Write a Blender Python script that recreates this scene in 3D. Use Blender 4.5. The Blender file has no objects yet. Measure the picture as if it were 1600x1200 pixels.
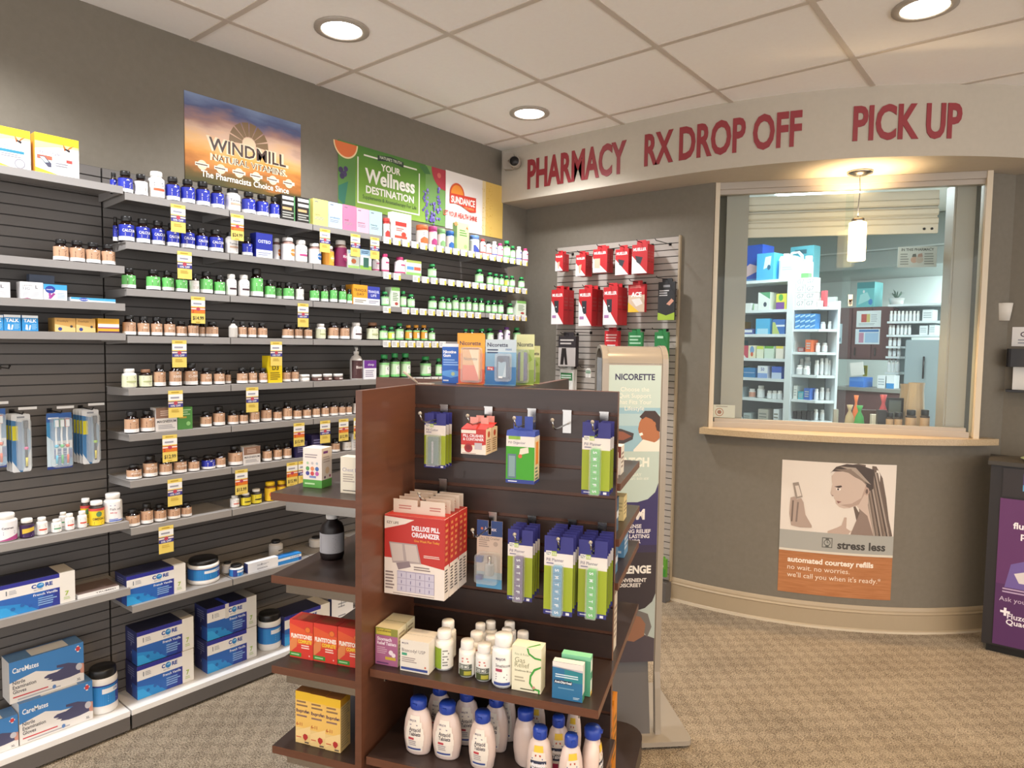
import bpy, math, random
from mathutils import Matrix, Vector
from mathutils.geometry import tessellate_polygon
random.seed(7)
SC = bpy.context.scene
COL = SC.collection
# ---------------------------------------------------------------- camera
F_PX, PITCH, ROLL, YAW, EYE = 1056.9124, -0.0584062, 0.01497312, 0.685509354, 1.496
CEIL = 2.743
_cy, _sy = math.cos(YAW), math.sin(YAW)
FW = Vector((-_sy * math.cos(PITCH), _cy * math.cos(PITCH), math.sin(PITCH)))
_r0 = Vector((_cy, _sy, 0)); _u0 = _r0.cross(FW)
RT = _r0 * math.cos(ROLL) + _u0 * math.sin(ROLL)
UP = -_r0 * math.sin(ROLL) + _u0 * math.cos(ROLL)
EYEP = Vector((0, 0, EYE))
cam = bpy.data.cameras.new('camera'); cam.sensor_fit = 'HORIZONTAL'; cam.sensor_width = 36
cam.lens = F_PX * 36 / 1600; cam.clip_start = .02; cam.clip_end = 60
cam_o = bpy.data.objects.new('camera', cam); COL.objects.link(cam_o)
cam_o.matrix_world = Matrix(((RT.x, UP.x, -FW.x, 0), (RT.y, UP.y, -FW.y, 0), (RT.z, UP.z, -FW.z, EYE), (0, 0, 0, 1)))
SC.camera = cam_o
# ---------------------------------------------------------------- view, world, lights
vs = SC.view_settings
vs.view_transform = 'Standard'; vs.look = 'None'; vs.gamma = 1; vs.use_curve_mapping = False
vs.exposure = 1.0
SC.cycles.use_denoising = True
SC.cycles.max_bounces = 8; SC.cycles.diffuse_bounces = 4; SC.cycles.glossy_bounces = 3
SC.cycles.transparent_max_bounces = 16; SC.cycles.caustics_reflective = False; SC.cycles.caustics_refractive = False
SC.cycles.sample_clamp_indirect = 4
W = bpy.data.worlds.new('world'); SC.world = W; W.use_nodes = True
W.node_tree.nodes['Background'].inputs[0].default_value = (1.0, .985, .98, 1)
W.node_tree.nodes['Background'].inputs[1].default_value = 1.3
def light(name, typ, loc, power, col, **kw):
    l = bpy.data.lights.new(name, typ); l.energy = power; l.color = col
    for k, v in kw.items():
        if k != 'rot': setattr(l, k, v)
    o = bpy.data.objects.new(name, l); COL.objects.link(o); o.location = loc
    if 'rot' in kw: o.rotation_euler = kw['rot']
    return o
NEUTRAL, WARM, COOL = (.97, .98, 1), (1, .7, .38), (.86, .97, 1)
CANS = [(-2.3, 2.926, 46, NEUTRAL), (-2.3, 1.706, 38, NEUTRAL), (-2.3, .486, 44, NEUTRAL), (-2.3, -.734, 38, NEUTRAL),
        (-.459, 2.896, 5, WARM), (-.459, 1.68, 54, WARM), (-.459, .46, 24, WARM), (-.459, -.76, 14, WARM),
        (1.38, 2.896, 6, WARM), (1.38, 1.68, 44, WARM), (1.38, .46, 24, WARM)]
for x, y, p, c in CANS:
    light('downlight_lamp', 'SPOT', (x, y, CEIL - .03), p, c, spot_size=math.radians(140), spot_blend=.7, shadow_soft_size=.055)
# fluorescent troffers of the dispensary behind the window
ROOM_LIGHTS = [(-1.6, 5.5, 6.5), (-.05, 5.3, 11), (.7, 6.0, 12)]
for x, y, p in ROOM_LIGHTS:
    light('troffer_lamp', 'AREA', (x, y, 2.62), p, COOL, shape='RECTANGLE', size=.5, size_y=1.1)

light('under_soffit_lamp', 'AREA', (.1, 7.7, 2.26), 90, COOL, shape='RECTANGLE', size=1.3, size_y=.12, rot=(.7, 0, -.18))

# ---------------------------------------------------------------- helpers
def ray(px, py): return FW + RT * ((px - 800) / F_PX) - UP * ((py - 600) / F_PX)
def onx(px, py, x): d = ray(px, py); return EYEP + d * (x / d.x)
def ony(px, py, y): d = ray(px, py); return EYEP + d * (y / d.y)
def onz(px, py, z): d = ray(px, py); return EYEP + d * ((z - EYE) / d.z)
def onplane(px, py, p, n):
    d = ray(px, py); return EYEP + d * ((p - EYEP).dot(n) / d.dot(n))
def lin(h):
    h = h.lstrip('#'); v = [int(h[i:i + 2], 16) / 255 for i in (0, 2, 4)]
    return tuple(c / 12.92 if c <= .04045 else ((c + .055) / 1.055) ** 2.4 for c in v) + (1,)
_M = {}
def mat(k, col=None, rough=.5, metal=0, emit=0, spec=.5, alpha=1, trans=0, coat=0):
    if k in _M: return _M[k]
    m = bpy.data.materials.new(k.lstrip('#')); m.use_nodes = True; _M[k] = m
    b = m.node_tree.nodes['Principled BSDF']
    c = lin(col or k)
    b.inputs['Base Color'].default_value = c; b.inputs['Roughness'].default_value = rough
    b.inputs['Metallic'].default_value = metal; b.inputs['Specular IOR Level'].default_value = spec
    b.inputs['Alpha'].default_value = alpha; b.inputs['Transmission Weight'].default_value = trans
    b.inputs['Coat Weight'].default_value = coat
    if emit: b.inputs['Emission Color'].default_value = c; b.inputs['Emission Strength'].default_value = emit
    return m
def nodes(m): return m.node_tree.nodes, m.node_tree.links, m.node_tree.nodes['Principled BSDF']
def noisy(k, c1, c2, scale, rough=.6, bump=0, detail=4, stretch=(1, 1, 1), mid=.5, w=.25, bscale=None, spec=.3, coat=0):
    m = mat(k, c1, rough, spec=spec, coat=coat); n, l, b = nodes(m)
    tc = n.new('ShaderNodeTexCoord'); mp = n.new('ShaderNodeMapping'); mp.inputs['Scale'].default_value = stretch
    t = n.new('ShaderNodeTexNoise'); t.inputs['Scale'].default_value = scale; t.inputs['Detail'].default_value = detail
    r = n.new('ShaderNodeValToRGB'); e = r.color_ramp.elements
    e[0].position = mid - w; e[0].color = lin(c1); e[1].position = mid + w; e[1].color = lin(c2)
    l.new(tc.outputs['Object'], mp.inputs[0]); l.new(mp.outputs[0], t.inputs['Vector'])
    l.new(t.outputs['Fac'], r.inputs[0]); l.new(r.outputs[0], b.inputs['Base Color'])
    if bump:
        t2 = n.new('ShaderNodeTexNoise'); t2.inputs['Scale'].default_value = bscale or scale; t2.inputs['Detail'].default_value = 3
        l.new(mp.outputs[0], t2.inputs['Vector'])
        bp = n.new('ShaderNodeBump'); bp.inputs['Strength'].default_value = bump; bp.inputs['Distance'].default_value = .01
        l.new(t2.outputs['Fac'], bp.inputs['Height']); l.new(bp.outputs[0], b.inputs['Normal'])
    return m
# ---- text outlines
_T = {}
def text_geo(s, bold=0):
    k = (s, bold)
    if k in _T: return _T[k]
    c = bpy.data.curves.new('t', 'FONT'); c.body = s; c.size = 1; c.resolution_u = 3 if bold >= 2 else 2
    c.offset = {0: 0, 1: .018, 2: .03, 3: .045}[bold]
    o = bpy.data.objects.new('t', c); COL.objects.link(o)
    bpy.context.view_layer.update()
    me = bpy.data.meshes.new_from_object(o.evaluated_get(bpy.context.evaluated_depsgraph_get()))
    v = [(p.co.x, p.co.y) for p in me.vertices]; f = [tuple(p.vertices) for p in me.polygons]
    bpy.data.objects.remove(o); bpy.data.curves.remove(c); bpy.data.meshes.remove(me)
    if not v: v = [(0, 0)]
    x0 = min(a for a, _ in v); x1 = max(a for a, _ in v)
    _T[k] = ([(a - x0, b) for a, b in v], f, x1 - x0)
    return _T[k]
CAPH = max(b for _, b in text_geo('H')[0])
def circ(cx, cy, rx, ry=None, n=18, a0=0, a1=360):
    ry = ry or rx
    full = abs(a1 - a0) >= 360
    return [(cx + rx * math.cos(math.radians(a0 + (a1 - a0) * i / (n if full else n - 1))), cy + ry * math.sin(math.radians(a0 + (a1 - a0) * i / (n if full else n - 1)))) for i in range(n)]
class MB:
    def __init__(s): s.v = []; s.f = []; s.m = []; s.s = []; s.mats = []
    def mi(s, k):
        if k not in s.mats: s.mats.append(k)
        return s.mats.index(k)
    def add(s, v, f, k, smooth=False):
        o = len(s.v); s.v += [tuple(p) for p in v]; i = s.mi(k)
        for q in f: s.f.append(tuple(o + a for a in q)); s.m.append(i); s.s.append(smooth)
        return s
    def box(s, x0, x1, y0, y1, z0, z1, k, M=None):
        v = [(x, y, z) for z in (z0, z1) for y in (y0, y1) for x in (x0, x1)]
        if M: v = [M @ Vector(p) for p in v]
        return s.add(v, [(0, 2, 3, 1), (4, 5, 7, 6), (0, 1, 5, 4), (2, 6, 7, 3), (0, 4, 6, 2), (1, 3, 7, 5)], k)
    def rbox(s, x0, x1, y0, y1, z0, z1, k, r=.004, n=3, axis='z', M=None):
        # rounded rectangle in the plane across `axis`, extruded along it
        a0, a1, b0, b1, c0, c1 = {'z': (x0, x1, y0, y1, z0, z1), 'x': (y0, y1, z0, z1, x0, x1), 'y': (x0, x1, z0, z1, y0, y1)}[axis]
        r = min(r, (a1 - a0) / 2.01, (b1 - b0) / 2.01)
        pts = []
        for cx, cy, a in ((a1 - r, b1 - r, 0), (a0 + r, b1 - r, 90), (a0 + r, b0 + r, 180), (a1 - r, b0 + r, 270)):
            for i in range(n + 1): t = math.radians(a + 90 * i / n); pts.append((cx + r * math.cos(t), cy + r * math.sin(t)))
        return s.prism(pts, c0, c1, k, axis, M)
    def prism(s, pts, c0, c1, k, axis='z', M=None, smooth=False):
        to = {'z': lambda a, b, c: (a, b, c), 'x': lambda a, b, c: (c, a, b), 'y': lambda a, b, c: (a, c, b)}[axis]
        n = len(pts); v = [to(a, b, c0) for a, b in pts] + [to(a, b, c1) for a, b in pts]
        if M: v = [M @ Vector(p) for p in v]
        f = [(i, (i + 1) % n, n + (i + 1) % n, n + i) for i in range(n)]
        s.add(v, f, k, smooth); o = len(s.v) - 2 * n
        for q in (tuple(range(n))[::-1], tuple(range(n, 2 * n))):
            s.f.append(tuple(o + a for a in q)); s.m.append(s.mi(k)); s.s.append(False)
        return s
    def lathe(s, prof, k, n=20, sy=1, c=(0, 0, 0), smooth=True, M=None):
        v = []; f = []
        for r, z in prof:
            for i in range(n): a = 2 * math.pi * i / n; v.append(Vector((c[0] + r * math.sin(a), c[1] - r * sy * math.cos(a), c[2] + z)))
        for j in range(len(prof) - 1):
            for i in range(n): a, b = j * n + i, j * n + (i + 1) % n; f.append((a, b, b + n, a + n))
        if prof[0][0] > 1e-6: f.append(tuple(range(n))[::-1])
        if prof[-1][0] > 1e-6: f.append(tuple(range((len(prof) - 1) * n, len(prof) * n)))
        if M: v = [M @ p for p in v]
        return s.add(v, f, k, smooth)
    def tube(s, pts, r, k, n=8, caps=True):
        pts = [Vector(p) for p in pts]; v = []; f = []
        for i, p in enumerate(pts):
            t = (pts[min(i + 1, len(pts) - 1)] - pts[max(i - 1, 0)]).normalized()
            a = t.cross(Vector((0, 0, 1)) if abs(t.z) < .9 else Vector((1, 0, 0))).normalized(); b = t.cross(a)
            for j in range(n): w = 2 * math.pi * j / n; v.append(p + (a * math.cos(w) + b * math.sin(w)) * r)
        for i in range(len(pts) - 1):
            for j in range(n): q = i * n + j; w = i * n + (j + 1) % n; f.append((q, w, w + n, q + n))
        if caps: f += [tuple(range(n))[::-1], tuple(range((len(pts) - 1) * n, len(pts) * n))]
        return s.add(v, f, k, True)
    def ball(s, c, r, k, n=10, m=6, sz=1):
        return s.lathe([(r * math.sin(math.pi * i / m), -r * sz * math.cos(math.pi * i / m)) for i in range(m + 1)], k, n, c=c)
    # printed artwork: elements in units of the panel (0..1, 0..1); P(x, y, layer) places a point given in metres
    def art(s, P, w, h, els, cols=1, step=None, base=1):
        for j, e in enumerate(els):
            L = j + base
            if e[0] == 'r':
                _, x0, y0, x1, y1, k = e
                nx = max(1, math.ceil((x1 - x0) * w / step)) if step else 1
                for i in range(nx):
                    a = x0 + (x1 - x0) * i / nx; b = x0 + (x1 - x0) * (i + 1) / nx
                    s.add([P(a * w, y0 * h, L), P(b * w, y0 * h, L), P(b * w, y1 * h, L), P(a * w, y1 * h, L)], [(0, 1, 2, 3)], k)
            elif e[0] in 'pc' and step:      # cut into strips that follow the bend
                pl = e[1] if e[0] == 'p' else circ(e[1], e[2], e[3], e[3] * w / h, 16); k = e[2] if e[0] == 'p' else e[4]
                for tri in tessellate_polygon([[Vector((x * w, y * h, 0)) for x, y in pl]]):
                    T_ = [(pl[i][0] * w, pl[i][1] * h) for i in tri]; a0 = min(x for x, _ in T_); a1 = max(x for x, _ in T_)
                    for i in range(math.floor(a0 / step), math.ceil(a1 / step)):
                        q = T_
                        for lim, sg in ((i * step, 1), ((i + 1) * step, -1)):
                            o = []
                            for (xa, ya), (xb, yb) in zip(q, q[1:] + q[:1]):
                                da, db = (xa - lim) * sg, (xb - lim) * sg
                                if da >= 0: o.append((xa, ya))
                                if da * db < 0: t = da / (da - db); o.append((xa + (xb - xa) * t, ya + (yb - ya) * t))
                            q = o
                            if len(q) < 3: break
                        if len(q) >= 3: s.add([P(x, y, L) for x, y in q], [tuple(range(len(q)))], k)
            elif e[0] == 'p':
                s.add([P(x * w, y * h, L) for x, y in e[1]], [tuple(range(len(e[1])))], e[2])
            elif e[0] == 'c':
                _, cx, cy, r, k = e
                s.add([P(x * w, y * h, L) for x, y in circ(cx, cy, r, r * w / h, 16)], [tuple(range(16))], k)
            elif e[0] == 't':
                t, x, y, th, k = e[1:6]; al = e[6] if len(e) > 6 else 'l'; mw = e[7] if len(e) > 7 else 0; bd = e[8] if len(e) > 8 else 0
                v, f, tw = text_geo(t, bd); sc = th * h / CAPH; sx = sc
                if mw and tw * sx > mw * w: sx = mw * w / tw
                if mw < 0: sx = -mw * w / tw
                ox = x * w - {'l': 0, 'c': .5, 'r': 1}[al] * tw * sx
                s.add([P(ox + a * sx, y * h + b * sc, L) for a, b in v], f, k)
            elif e[0] == 'T':      # lettering turned a quarter: x, y of its top, height, colour, length
                t, x, y, th, k, ln = e[1:7]; v, f, tw = text_geo(t, 1); sc = th * w / CAPH; sl = ln * h / tw
                s.add([P(x * w + q * sc, y * h - a * sl, L) for a, q in v], f, k)
            elif e[0] == 'L':      # lines of small print: x0, y0, x1, y1, n, mat
                _, x0, y0, x1, y1, n, k = e; rr = random.Random(hash((round(x0, 3), round(y0, 3), n)) & 255)
                for i in range(n):
                    yy = y1 - (y1 - y0) * (i + .5) / n; hh = (y1 - y0) / n * .24; xe = x0 + (x1 - x0) * (.72 + .28 * rr.random())
                    s.add([P(x0 * w, (yy - hh) * h, L), P(xe * w, (yy - hh) * h, L), P(xe * w, (yy + hh) * h, L), P(x0 * w, (yy + hh) * h, L)], [(0, 1, 2, 3)], k)
        return s
    def mesh(s, name):
        me = bpy.data.meshes.new(name); me.from_pydata(s.v, [], s.f)
        for k in s.mats: me.materials.append(mat(k))
        me.polygons.foreach_set('material_index', s.m); me.polygons.foreach_set('use_smooth', s.s)
        me.update(); return me
EPS = .00007
def flat(o, ux, uy):
    o, ux, uy = Vector(o), Vector(ux), Vector(uy); n = ux.cross(uy)
    return lambda x, y, L: o + ux * x + uy * y + n * (EPS * L)
def wrap(r, z0, half=0, sy=1, c=(0, 0)):
    # x measured along the circumference from -half; front is -y
    def P(x, y, L):
        q = r + (.0006 + .00015 * L if L > 0 else 0); a = (x - half) / r
        return Vector((c[0] + q * math.sin(a), c[1] - q * sy * math.cos(a), z0 + y))
    return P
def front(w, d): return flat((-w / 2, -d / 2, 0), (1, 0, 0), (0, 0, 1))
def lside(w, d): return flat((-w / 2, d / 2, 0), (0, -1, 0), (0, 0, 1))
def rside(w, d): return flat((w / 2, -d / 2, 0), (0, 1, 0), (0, 0, 1))
def topf(w, d, h): return flat((-w / 2, -d / 2, h), (1, 0, 0), (0, 1, 0))
# ---- objects
def obj(name, mb, parent=None, M=None):
    me = mb.mesh(name) if isinstance(mb, MB) else mb
    o = bpy.data.objects.new(name, me); COL.objects.link(o)
    if parent: o.parent = parent
    if M is not None: o.matrix_local = M
    return o
def empty(name, M=None):
    o = bpy.data.objects.new(name, None); COL.objects.link(o); o.empty_display_size = .05
    if M is not None: o.matrix_world = M
    return o
LABELS = []
def tag(o, label, cat, group=None):
    o['label'] = label; o['category'] = cat
    if group: o['group'] = group
    return o
def struct(name, mb, label=None):
    o = obj(name, mb); o['kind'] = 'structure'
    if label: o['label'] = label
    return o
def place(x, y, z, rot=0, s=(1, 1, 1)):
    return Matrix.Translation((x, y, z)) @ Matrix.Rotation(rot, 4, 'Z') @ Matrix.Diagonal((*s, 1))
_P = {}
def proto(key, fn):
    # fn returns [(part name, MB, parent index)] ; the first is the thing's own mesh
    if key not in _P: _P[key] = [(n, b.mesh(n), p) for n, b, p in fn()]
    return _P[key]
def spawn(key, fn, M, label=None, cat=None, group=None):
    os_ = []
    for n, me, p in proto(key, fn):
        o = bpy.data.objects.new(n, me); COL.objects.link(o)
        if p is not None: o.parent = os_[p]
        os_.append(o)
    os_[0].matrix_world = M
    if label: tag(os_[0], label, cat, group)
    return os_[0]
ORD = 'first second third fourth fifth sixth seventh eighth ninth tenth eleventh twelfth thirteenth fourteenth fifteenth sixteenth seventeenth eighteenth nineteenth twentieth twenty-first twenty-second twenty-third twenty-fourth twenty-fifth twenty-sixth'.split()
PI = math.pi
# ---------------------------------------------------------------- materials
noisy('wall_paint', '#756e62', '#7a7367', 40, .75, .05, bscale=300)
noisy('soffit_paint', '#b6ac9d', '#bab0a1', 40, .75)
noisy('ceiling_tile', '#f7f3ef', '#f9f6f2', 60, .9, .12, bscale=700)
mat('grid_white', '#c9beb2', .6)
mat('trim_beige', '#a8977d', .45); mat('trim_pale', '#cdbfa8', .4)
mat('white_metal', '#aaa094', .4); mat('white_gloss', '#9a9185', .25, coat=.3)
mat('panel_grey', '#6a6561', .55); mat('groove', '#403c3a', .8)
mat('shelf_grey', '#979390', .4); mat('deck_white', '#e6e4e2', .45); mat('kick_grey', '#605b58', .5)
mat('light_slat', '#ada59c', .55); mat('light_groove', '#4a4541', .8)
mat('chrome', '#a9a5a1', .22, 1); mat('dark_metal', '#2e2b2a', .35, .7); mat('black', '#141414', .4); mat('black_cap', '#1b1a1a', .35)
mat('amber', '#1c0f0b', .12, coat=.5); mat('dark_green_glass', '#12251a', .15, coat=.5)
mat('hdpe', '#e9e6e2', .35); mat('white', '#ecebe8', .45); mat('paper', '#e6e3dd', .6)
mat('green_cap', '#2f9a52', .4); mat('pink_cap', '#c23a72', .4); mat('blue_cap', '#24409c', .35)
mat('clear_plastic', '#e8eef0', .08, alpha=.22); mat('clear_tint', '#dfe6ea', .12, alpha=.4)
mat('tablets', '#d9c3b8', .35, coat=.3)
def wood(k, c1, c2):
    m = noisy(k, c1, c2, 6, .38, stretch=(1, 1, 9), w=.3, spec=.4, coat=.15); return m
wood('cherry', '#2f2421', '#3b2d29')
wood('cherry_edge', '#583626', '#67402e')
noisy('stone', '#a8906f', '#c4ae8c', 220, .3, coat=.3)
noisy('oak_print', '#a4683f', '#bd8154', 9, .6, stretch=(1, 1, 14))
def carpet():
    m = mat('carpet', '#8f7d66', .95, spec=.1); n, l, b = nodes(m)
    tc = n.new('ShaderNodeTexCoord')
    def nz(scale, det=2):
        t = n.new('ShaderNodeTexNoise'); t.inputs['Scale'].default_value = scale; t.inputs['Detail'].default_value = det
        l.new(tc.outputs['Object'], t.inputs['Vector']); return t.outputs['Fac']
    def mth(op, a, v):
        q = n.new('ShaderNodeMath'); q.operation = op; l.new(a, q.inputs[0])
        if isinstance(v, (int, float)): q.inputs[1].default_value = v
        else: l.new(v, q.inputs[1])
        return q.outputs[0]
    ck = n.new('ShaderNodeTexChecker'); ck.inputs['Scale'].default_value = 21
    mp = n.new('ShaderNodeMapping'); mp.inputs['Rotation'].default_value = (0, 0, .03)
    wv = n.new('ShaderNodeVectorMath'); wv.operation = 'ADD'
    nv = n.new('ShaderNodeTexNoise'); nv.inputs['Scale'].default_value = 30
    sc = n.new('ShaderNodeVectorMath'); sc.operation = 'SCALE'; sc.inputs['Scale'].default_value = .045
    l.new(tc.outputs['Object'], nv.inputs['Vector']); l.new(nv.outputs['Color'], sc.inputs[0])
    l.new(tc.outputs['Object'], wv.inputs[0]); l.new(sc.outputs[0], wv.inputs[1])
    l.new(wv.outputs[0], mp.inputs[0]); l.new(mp.outputs[0], ck.inputs['Vector'])
    ck.inputs['Color1'].default_value = (.55, .55, .55, 1); ck.inputs['Color2'].default_value = (.45, .45, .45, 1)
    f = mth('ADD', mth('MULTIPLY', nz(190, 3), 1.5), mth('MULTIPLY', ck.outputs['Fac'] if 0 else ck.outputs['Color'], .8))
    f = mth('ADD', f, mth('MULTIPLY', nz(3), .3))
    r = n.new('ShaderNodeValToRGB'); e = r.color_ramp.elements
    f = mth('SUBTRACT', f, .8)
    e[0].position = .25; e[0].color = lin('#6f6253'); e[1].position = .72; e[1].color = lin('#ccbba3')
    l.new(f, r.inputs[0]); l.new(r.outputs[0], b.inputs['Base Color'])
    bp = n.new('ShaderNodeBump'); bp.inputs['Strength'].default_value = .9; bp.inputs['Distance'].default_value = .012
    l.new(f, bp.inputs['Height']); l.new(bp.outputs[0], b.inputs['Normal'])
carpet()
def glass_mat(k, tint, gl):
    m = bpy.data.materials.new(k); m.use_nodes = True; _M[k] = m; n = m.node_tree.nodes; l = m.node_tree.links
    n.clear(); o = n.new('ShaderNodeOutputMaterial'); t = n.new('ShaderNodeBsdfTransparent'); t.inputs[0].default_value = tint
    g = n.new('ShaderNodeBsdfGlossy'); g.inputs['Roughness'].default_value = .01
    fr = n.new('ShaderNodeFresnel'); fr.inputs['IOR'].default_value = 1.5
    mu = n.new('ShaderNodeMath'); mu.operation = 'MULTIPLY'; mu.inputs[1].default_value = gl; l.new(fr.outputs[0], mu.inputs[0])
    x = n.new('ShaderNodeMixShader'); l.new(mu.outputs[0], x.inputs[0]); l.new(t.outputs[0], x.inputs[1]); l.new(g.outputs[0], x.inputs[2])
    l.new(x.outputs[0], o.inputs[0])
glass_mat('window_glass', (.95, .985, .98, 1), .35)
mat('lamp_lens', '#fff4e2', emit=9); mat('lamp_lens_neutral', '#fff8f2', emit=9)
mat('troffer_lens', '#f2fbff', emit=6); mat('shade_glow', '#ffd9a0', .5, emit=4.5)

# ---------------------------------------------------------------- room shell
WX = -2.886          # face of the long left wall
CX, CY, RW, RS = -1.7, 5.44, 1.785, 2.05      # centre of the curved wall, its radius, radius of the soffit
SOF = 2.412
def arc(R, a0, a1, n): return [(CX + R * math.sin(math.radians(a0 + (a1 - a0) * i / n)), CY - R * math.cos(math.radians(a0 + (a1 - a0) * i / n))) for i in range(n + 1)]
def ribbon(mb, pts, z0, z1, k, smooth=True):
    n = len(pts)
    return mb.add([(x, y, z0) for x, y in pts] + [(x, y, z1) for x, y in pts], [(i, i + 1, n + i + 1, n + i) for i in range(n - 1)], k, smooth)
b = MB(); b.box(-3.05, 4.2, -4, 9, -.1, 0, 'carpet'); struct('floor', b)
b = MB(); b.box(-3.05, 4.2, -4, 9, CEIL, CEIL + .1, 'ceiling_tile')
for i in range(13):
    x = -3.2089 + .61 * i
    if x > -2.9: b.box(x - .012, x + .012, -4, 3.6, CEIL - .004, CEIL + .01, 'grid_white')
for j in range(-7, 6):
    y = .7763 + .61 * j; b.box(-2.9, 4.2, y - .012, y + .012, CEIL - .0035, CEIL + .01, 'grid_white')
struct('ceiling', b)
b = MB(); b.box(-3.0, WX, -4, 3.75, 0, CEIL, 'wall_paint'); struct('wall_left', b)
AL, AR, AE = 4.6, 49.0, 54.5
b = MB(); flatpts = [(WX - .02, CY - RW), (CX, CY - RW)] + arc(RW, .01, AL, 2)
def solid(mb, pts, z0, z1, k, t=.1):
    inner = [(CX + (x - CX) * (RW - t) / RW if x > CX else x, y + t if x <= CX else CY - (CY - y) * (RW - t) / RW) for x, y in pts]
    n = len(pts); v = [(x, y, z0) for x, y in pts] + [(x, y, z1) for x, y in pts] + [(x, y, z0) for x, y in inner] + [(x, y, z1) for x, y in inner]
    f = []
    for i in range(n - 1):
        f += [(i, i + 1, n + i + 1, n + i), (2 * n + i + 1, 2 * n + i, 3 * n + i, 3 * n + i + 1), (n + i, n + i + 1, 3 * n + i + 1, 3 * n + i), (i + 1, i, 2 * n + i, 2 * n + i + 1)]
    f += [(0, n, 3 * n, 2 * n), (n - 1, 2 * n - 1 + 0, 4 * n - 1, 3 * n - 1)]
    mb.add(v, f, k)
solid(b, flatpts, 0, CEIL, 'wall_paint'); solid(b, arc(RW, AL, AR, 24), 0, 1.0105, 'wall_paint'); solid(b, arc(RW, AR, AE, 3), 0, CEIL, 'wall_paint')
struct('wall_back', b)
YE = CY - RW * math.cos(math.radians(AE)); XE = CX + RW * math.sin(math.radians(AE))
b = MB(); b.box(XE - .02, 4.2, YE, YE + .12, 0, CEIL, 'wall_paint'); struct('wall_right', b)
# soffit with the lettering
def soff(R): return [(WX, CY - R), (CX, CY - R)] + arc(R, .01, 78, 40)
b = MB(); ribbon(b, soff(RS), SOF, CEIL, 'soffit_paint')
o_, i_ = soff(RS), soff(RW - .22); n = len(o_)
b.add([(x, y, SOF) for x, y in o_] + [(x, y, SOF) for x, y in i_], [(i + 1, i, n + i, n + i + 1) for i in range(n - 1)], 'soffit_paint')
b.add([(x, y, SOF + .05) for x, y in i_] + [(x, y, CEIL) for x, y in i_], [(i, i + 1, n + i + 1, n + i) for i in range(n - 1)], 'soffit_paint')
struct('trim_1', b, 'greige curved soffit above the pharmacy window')['label'] = 'greige curved soffit carrying the red lettering'
# baseboard
prof = [(.016, 0), (.016, .012), (.011, .018), (.011, .098), (.014, .104), (.009, .112), (.009, .120), (.005, .132), (.002, .138), (0, .138)]
b = MB(); base = lambda d: [(-1.84, CY - RW - d), (CX, CY - RW - d)] + arc(RW + d, .01, AE, 30)
for (d0, z0), (d1, z1) in zip(prof, prof[1:]):
    p0, p1 = base(d0), base(d1); n = len(p0)
    b.add([(x, y, z0) for x, y in p0] + [(x, y, z1) for x, y in p1], [(i, i + 1, n + i + 1, n + i) for i in range(n - 1)], 'trim_pale' if z0 < .012 else 'trim_beige', False)
struct('baseboard_back', b)
b = MB(); b.box(XE + .4, 4.2, YE - .014, YE, 0, .138, 'trim_beige'); struct('baseboard_right', b)
def on_soffit(px, py):
    d = ray(px, py); t = (CY - RS) / d.y
    if d.x * t <= CX: return d.x * t - CX, EYE + d.z * t
    a = d.x ** 2 + d.y ** 2; bb = -2 * (d.x * CX + d.y * CY); c = CX ** 2 + CY ** 2 - RS ** 2
    t = (-bb - math.sqrt(max(0, bb * bb - 4 * a * c))) / (2 * a)
    return RS * math.asin((d.x * t - CX) / RS), EYE + d.z * t
def soff_P(s, z, q):
    R = RS + q
    if s <= 0: return (CX + s, CY - R, z)
    return (CX + R * math.sin(s / RS), CY - R * math.cos(s / RS), z)
mat('letter_red', '#8e2f35', .45)
for wd, pl, pr, yt, yb in (('PHARMACY', 825, 979, (250, 223), (294, 268)), ('RX DROP OFF', 1008, 1254, (212, 175), (258, 226)), ('PICK UP', 1334, 1504, (169, 163), (220, 213))):
    (s0, za), (_, zb) = on_soffit(pl, yt[0]), on_soffit(pl, yb[0]); (s1, zc_), (_, zd) = on_soffit(pr, yt[1]), on_soffit(pr, yb[1])
    z1 = (za + zc_) / 2; z0 = (zb + zd) / 2; v, f, tw = text_geo(wd, 2)
    b = MB(); sc = (z1 - z0) / CAPH; n = len(v)
    pos = [(s0 + x * (s1 - s0) / tw, z0 + y * sc) for x, y in v]
    b.add([soff_P(s, z, .004) for s, z in pos], f, 'letter_red')
    b.add([soff_P(s, z, .004) for s, z in pos] + [soff_P(s, z, .0) for s, z in pos], [(e[0], e[0] + n, e[1] + n, e[1]) for e in
        [k for k, c in __import__('collections').Counter(tuple(sorted((q[i], q[(i + 1) % len(q)]))) for q in f for i in range(len(q))).items() if c == 1]], 'letter_red')
    o = obj('wall_lettering', b); tag(o, {'P': 'dark red word PHARMACY on the curved soffit', 'R': 'dark red words RX DROP OFF on the curved soffit'}.get(wd[0] if wd != 'PICK UP' else 'x', 'dark red words PICK UP on the curved soffit above the window'), 'lettering', 'words on the soffit')
# downlights
for i, (x, y, p, c) in enumerate(CANS):
    if (x, y) not in ((-2.3, 2.926), (-2.3, 1.706), (-.459, 2.896)): continue
    b = MB(); b.lathe([(.108, 0), (.108, -.006), (.082, -.009), (.078, -.004), (.078, 0)], 'white_metal', 28)
    o = obj('ceiling_downlight', b, None, place(x, y, CEIL - .0005))
    l2 = MB(); l2.lathe([(.078, 0), (.076, -.006), (.05, -.010), (0, -.011)], 'lamp_lens' if c is WARM else 'lamp_lens_neutral', 24); obj('lens', l2, o)
    tag(o, ['round recessed ceiling light nearest the pharmacy lettering, above the green wellness poster', 'round recessed ceiling light above the windmill sunset poster', '', '', 'round recessed ceiling light above the words PICK UP'][i], 'ceiling light', 'recessed ceiling lights')
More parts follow.
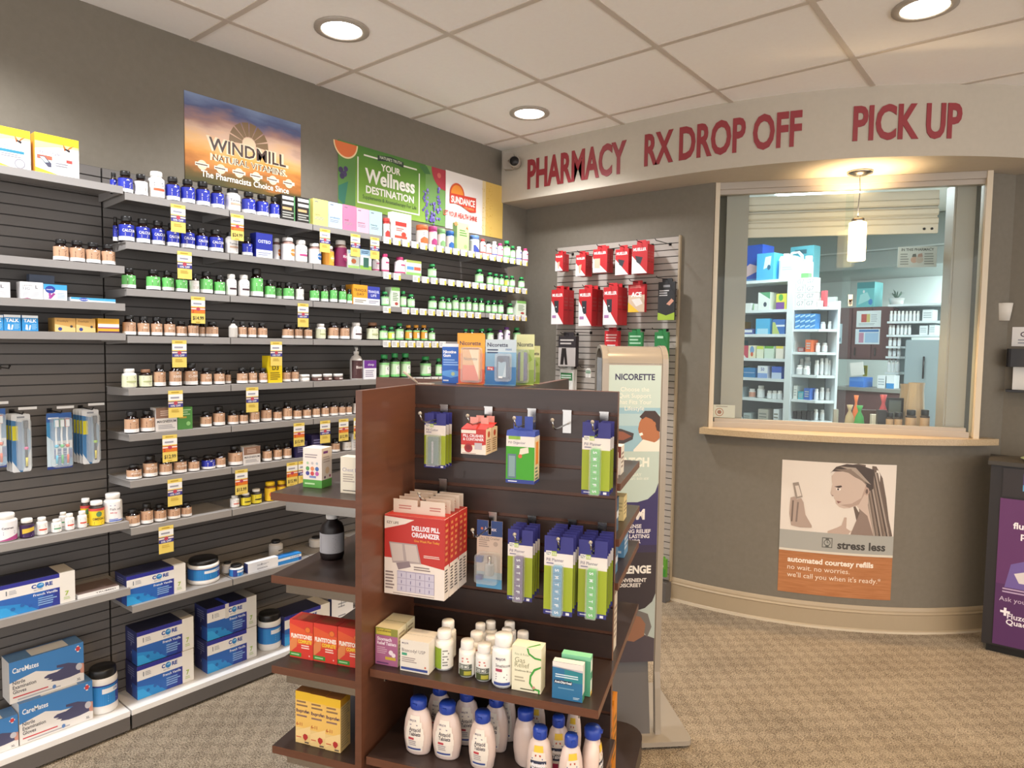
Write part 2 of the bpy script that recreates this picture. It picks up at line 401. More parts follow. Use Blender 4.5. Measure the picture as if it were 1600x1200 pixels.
# security camera in the corner
b = MB(); b.rbox(-.035, .035, -.02, .03, -.05, .05, 'white_gloss', .015, axis='y')
o = obj('security_camera', b, None, place(-2.80, CY - RS - .03, 2.655, .5)); tag(o, 'white security camera in the corner beside the soffit', 'camera')
b = MB(); b.lathe([(.034, 0), (.036, .02), (.036, .06), (.03, .065)], 'white_gloss', 18); hd = obj('camera_head', b, o, Matrix.Translation((.05, -.02, -.02)) @ Matrix.Rotation(PI / 2, 4, 'X'))
b = MB(); b.lathe([(.03, 0), (.028, .004), (0, .005)], 'dark_metal', 18); obj('lens', b, hd, Matrix.Translation((0, 0, .065)))
b = MB(); b.tube([(0, -.01, 0), (.05, -.03, -.01)], .012, 'white_gloss'); obj('bracket', b, o)
# ---------------------------------------------------------------- the long wall: slat panels, bases, shelves
XF, XB = -2.66, -2.866
ROWZ = {1: 2.011, 2: 1.836, 3: 1.666, 4: 1.494, 5: 1.300, 6: 1.130, 7: .956, 8: .778, 9: .483}
ROWA = {1: 2.03, 2: 1.745, 3: 1.61, 4: 1.503, 5: .807, 6: .556}
LIP = .026
DECK = .084
def slat_panel(x0, x1, z0, z1, pitch, d, ks, kg, gw=.006):
    # panel in local coordinates: face at y = 0 looking to -y, grooves cut into it
    b = MB(); z = z0; w = x1 - x0
    n = round((z1 - z0) / pitch); pitch = (z1 - z0) / n
    b.box(x0, x1, .006, d, z0, z1, kg)
    for i in range(n): b.box(x0, x1, 0, .0062, z0 + i * pitch + gw / 2, z0 + (i + 1) * pitch - gw / 2, ks)
    return b
FACE_X = PI / 2           # turns a thing that faces -y so that it faces +x, its own +x running away along the wall
BAYS = [(-.195, 1.022, 'left bay', 'grey slatted wall panel behind the toothbrushes and yellow boxes'),
        (1.028, 2.241, 'middle bay', 'grey slatted wall panel behind the dark vitamin bottles'),
        (2.247, 3.44, 'right bay', 'grey slatted wall panel behind the green capped bottles, at the corner')]
for y0, y1, nm, lb in BAYS:
    o = obj('slatwall_panel', slat_panel(0, y1 - y0, .06, 2.143, .0372, .0195, 'panel_grey', 'groove', .0045), None, place(XB, y0, 0, FACE_X))
    tag(o, lb, 'wall panel', 'slatwall panels of the long wall')
    b = MB(); b.box(0, y1 - y0, -.181, 0, DECK - .02, DECK, 'deck_white')
    o = obj('shelf_base', b, None, place(XB, y0, 0, FACE_X)); tag(o, 'pale bottom shelf base at the floor of the ' + nm, 'shelf base', 'shelf bases')
    b = MB(); b.box(.001, y1 - y0 - .001, -.181, -.172, .012, DECK - .021, 'kick_grey'); obj('kick_panel', b, o)
    b = MB(); b.box(.01, y1 - y0 - .01, -.15, -.14, 0, DECK - .021, 'black'); obj('plinth', b, o)
def shelf_fn(w, d):
    def fn():
        b = MB(); b.box(0, w, -d, 0, LIP / 2 - .004, LIP / 2, 'shelf_grey'); b.box(0, w, -d - .003, -d, -LIP / 2, LIP / 2, 'shelf_grey')
        e = []
        for x in (.004, w - .007):
            c = MB(); c.prism([(0, LIP / 2 - .004), (0, -.02), (-.03, -.02), (-d, -LIP / 2), (-d, LIP / 2 - .004)], x, x + .003, 'shelf_grey', 'x'); e.append(('end_bracket', c, 0))
        return [('wall_shelf', b, None)] + e
    return fn
D_SH = XB - XF
SECS = {'B': (1.026, 1.418), 'C': (1.422, 1.812), 'D': (1.816, 2.208), 'E': (2.212, 2.6), 'F': (2.604, 2.99), 'G': (2.994, 3.385)}
SECN = {'B': 'leftmost section', 'C': 'second section', 'D': 'third section', 'E': 'fourth section', 'F': 'fifth section', 'G': 'section in the corner'}
for s, (y0, y1) in SECS.items():
    for r in range(1, 10):
        if s in 'EFG' and r > 5: continue
        z = ROWZ[r] - (.045 if s == 'D' and r == 8 else 0)
        spawn(('shelf', round(y1 - y0, 3)), shelf_fn(y1 - y0, -D_SH), place(XB, y0, z, FACE_X),
              f'{ORD[r - 1]} grey metal shelf from the top, {SECN[s]} right of the toothbrushes', 'shelf', 'grey shelves of the long wall')
for r, z in ROWA.items():
    spawn(('shelf', 'A'), shelf_fn(1.21, -D_SH), place(XB, -.19, z, FACE_X), f'{ORD[r - 1]} long grey shelf from the top in the toothbrush bay', 'shelf', 'grey shelves of the toothbrush bay')
# ---------------------------------------------------------------- bottles and cartons
def bottle(name, h, r, body, cap, label, els=(), cap_r=.72, cap_h=.17, sh=.70, z0=.07, z1=.62, sy=1, span=1.0, ribs=False, n=18):
    def fn():
        b = MB(); s0 = sh * h; s1 = h * (1 - cap_h) - .04 * h; rn = r * cap_r * .92
        b.lathe([(r * .9, 0), (r, .012), (r, s0), (r * .96, s0 + (s1 - s0) * .35), (r * .84, s0 + (s1 - s0) * .7), (rn, s1), (rn, h * (1 - cap_h) + .001)], body, n, sy)
        c = MB(); cz = h * (1 - cap_h); rc = r * cap_r
        c.lathe([(rc * .97, cz), (rc, cz + .002), (rc, h - .004), (rc * .93, h), (0, h)], cap, n, sy if sy == 1 else 1)
        l = MB(); W_ = 2 * PI * r * span; P = wrap(r + .0003, z0 * h, W_ / 2, sy); H_ = (z1 - z0) * h
        l.art(P, W_, H_, [('r', 0, 0, 1, 1, label)] , step=r * .16, base=0)
        # artwork sits on the front third of the sleeve
        fw = r * 1.9; P2 = wrap(r + .0003, z0 * h, fw / 2, sy); l.art(P2, fw, H_, list(els), step=r * .16)
        full = [e[1:] for e in els if e[0] == 'band']
        for (a, c_, k) in full: l.art(P, W_, H_, [('r', 0, a, 1, c_, k)], step=r * .16, base=1)
        return [(name, b, None), ('cap', c, 0), ('label', l, 0)]
    return fn
def carton(name, w, h, d, base, fr=(), ls=(), rs=(), tp=(), extra=None):
    def fn():
        b = MB(); b.box(-w / 2, w / 2, -d / 2, d / 2, 0, h, base)
        b.art(front(w, d), w, h, fr); b.art(lside(w, d), d, h, ls); b.art(rside(w, d), d, h, rs); b.art(topf(w, d, h), w, d, tp)
        return [(name, b, None)] + (extra() if extra else [])
    return fn
BLU, GRN, TAN = '#2734a8', '#6fc46a', '#c79f80'
def wm(col, txt='', band='#f0efee'):
    els = [('band', 0, .26, band), ('p', [(.36, .84), (.5, .95), (.64, .84)], '#e8e4e0'), ('L', .2, .3, .85, .52, 3, '#e0d8d0' if col == BLU else '#5a3a2c'), ('L', .15, .06, .8, .2, 2, '#8a8a94')]
    if txt: els.append(('t', txt, .5, .55, .17, '#f4f2f0' if col != TAN else '#f0e6dc', 'c', .95, 1))
    else: els.append(('L', .2, .56, .85, .74, 2, '#f0ece8' if col != TAN else '#6a2f22'))
    return bottle('supplement_bottle', .105, .0235, 'amber', 'black_cap', col, els, .72, .2, .64, .05, .66)
def gb(cap='green_cap', lab='#cfe8c4', body='dark_green_glass', lt=''):
    return bottle('supplement_bottle', .1, .0235, body, cap, lab, [('band', 0, .14, '#7ed07a'), ('band', .86, 1, '#8fd486'), ('r', .28, .2, .85, .74, '#f2f5ee'), ('L', .34, .26, .8, .48, 3, '#5a7a58'), ('t', lt or 'C', .56, .52, .16, '#39523a', 'c', .4, 1)], .68, .17, .68, .06, .66)
def pk(cap='pink_cap', lab='#efe6ea', acc='#c23a72'):
    return bottle('supplement_bottle', .1, .0235, 'hdpe', cap, lab, [('band', 0, .12, acc), ('L', .2, .3, .85, .6, 3, '#8a5a70'), ('r', .25, .68, .8, .8, acc)], .68, .17, .68, .06, .7)
def wh(acc, txt='', cap='hdpe', lab='#f2f0ee', body='hdpe', name='pill_bottle'):
    return bottle(name, .1, .027, body, cap, lab, [('L', .15, .08, .85, .32, 2, '#9a9aa0'), ('r', .12, .38, .9, .52, acc)] + ([('t', txt, .1, .62, .16, '#3a3a44', 'l', .85, 0)] if txt else [('L', .15, .62, .8, .9, 2, '#50505a')]), .74, .18, .7, .06, .66)
def gummy(main, acc, txt=''):
    return bottle('supplement_bottle', .1, .028, '#8a6a60', 'hdpe', main, [('c', .72, .5, .3, acc), ('t', txt, .7, .46, .13, '#ffffff', 'c', .6, 1)], .8, .16, .74, .03, .72)
K = {}
def kind(k, w, h, fn, desc, cat='bottle', dr=1.0): K[k] = (w, h, fn, desc, cat, dr)
for k, c, nm in (('b', BLU, 'blue'), ('g', GRN, 'green'), ('t', TAN, 'tan')):
    kind('w' + k, .047, .105, wm(c), f'dark bottle with {nm} and white label')
kind('bc', .047, .105, wm(BLU, 'CALCIUM'), 'dark blue-labelled bottle reading CALCIUM')
for t in ('1000', 'D3', 'C-500', 'B12', 'ZINC', 'BIOTIN', 'B6'): kind('t' + t, .047, .105, wm(TAN, t), f'dark tan-labelled bottle marked {t}')
kind('tw', .047, .105, wm('#e6e1db', 'Turmeric', '#f0efee'), 'dark bottle with white label')
kind('wo', .054, .1, wh('#d8643c', '', 'hdpe', '#d9d6d2'), 'white bottle with orange label stripe')
kind('wp', .054, .1, wh('#4a3038'), 'white bottle with dark plum picture')
kind('wc', .054, .1, wh('#b9c08a', '', 'hdpe', '#dfe3c4'), 'white bottle with cream green label')
kind('bcream', .054, .1, wh('#b9c08a', '', '#8a6248', '#dfe3c4', 'amber'), 'brown-capped dark bottle with cream label')
kind('bwh', .054, .1, wh('#c8a890', 'Turmeric', 'black_cap', '#e9e6e2', '#d9d4ce'), 'pale bottle with dark cap')
kind('ba', .056, .1, gummy('#f4f1ee', '#ef8d3c', 'immune'), 'white bottle with orange dot')
kind('bb', .056, .1, gummy('#f4f3f2', '#2b7fd6', 'sleep'), 'white-capped bottle with blue dot')
kind('bo', .056, .1, gummy('#f3a93b', '#f7c766', 'relax'), 'white-capped bottle with yellow orange label')
kind('bm', .056, .1, gummy('#7d1f4d', '#a8356a', 'FORCE'), 'white-capped bottle with maroon label')
kind('bp', .05, .1, wh('#c04a86'), 'white bottle with pink print')
kind('gc', .047, .1, gb(), 'green-capped bottle with pale label')
kind('gy', .047, .1, gb('green_cap', '#e6df5a'), 'green-capped bottle with yellow label')
kind('oc', .047, .1, gb('#d9962c', '#e8a53c', 'amber'), 'orange-capped bottle with orange label')
kind('pc', .047, .1, pk(), 'pink-capped bottle with pale label')
kind('pd', .047, .1, pk('#8a1f4a', '#e2d6da'), 'maroon-capped bottle with pale label')
kind('vc', .047, .1, pk('#6a3a86', '#e6e0ea', '#6a3a86'), 'purple-capped bottle with pale label')
kind('rc', .047, .1, pk('#c8342c', '#efe6e2', '#d04a3c'), 'red-capped bottle with pale label')
kind('kc', .047, .1, pk('black_cap', '#efe6e2', '#d04a3c'), 'black-capped white bottle')
kind('hc', .047, .1, pk('hdpe', '#efeef0', '#5a5aa8'), 'white-capped pale bottle')
for k, c, nm in (('jr', '#c23a34', 'red'), ('jo', '#d9703c', 'orange'), ('jm', '#b0407c', 'magenta'), ('jg', '#7fae72', 'green'), ('jb', '#2d62a8', 'blue')):
    kind(k, .05, .1, bottle('supplement_bottle', .1, .025, c, c, '#e6dcd8', [('p', [(.0, 0), (1, 0), (1, .35), (.3, .5), (0, .3)], c), ('L', .25, .6, .8, .9, 2, '#70606a')], .98, .2, .74, .04, .7), f'{nm} gummy bottle with matching wide cap')
kind('jw', .05, .1, bottle('supplement_bottle', .1, .025, '#c9d4e6', '#5a7fc0', '#e8e8f0', [('p', [(.0, 0), (1, 0), (.2, .6), (0, .6)], '#3a4a9c')], .98, .2, .74, .04, .7), 'white bottle with pale blue wide cap')
def box2(w, h, base, fr, desc, k, d=.05, name='carton', cat='box', **kw): kind(k, w, h, carton(name, w, h, d, base, fr, **kw), desc, cat, d / w)
for k, c, w_, nm in (('p1', '#e9e07a', 'calm', 'yellow'), ('p2', '#b2cdec', 'probiotic', 'pale blue'), ('p3', '#e07a9c', 'well', 'rose pink'), ('p4', '#ecb0c4', 'passion', 'pale pink'), ('p5', '#b3d6de', 'beauty', 'pale aqua')):
    box2(.066, .125, c, [('t', w_, .1, .38, .07, '#4a4a58', 'l', .8, 1), ('L', .1, .22, .85, .34, 2, '#8a8a98'), ('L', .1, .86, .4, .94, 1, '#70707c')], f'{nm} carton reading {w_}', k)
box2(.062, .11, '#25221f', [('r', .08, .82, .9, .94, '#d8d6d2'), ('r', .08, .62, .9, .74, '#b8b8b4'), ('r', .08, .42, .75, .52, '#c8a070'), ('L', .08, .08, .9, .36, 3, '#a8a8a2'), ('r', .92, 0, 1, 1, '#4f8a55')], 'black carton with white text bars', 'kb')
box2(.075, .105, '#27329a', [('r', 0, 0, 1, .32, '#efeff2'), ('t', 'OSTEO', .5, .6, .12, '#dfe3f4', 'c', .8, 1), ('L', .1, .08, .9, .24, 2, '#8a90b0')], 'blue carton with white base', 'xb')
box2(.06, .1, '#dfe6dc', [('r', 0, .8, 1, 1, '#a8c8dc'), ('r', 0, 0, 1, .16, '#9cc46a'), ('c', .5, .4, .22, '#d87a4a'), ('L', .12, .62, .88, .76, 2, '#5a6a70')], 'pale carton with orange bottle picture', 'xo')
box2(.06, .1, '#dfe6ea', [('r', 0, .72, 1, 1, '#a3c8e4'), ('r', 0, 0, 1, .2, '#8fb84f'), ('r', .3, .12, .75, .6, '#3f6f62'), ('L', .12, .78, .88, .94, 2, '#3a5a80')], 'pale blue carton with green bottle picture', 'xg')
box2(.09, .085, '#dfe8d4', [('r', 0, .84, 1, 1, '#a9b85a'), ('r', .04, .36, .48, .58, '#5f9ad6'), ('r', .52, .36, .96, .58, '#d8604a'), ('r', 0, 0, 1, .2, '#8fc46a'), ('r', .495, 0, .505, 1, '#b0b8a4')], 'white and green carton with red stripe', 'xr')
box2(.068, .1, '#efa32e', [('r', 0, 0, 1, .34, '#efece6'), ('t', 'TRANQUIL', .5, .66, .13, '#5a4a20', 'c', .9, 1), ('t', 'DAY', .5, .46, .12, '#5a4a20', 'c', .6, 1), ('L', .1, .08, .9, .26, 2, '#8a8070')], 'orange carton reading TRANQUIL DAY', 'xt')
box2(.064, .1, '#3743a8', [('r', 0, 0, 1, .34, '#ecebf0'), ('t', 'TRANQUIL', .5, .66, .13, '#e4e6f4', 'c', .9, 1), ('t', 'LIFE', .5, .46, .12, '#e4e6f4', 'c', .6, 1), ('L', .1, .08, .9, .26, 2, '#8a8898')], 'indigo carton reading TRANQUIL LIFE', 'xl')
box2(.045, .11, '#dfe9d6', [('r', 0, .82, 1, 1, '#7fb860'), ('L', .15, .3, .85, .74, 5, '#6a8a60'), ('c', .6, .16, .2, '#b04a44')], 'slim white carton with green top', 'xs', d=.04)
box2(.08, .1, '#d9d4d0', [('r', 0, .55, 1, 1, '#8a6a58'), ('t', 'MAGNESIUM', .5, .36, .1, '#3a3a40', 'c', .9, 1), ('L', .1, .08, .9, .28, 3, '#9a9aa0'), ('L', .2, .64, .8, .9, 3, '#c8b0a0')], 'carton with brown top half and white base', 'xm')
box2(.07, .1, '#4f8a45', [('r', .1, .5, .6, .58, '#b89a3c'), ('L', .1, .62, .9, .92, 3, '#a8c89c'), ('c', .72, .25, .14, '#8fc47c')], 'leaf green carton', 'xq')
box2(.062, .11, '#f2d41f', [('r', .1, .6, .9, .92, '#e0b818'), ('t', 'D3', .5, .48, .16, '#5a4a14', 'c', .6, 2), ('L', .12, .1, .85, .4, 4, '#8a7418')], 'bright yellow carton reading D3', 'xy')
box2(.06, .085, '#ecebf0', [('r', 0, .58, 1, 1, '#6d2f92'), ('t', 'sleep', .3, .72, .12, '#f2eef6', 'l', .6, 0), ('L', .1, .1, .9, .5, 4, '#a8a0b8')], 'white carton with purple top', 'xv')
box2(.06, .1, '#e8e6e6', [('t', 'Calcium', .1, .6, .13, '#3a3a48', 'l', .8, 0), ('L', .1, .1, .9, .5, 4, '#b0b0b8')], 'white carton with grey print', 'xw')
box2(.06, .1, '#2b2550', [('L', .15, .3, .85, .8, 4, '#8a86b0')], 'dark purple carton', 'xd')
box2(.105, .14, '#efeeea', [('r', .15, .5, .75, .66, '#c8342c'), ('r', .12, .04, .78, .5, '#e4d4cc'), ('r', .12, .04, .78, .14, '#d8503c'), ('c', .6, .2, .13, '#d0402e'), ('L', .2, .3, .6, .44, 2, '#b05a50')], 'white display card with red bottle picture', 'xc', d=.03)
box2(.075, .14, '#b4d88a', [('p', [(-.28, .93), (-.12, 1.02), (.1, .9), (-.15, .84)], '#c07a4a'), ('L', .2, .5, .85, .76, 3, '#4f7a3c'), ('c', .72, .14, .15, '#8fae6c'), ('p', [(.75, .82), (.95, .75), (.85, .92)], '#c04a34')], 'pale green booklet with orange flowers', 'xf', d=.03)
def jar_fn():
    b = MB(); b.lathe([(.03, 0), (.032, .003), (.032, .018), (.029, .022)], '#5a3a34', 20); b2 = MB(); b2.lathe([(.033, .021), (.033, .034), (.031, .036), (0, .036)], 'hdpe', 20)
    l = MB(); l.art(wrap(.0323, .004, .05), .1, .013, [('r', 0, 0, 1, 1, '#6a4a44'), ('r', .4, .2, .75, .8, '#e0d8d4')], step=.01)
    return [('cream_jar', b, None), ('lid', b2, 0), ('label', l, 0)]
kind('jar', .066, .036, jar_fn, 'low white-lidded cream jar', 'jar')
def wjar_fn():
    b = MB(); b.lathe([(.03, 0), (.032, .003), (.032, .03)], 'hdpe', 20); b2 = MB(); b2.lathe([(.0335, .03), (.0335, .046), (.03, .05), (0, .05)], 'hdpe', 20)
    return [('cream_jar', b, None), ('lid', b2, 0)]
kind('wjar', .066, .05, wjar_fn, 'plain white jar', 'jar')
def pump_fn():
    b = MB(); b.lathe([(.034, 0), (.036, .005), (.036, .105), (.026, .125), (.013, .132), (.013, .138)], '#d8d4d0', 20)
    l = MB(); l.art(wrap(.0363, .006, .05), .1, .098, [('r', 0, 0, 1, 1, '#4a2a2c'), ('t', 'Biotin', .5, .55, .14, '#efe4e0', 'c', .6, 1), ('L', .25, .2, .75, .5, 4, '#c8b0a8'), ('L', .3, .74, .7, .88, 2, '#b89a94')], step=.012)
    c = MB(); c.lathe([(.015, .138), (.015, .152), (.006, .154), (.006, .166), (.009, .167), (.009, .176), (0, .177)], 'hdpe', 14); c.tube([(0, 0, .171), (-.012, -.022, .170), (-.016, -.03, .163)], .005, 'hdpe')
    return [('pump_bottle', b, None), ('label', l, 0), ('pump', c, 0)]
kind('pump', .075, .177, pump_fn, 'tall pump bottle with dark plum label', 'bottle')
def drop_fn():
    b = MB(); b.lathe([(.022, 0), (.024, .004), (.024, .062), (.012, .075), (.012, .08)], '#d4cfc8', 16); c = MB(); c.lathe([(.013, .08), (.013, .093), (.007, .096), (.006, .112), (0, .115)], 'black_cap', 12)
    l = MB(); l.art(wrap(.0243, .01, .04), .08, .045, [('r', 0, 0, 1, 1, '#c9c4bc'), ('L', .3, .2, .7, .8, 4, '#8a8580')], step=.01)
    return [('dropper_bottle', b, None), ('dropper_cap', c, 0), ('label', l, 0)]
kind('drop', .048, .115, drop_fn, 'small grey dropper bottle')
# left bay goods
box2(.185, .19, '#f2f0ec', [('r', 0, .8, 1, 1, '#f5d326'), ('p', [(0, .8), (1, .8), (1, .74), (.5, .72), (0, .6)], '#f7e88a'), ('p', [(0, 0), (.6, 0), (0, .14)], '#f4d43a'), ('p', [(.62, .86), (.66, .66), (.78, .72), (.9, .84), (.78, .78), (.72, .7)], '#c0622c'), ('p', [(.66, .7), (.78, .64), (.8, .7), (.7, .73)], '#2a2020'),
     ('t', 'FreeStyle', .1, .5, .085, '#6a6478', 'l', .72, 0), ('r', .12, .38, .85, .45, '#2f7f9a'), ('L', .3, .26, .8, .36, 2, '#8a8a92'), ('p', [(0, .42), (.14, .44), (.26, .22), (.12, .16), (0, .2)], '#2c2a36'), ('c', .74, .13, .13, '#8a8890'), ('c', .74, .13, .1, '#d8d6d8')], 'yellow and white meter kit carton with teal stripe', 'fs1', d=.06)
box2(.185, .19, '#f2f0ec', [('r', 0, .8, 1, 1, '#f5d326'), ('p', [(0, .8), (1, .8), (1, .74), (.5, .72), (0, .6)], '#f7e88a'), ('p', [(0, 0), (.6, 0), (0, .14)], '#f4d43a'), ('p', [(.62, .86), (.66, .66), (.78, .72), (.9, .84), (.78, .78), (.72, .7)], '#c0622c'), ('p', [(.66, .7), (.78, .64), (.8, .7), (.7, .73)], '#2a2020'),
     ('t', 'FreeStyle', .1, .5, .085, '#6a6478', 'l', .6, 0), ('r', .04, .36, .38, .46, '#d8604a'), ('p', [(.08, .42), (.2, .44), (.36, .28), (.36, .18), (.28, .18)], '#4a4a5c'), ('p', [(.1, .41), (.2, .42), (.3, .3), (.22, .28)], '#b8d0d0'), ('r', .7, .36, .84, .44, '#d04a44'), ('L', .45, .22, .75, .34, 2, '#8a8a92')], 'yellow and white meter kit carton with red stripe', 'fs2', d=.06, ls=[('r', 0, 0, 1, 1, '#e0a030')])
box2(.11, .095, '#f0eff0', [('t', 'Lancets', .08, .74, .12, '#6a6a78', 'l', .55, 0), ('t', '33G', .08, .52, .16, '#6a6a78', 'l', .4, 0), ('t', 'L', .66, .62, .2, '#3a3448', 'l', .2, 1), ('L', .08, .1, .9, .42, 4, '#c0c0c8'), ('p', [(.05, 0), (.5, 0), (.3, .06)], '#a0407a')], 'white carton reading Lancets 33G', 'la', d=.075)
box2(.11, .095, '#f0eff0', [('t', 'Lancets', -.1, .74, .12, '#6a6a78', 'l', .55, 0), ('t', 'L', .66, .62, .2, '#3a3448', 'l', .2, 1), ('L', .08, .1, .9, .42, 4, '#c0c0c8')], 'white lancet carton', 'lb', d=.075)
box2(.1, .09, '#e6ecf4', [('r', 0, .66, 1, 1, '#3fa3dc'), ('c', .28, .66, .22, '#2b3f9c'), ('t', 'needle', .12, .63, .08, '#e8eef8', 'l', .34, 1), ('p', [(.18, .08), (.3, .06), (.5, .4), (.4, .46)], '#9a3a86'), ('p', [(.2, .42), (.3, .44), (.32, .1), (.22, .1)], '#a8489a'), ('L', .58, .1, .95, .5, 4, '#a8c0d8')], 'white and sky blue carton with purple pens', 'ld', d=.07)
box2(.19, .043, '#e8eef4', [('p', [(0, .5), (1, .3), (1, 1), (0, 1)], '#4aa8d8'), ('c', .28, .52, .1, '#2c46a8'), ('t', 'needle', .2, .42, .26, '#e6ecf6', 'l', .2, 1)], 'long low blue and white carton', 'le', d=.09)
box2(.13, .06, '#5a6478', [('r', 0, 0, 1, .5, '#46506a')], 'grey blue carton standing further back', 'lf', d=.05)
box2(.072, .082, '#2b8fd0', [('r', 0, .84, 1, 1, '#e9f0f6'), ('t', 'TALK', .5, .56, .2, '#f2f6fa', 'c', .8, 2), ('p', [(.2, .1), (.36, .06), (.34, .4), (.24, .42)], '#e8f0f6'), ('p', [(.4, .06), (.5, .08), (.56, .38), (.46, .38)], '#dfe8f0'), ('L', .6, .1, .94, .46, 4, '#8ac0e4')], 'sky blue carton reading TALK', 'tk', d=.05)
box2(.092, .07, '#c79a52', [('t', 'FreeStyle', .12, .72, .13, '#5a4220', 'l', .7, 0), ('p', [(0, 0), (1, 0), (1, .3), (0, .55)], '#e3c484'), ('c', .25, .2, .1, '#2c3f8a'), ('c', .8, .4, .07, '#3a3a44')], 'tan yellow test strip carton', 'ts', d=.1)
box2(.1, .07, '#e0a92c', [('r', 0, .38, 1, .62, '#e6e2e0'), ('r', 0, .3, 1, .38, '#8a2f7a'), ('r', 0, 0, 1, .1, '#4a2050')], 'yellow, white and purple carton', 'tp', d=.08)
kind('ce', .1, .13, bottle('pill_bottle', .13, .05, 'hdpe', 'hdpe', '#ecebee', [('t', 'Centrum', .5, .62, .1, '#3a3448', 'c', .9, 1), ('L', .3, .3, .9, .5, 2, '#7a6aa0'), ('p', [(0, 0), (1, 0), (1, .3), (.4, .1)], '#b04a86')], .8, .16, .74, .04, .74), 'large white bottle reading Centrum')
kind('dk', .07, .1, bottle('pill_bottle', .1, .035, '#2a1418', 'hdpe', '#3a2050', [('p', [(0, .3), (1, .5), (1, .8), (0, .7)], '#d9b83c'), ('L', .1, .05, .9, .25, 2, '#b0a0c0')], .8, .2, .7, .05, .7), 'dark purple bottle with yellow print')
kind('lr', .066, .1, wh('#d8503c', '', 'hdpe', '#f0eeec'), 'white bottle with red label')
kind('lg', .066, .1, wh('#3f9a6a', '', 'hdpe', '#f0eeec'), 'white bottle with green label')
kind('ye', .062, .105, bottle('pill_bottle', .105, .031, '#2a1a12', 'hdpe', '#f0cf2a', [('band', .86, 1, '#d04a4a'), ('c', .5, .66, .2, '#5a8a5a'), ('t', 'OMEGA-3', .5, .32, .13, '#4a3410', 'c', .9, 1), ('L', .15, .06, .85, .24, 2, '#8a6a20')], .8, .16, .72, .02, .72), 'yellow-labelled dark bottle with white cap')
kind('fo', .085, .15, bottle('pill_bottle', .15, .0425, 'hdpe', 'hdpe', '#efeef0', [('t', 'Fish oil', .16, .62, .12, '#4a4a58', 'l', .7, 0), ('t', '300 mg', .16, .46, .07, '#d04a60', 'l', .5, 1), ('r', .1, .04, .95, .1, '#2f5ac0'), ('r', .1, .13, .6, .17, '#5a80d0'), ('L', .16, .84, .5, .9, 1, '#6a6aa8')], .78, .16, .72, .03, .7), 'tall white bottle reading Fish oil')
kind('yb', .05, .1, wh('#2a2a20', '', 'hdpe', '#e6d43a', '#2a2018'), 'black and yellow bottle with white cap')
kind('yc', .062, .1, bottle('pill_bottle', .1, .031, '#7a4a1a', '#f0c81e', '#efc42a', [('c', .4, .5, .25, '#d86a3a'), ('c', .75, .3, .16, '#5aa86a')], .85, .18, .72, .03, .7), 'yellow-capped bottle with yellow label')
kind('bl', .056, .1, bottle('pill_bottle', .1, .028, '#26408a', '#26388a', '#e8b04a', [('r', 0, 0, 1, .2, '#efece6'), ('L', .15, .3, .85, .8, 4, '#7a5a20')], .85, .18, .72, .03, .66), 'blue bottle with yellow label')
kind('wq', .066, .12, bottle('pill_bottle', .12, .033, '#c9c6c4', 'black_cap', '#d8d6d4', [('r', .4, .62, 1, .7, '#3a3438'), ('t', 'ortho', .7, .3, .16, '#3a3a40', 'c', .6, 1)], .66, .15, .72, .05, .66), 'grey white bottle with black cap')
kind('sm', .05, .09, bottle('pill_bottle', .09, .025, 'hdpe', 'black_cap', '#2f7fc8', [('r', .3, .55, .95, .85, '#e6eaf0'), ('r', 0, 0, .3, 1, '#2a3a8a'), ('L', .35, .1, .9, .45, 3, '#a8c8ea')], .82, .2, .7, .0, .64), 'small white bottle with blue label')
def tub_fn():
    r, h = .068, .135; b = MB(); b.lathe([(r * .95, 0), (r, .006), (r, .018), (r * .97, .024), (r * .97, .09), (r, .097), (r * .96, .108), (r * .86, .112)], 'hdpe', 28)
    c = MB(); c.lathe([(r * .9, .109), (r * .92, .112), (r * .92, .13), (r * .86, .135), (0, .135)], 'black_cap', 28)
    l = MB(); W_ = 2 * PI * r * .97 * .8; l.art(wrap(r * .973, .026, W_ / 2), W_, .064, [('r', 0, 0, 1, 1, '#2d6fc0'), ('r', .28, 0, .72, .95, '#2a86cc'), ('r', .62, 0, .72, .9, '#2a3a96'), ('r', .42, .58, .68, .82, '#e4e6ea'), ('t', 'CORE', .66, .66, .11, '#2a4a9c', 'r', .12, 2), ('L', .5, .14, .68, .5, 3, '#a8c8ea'), ('r', 0, .94, 1, 1, '#2a3488')], step=.011)
    return [('powder_tub', b, None), ('lid', c, 0), ('label', l, 0)]
kind('tub', .136, .135, tub_fn, 'white powder tub with black lid', 'tub')
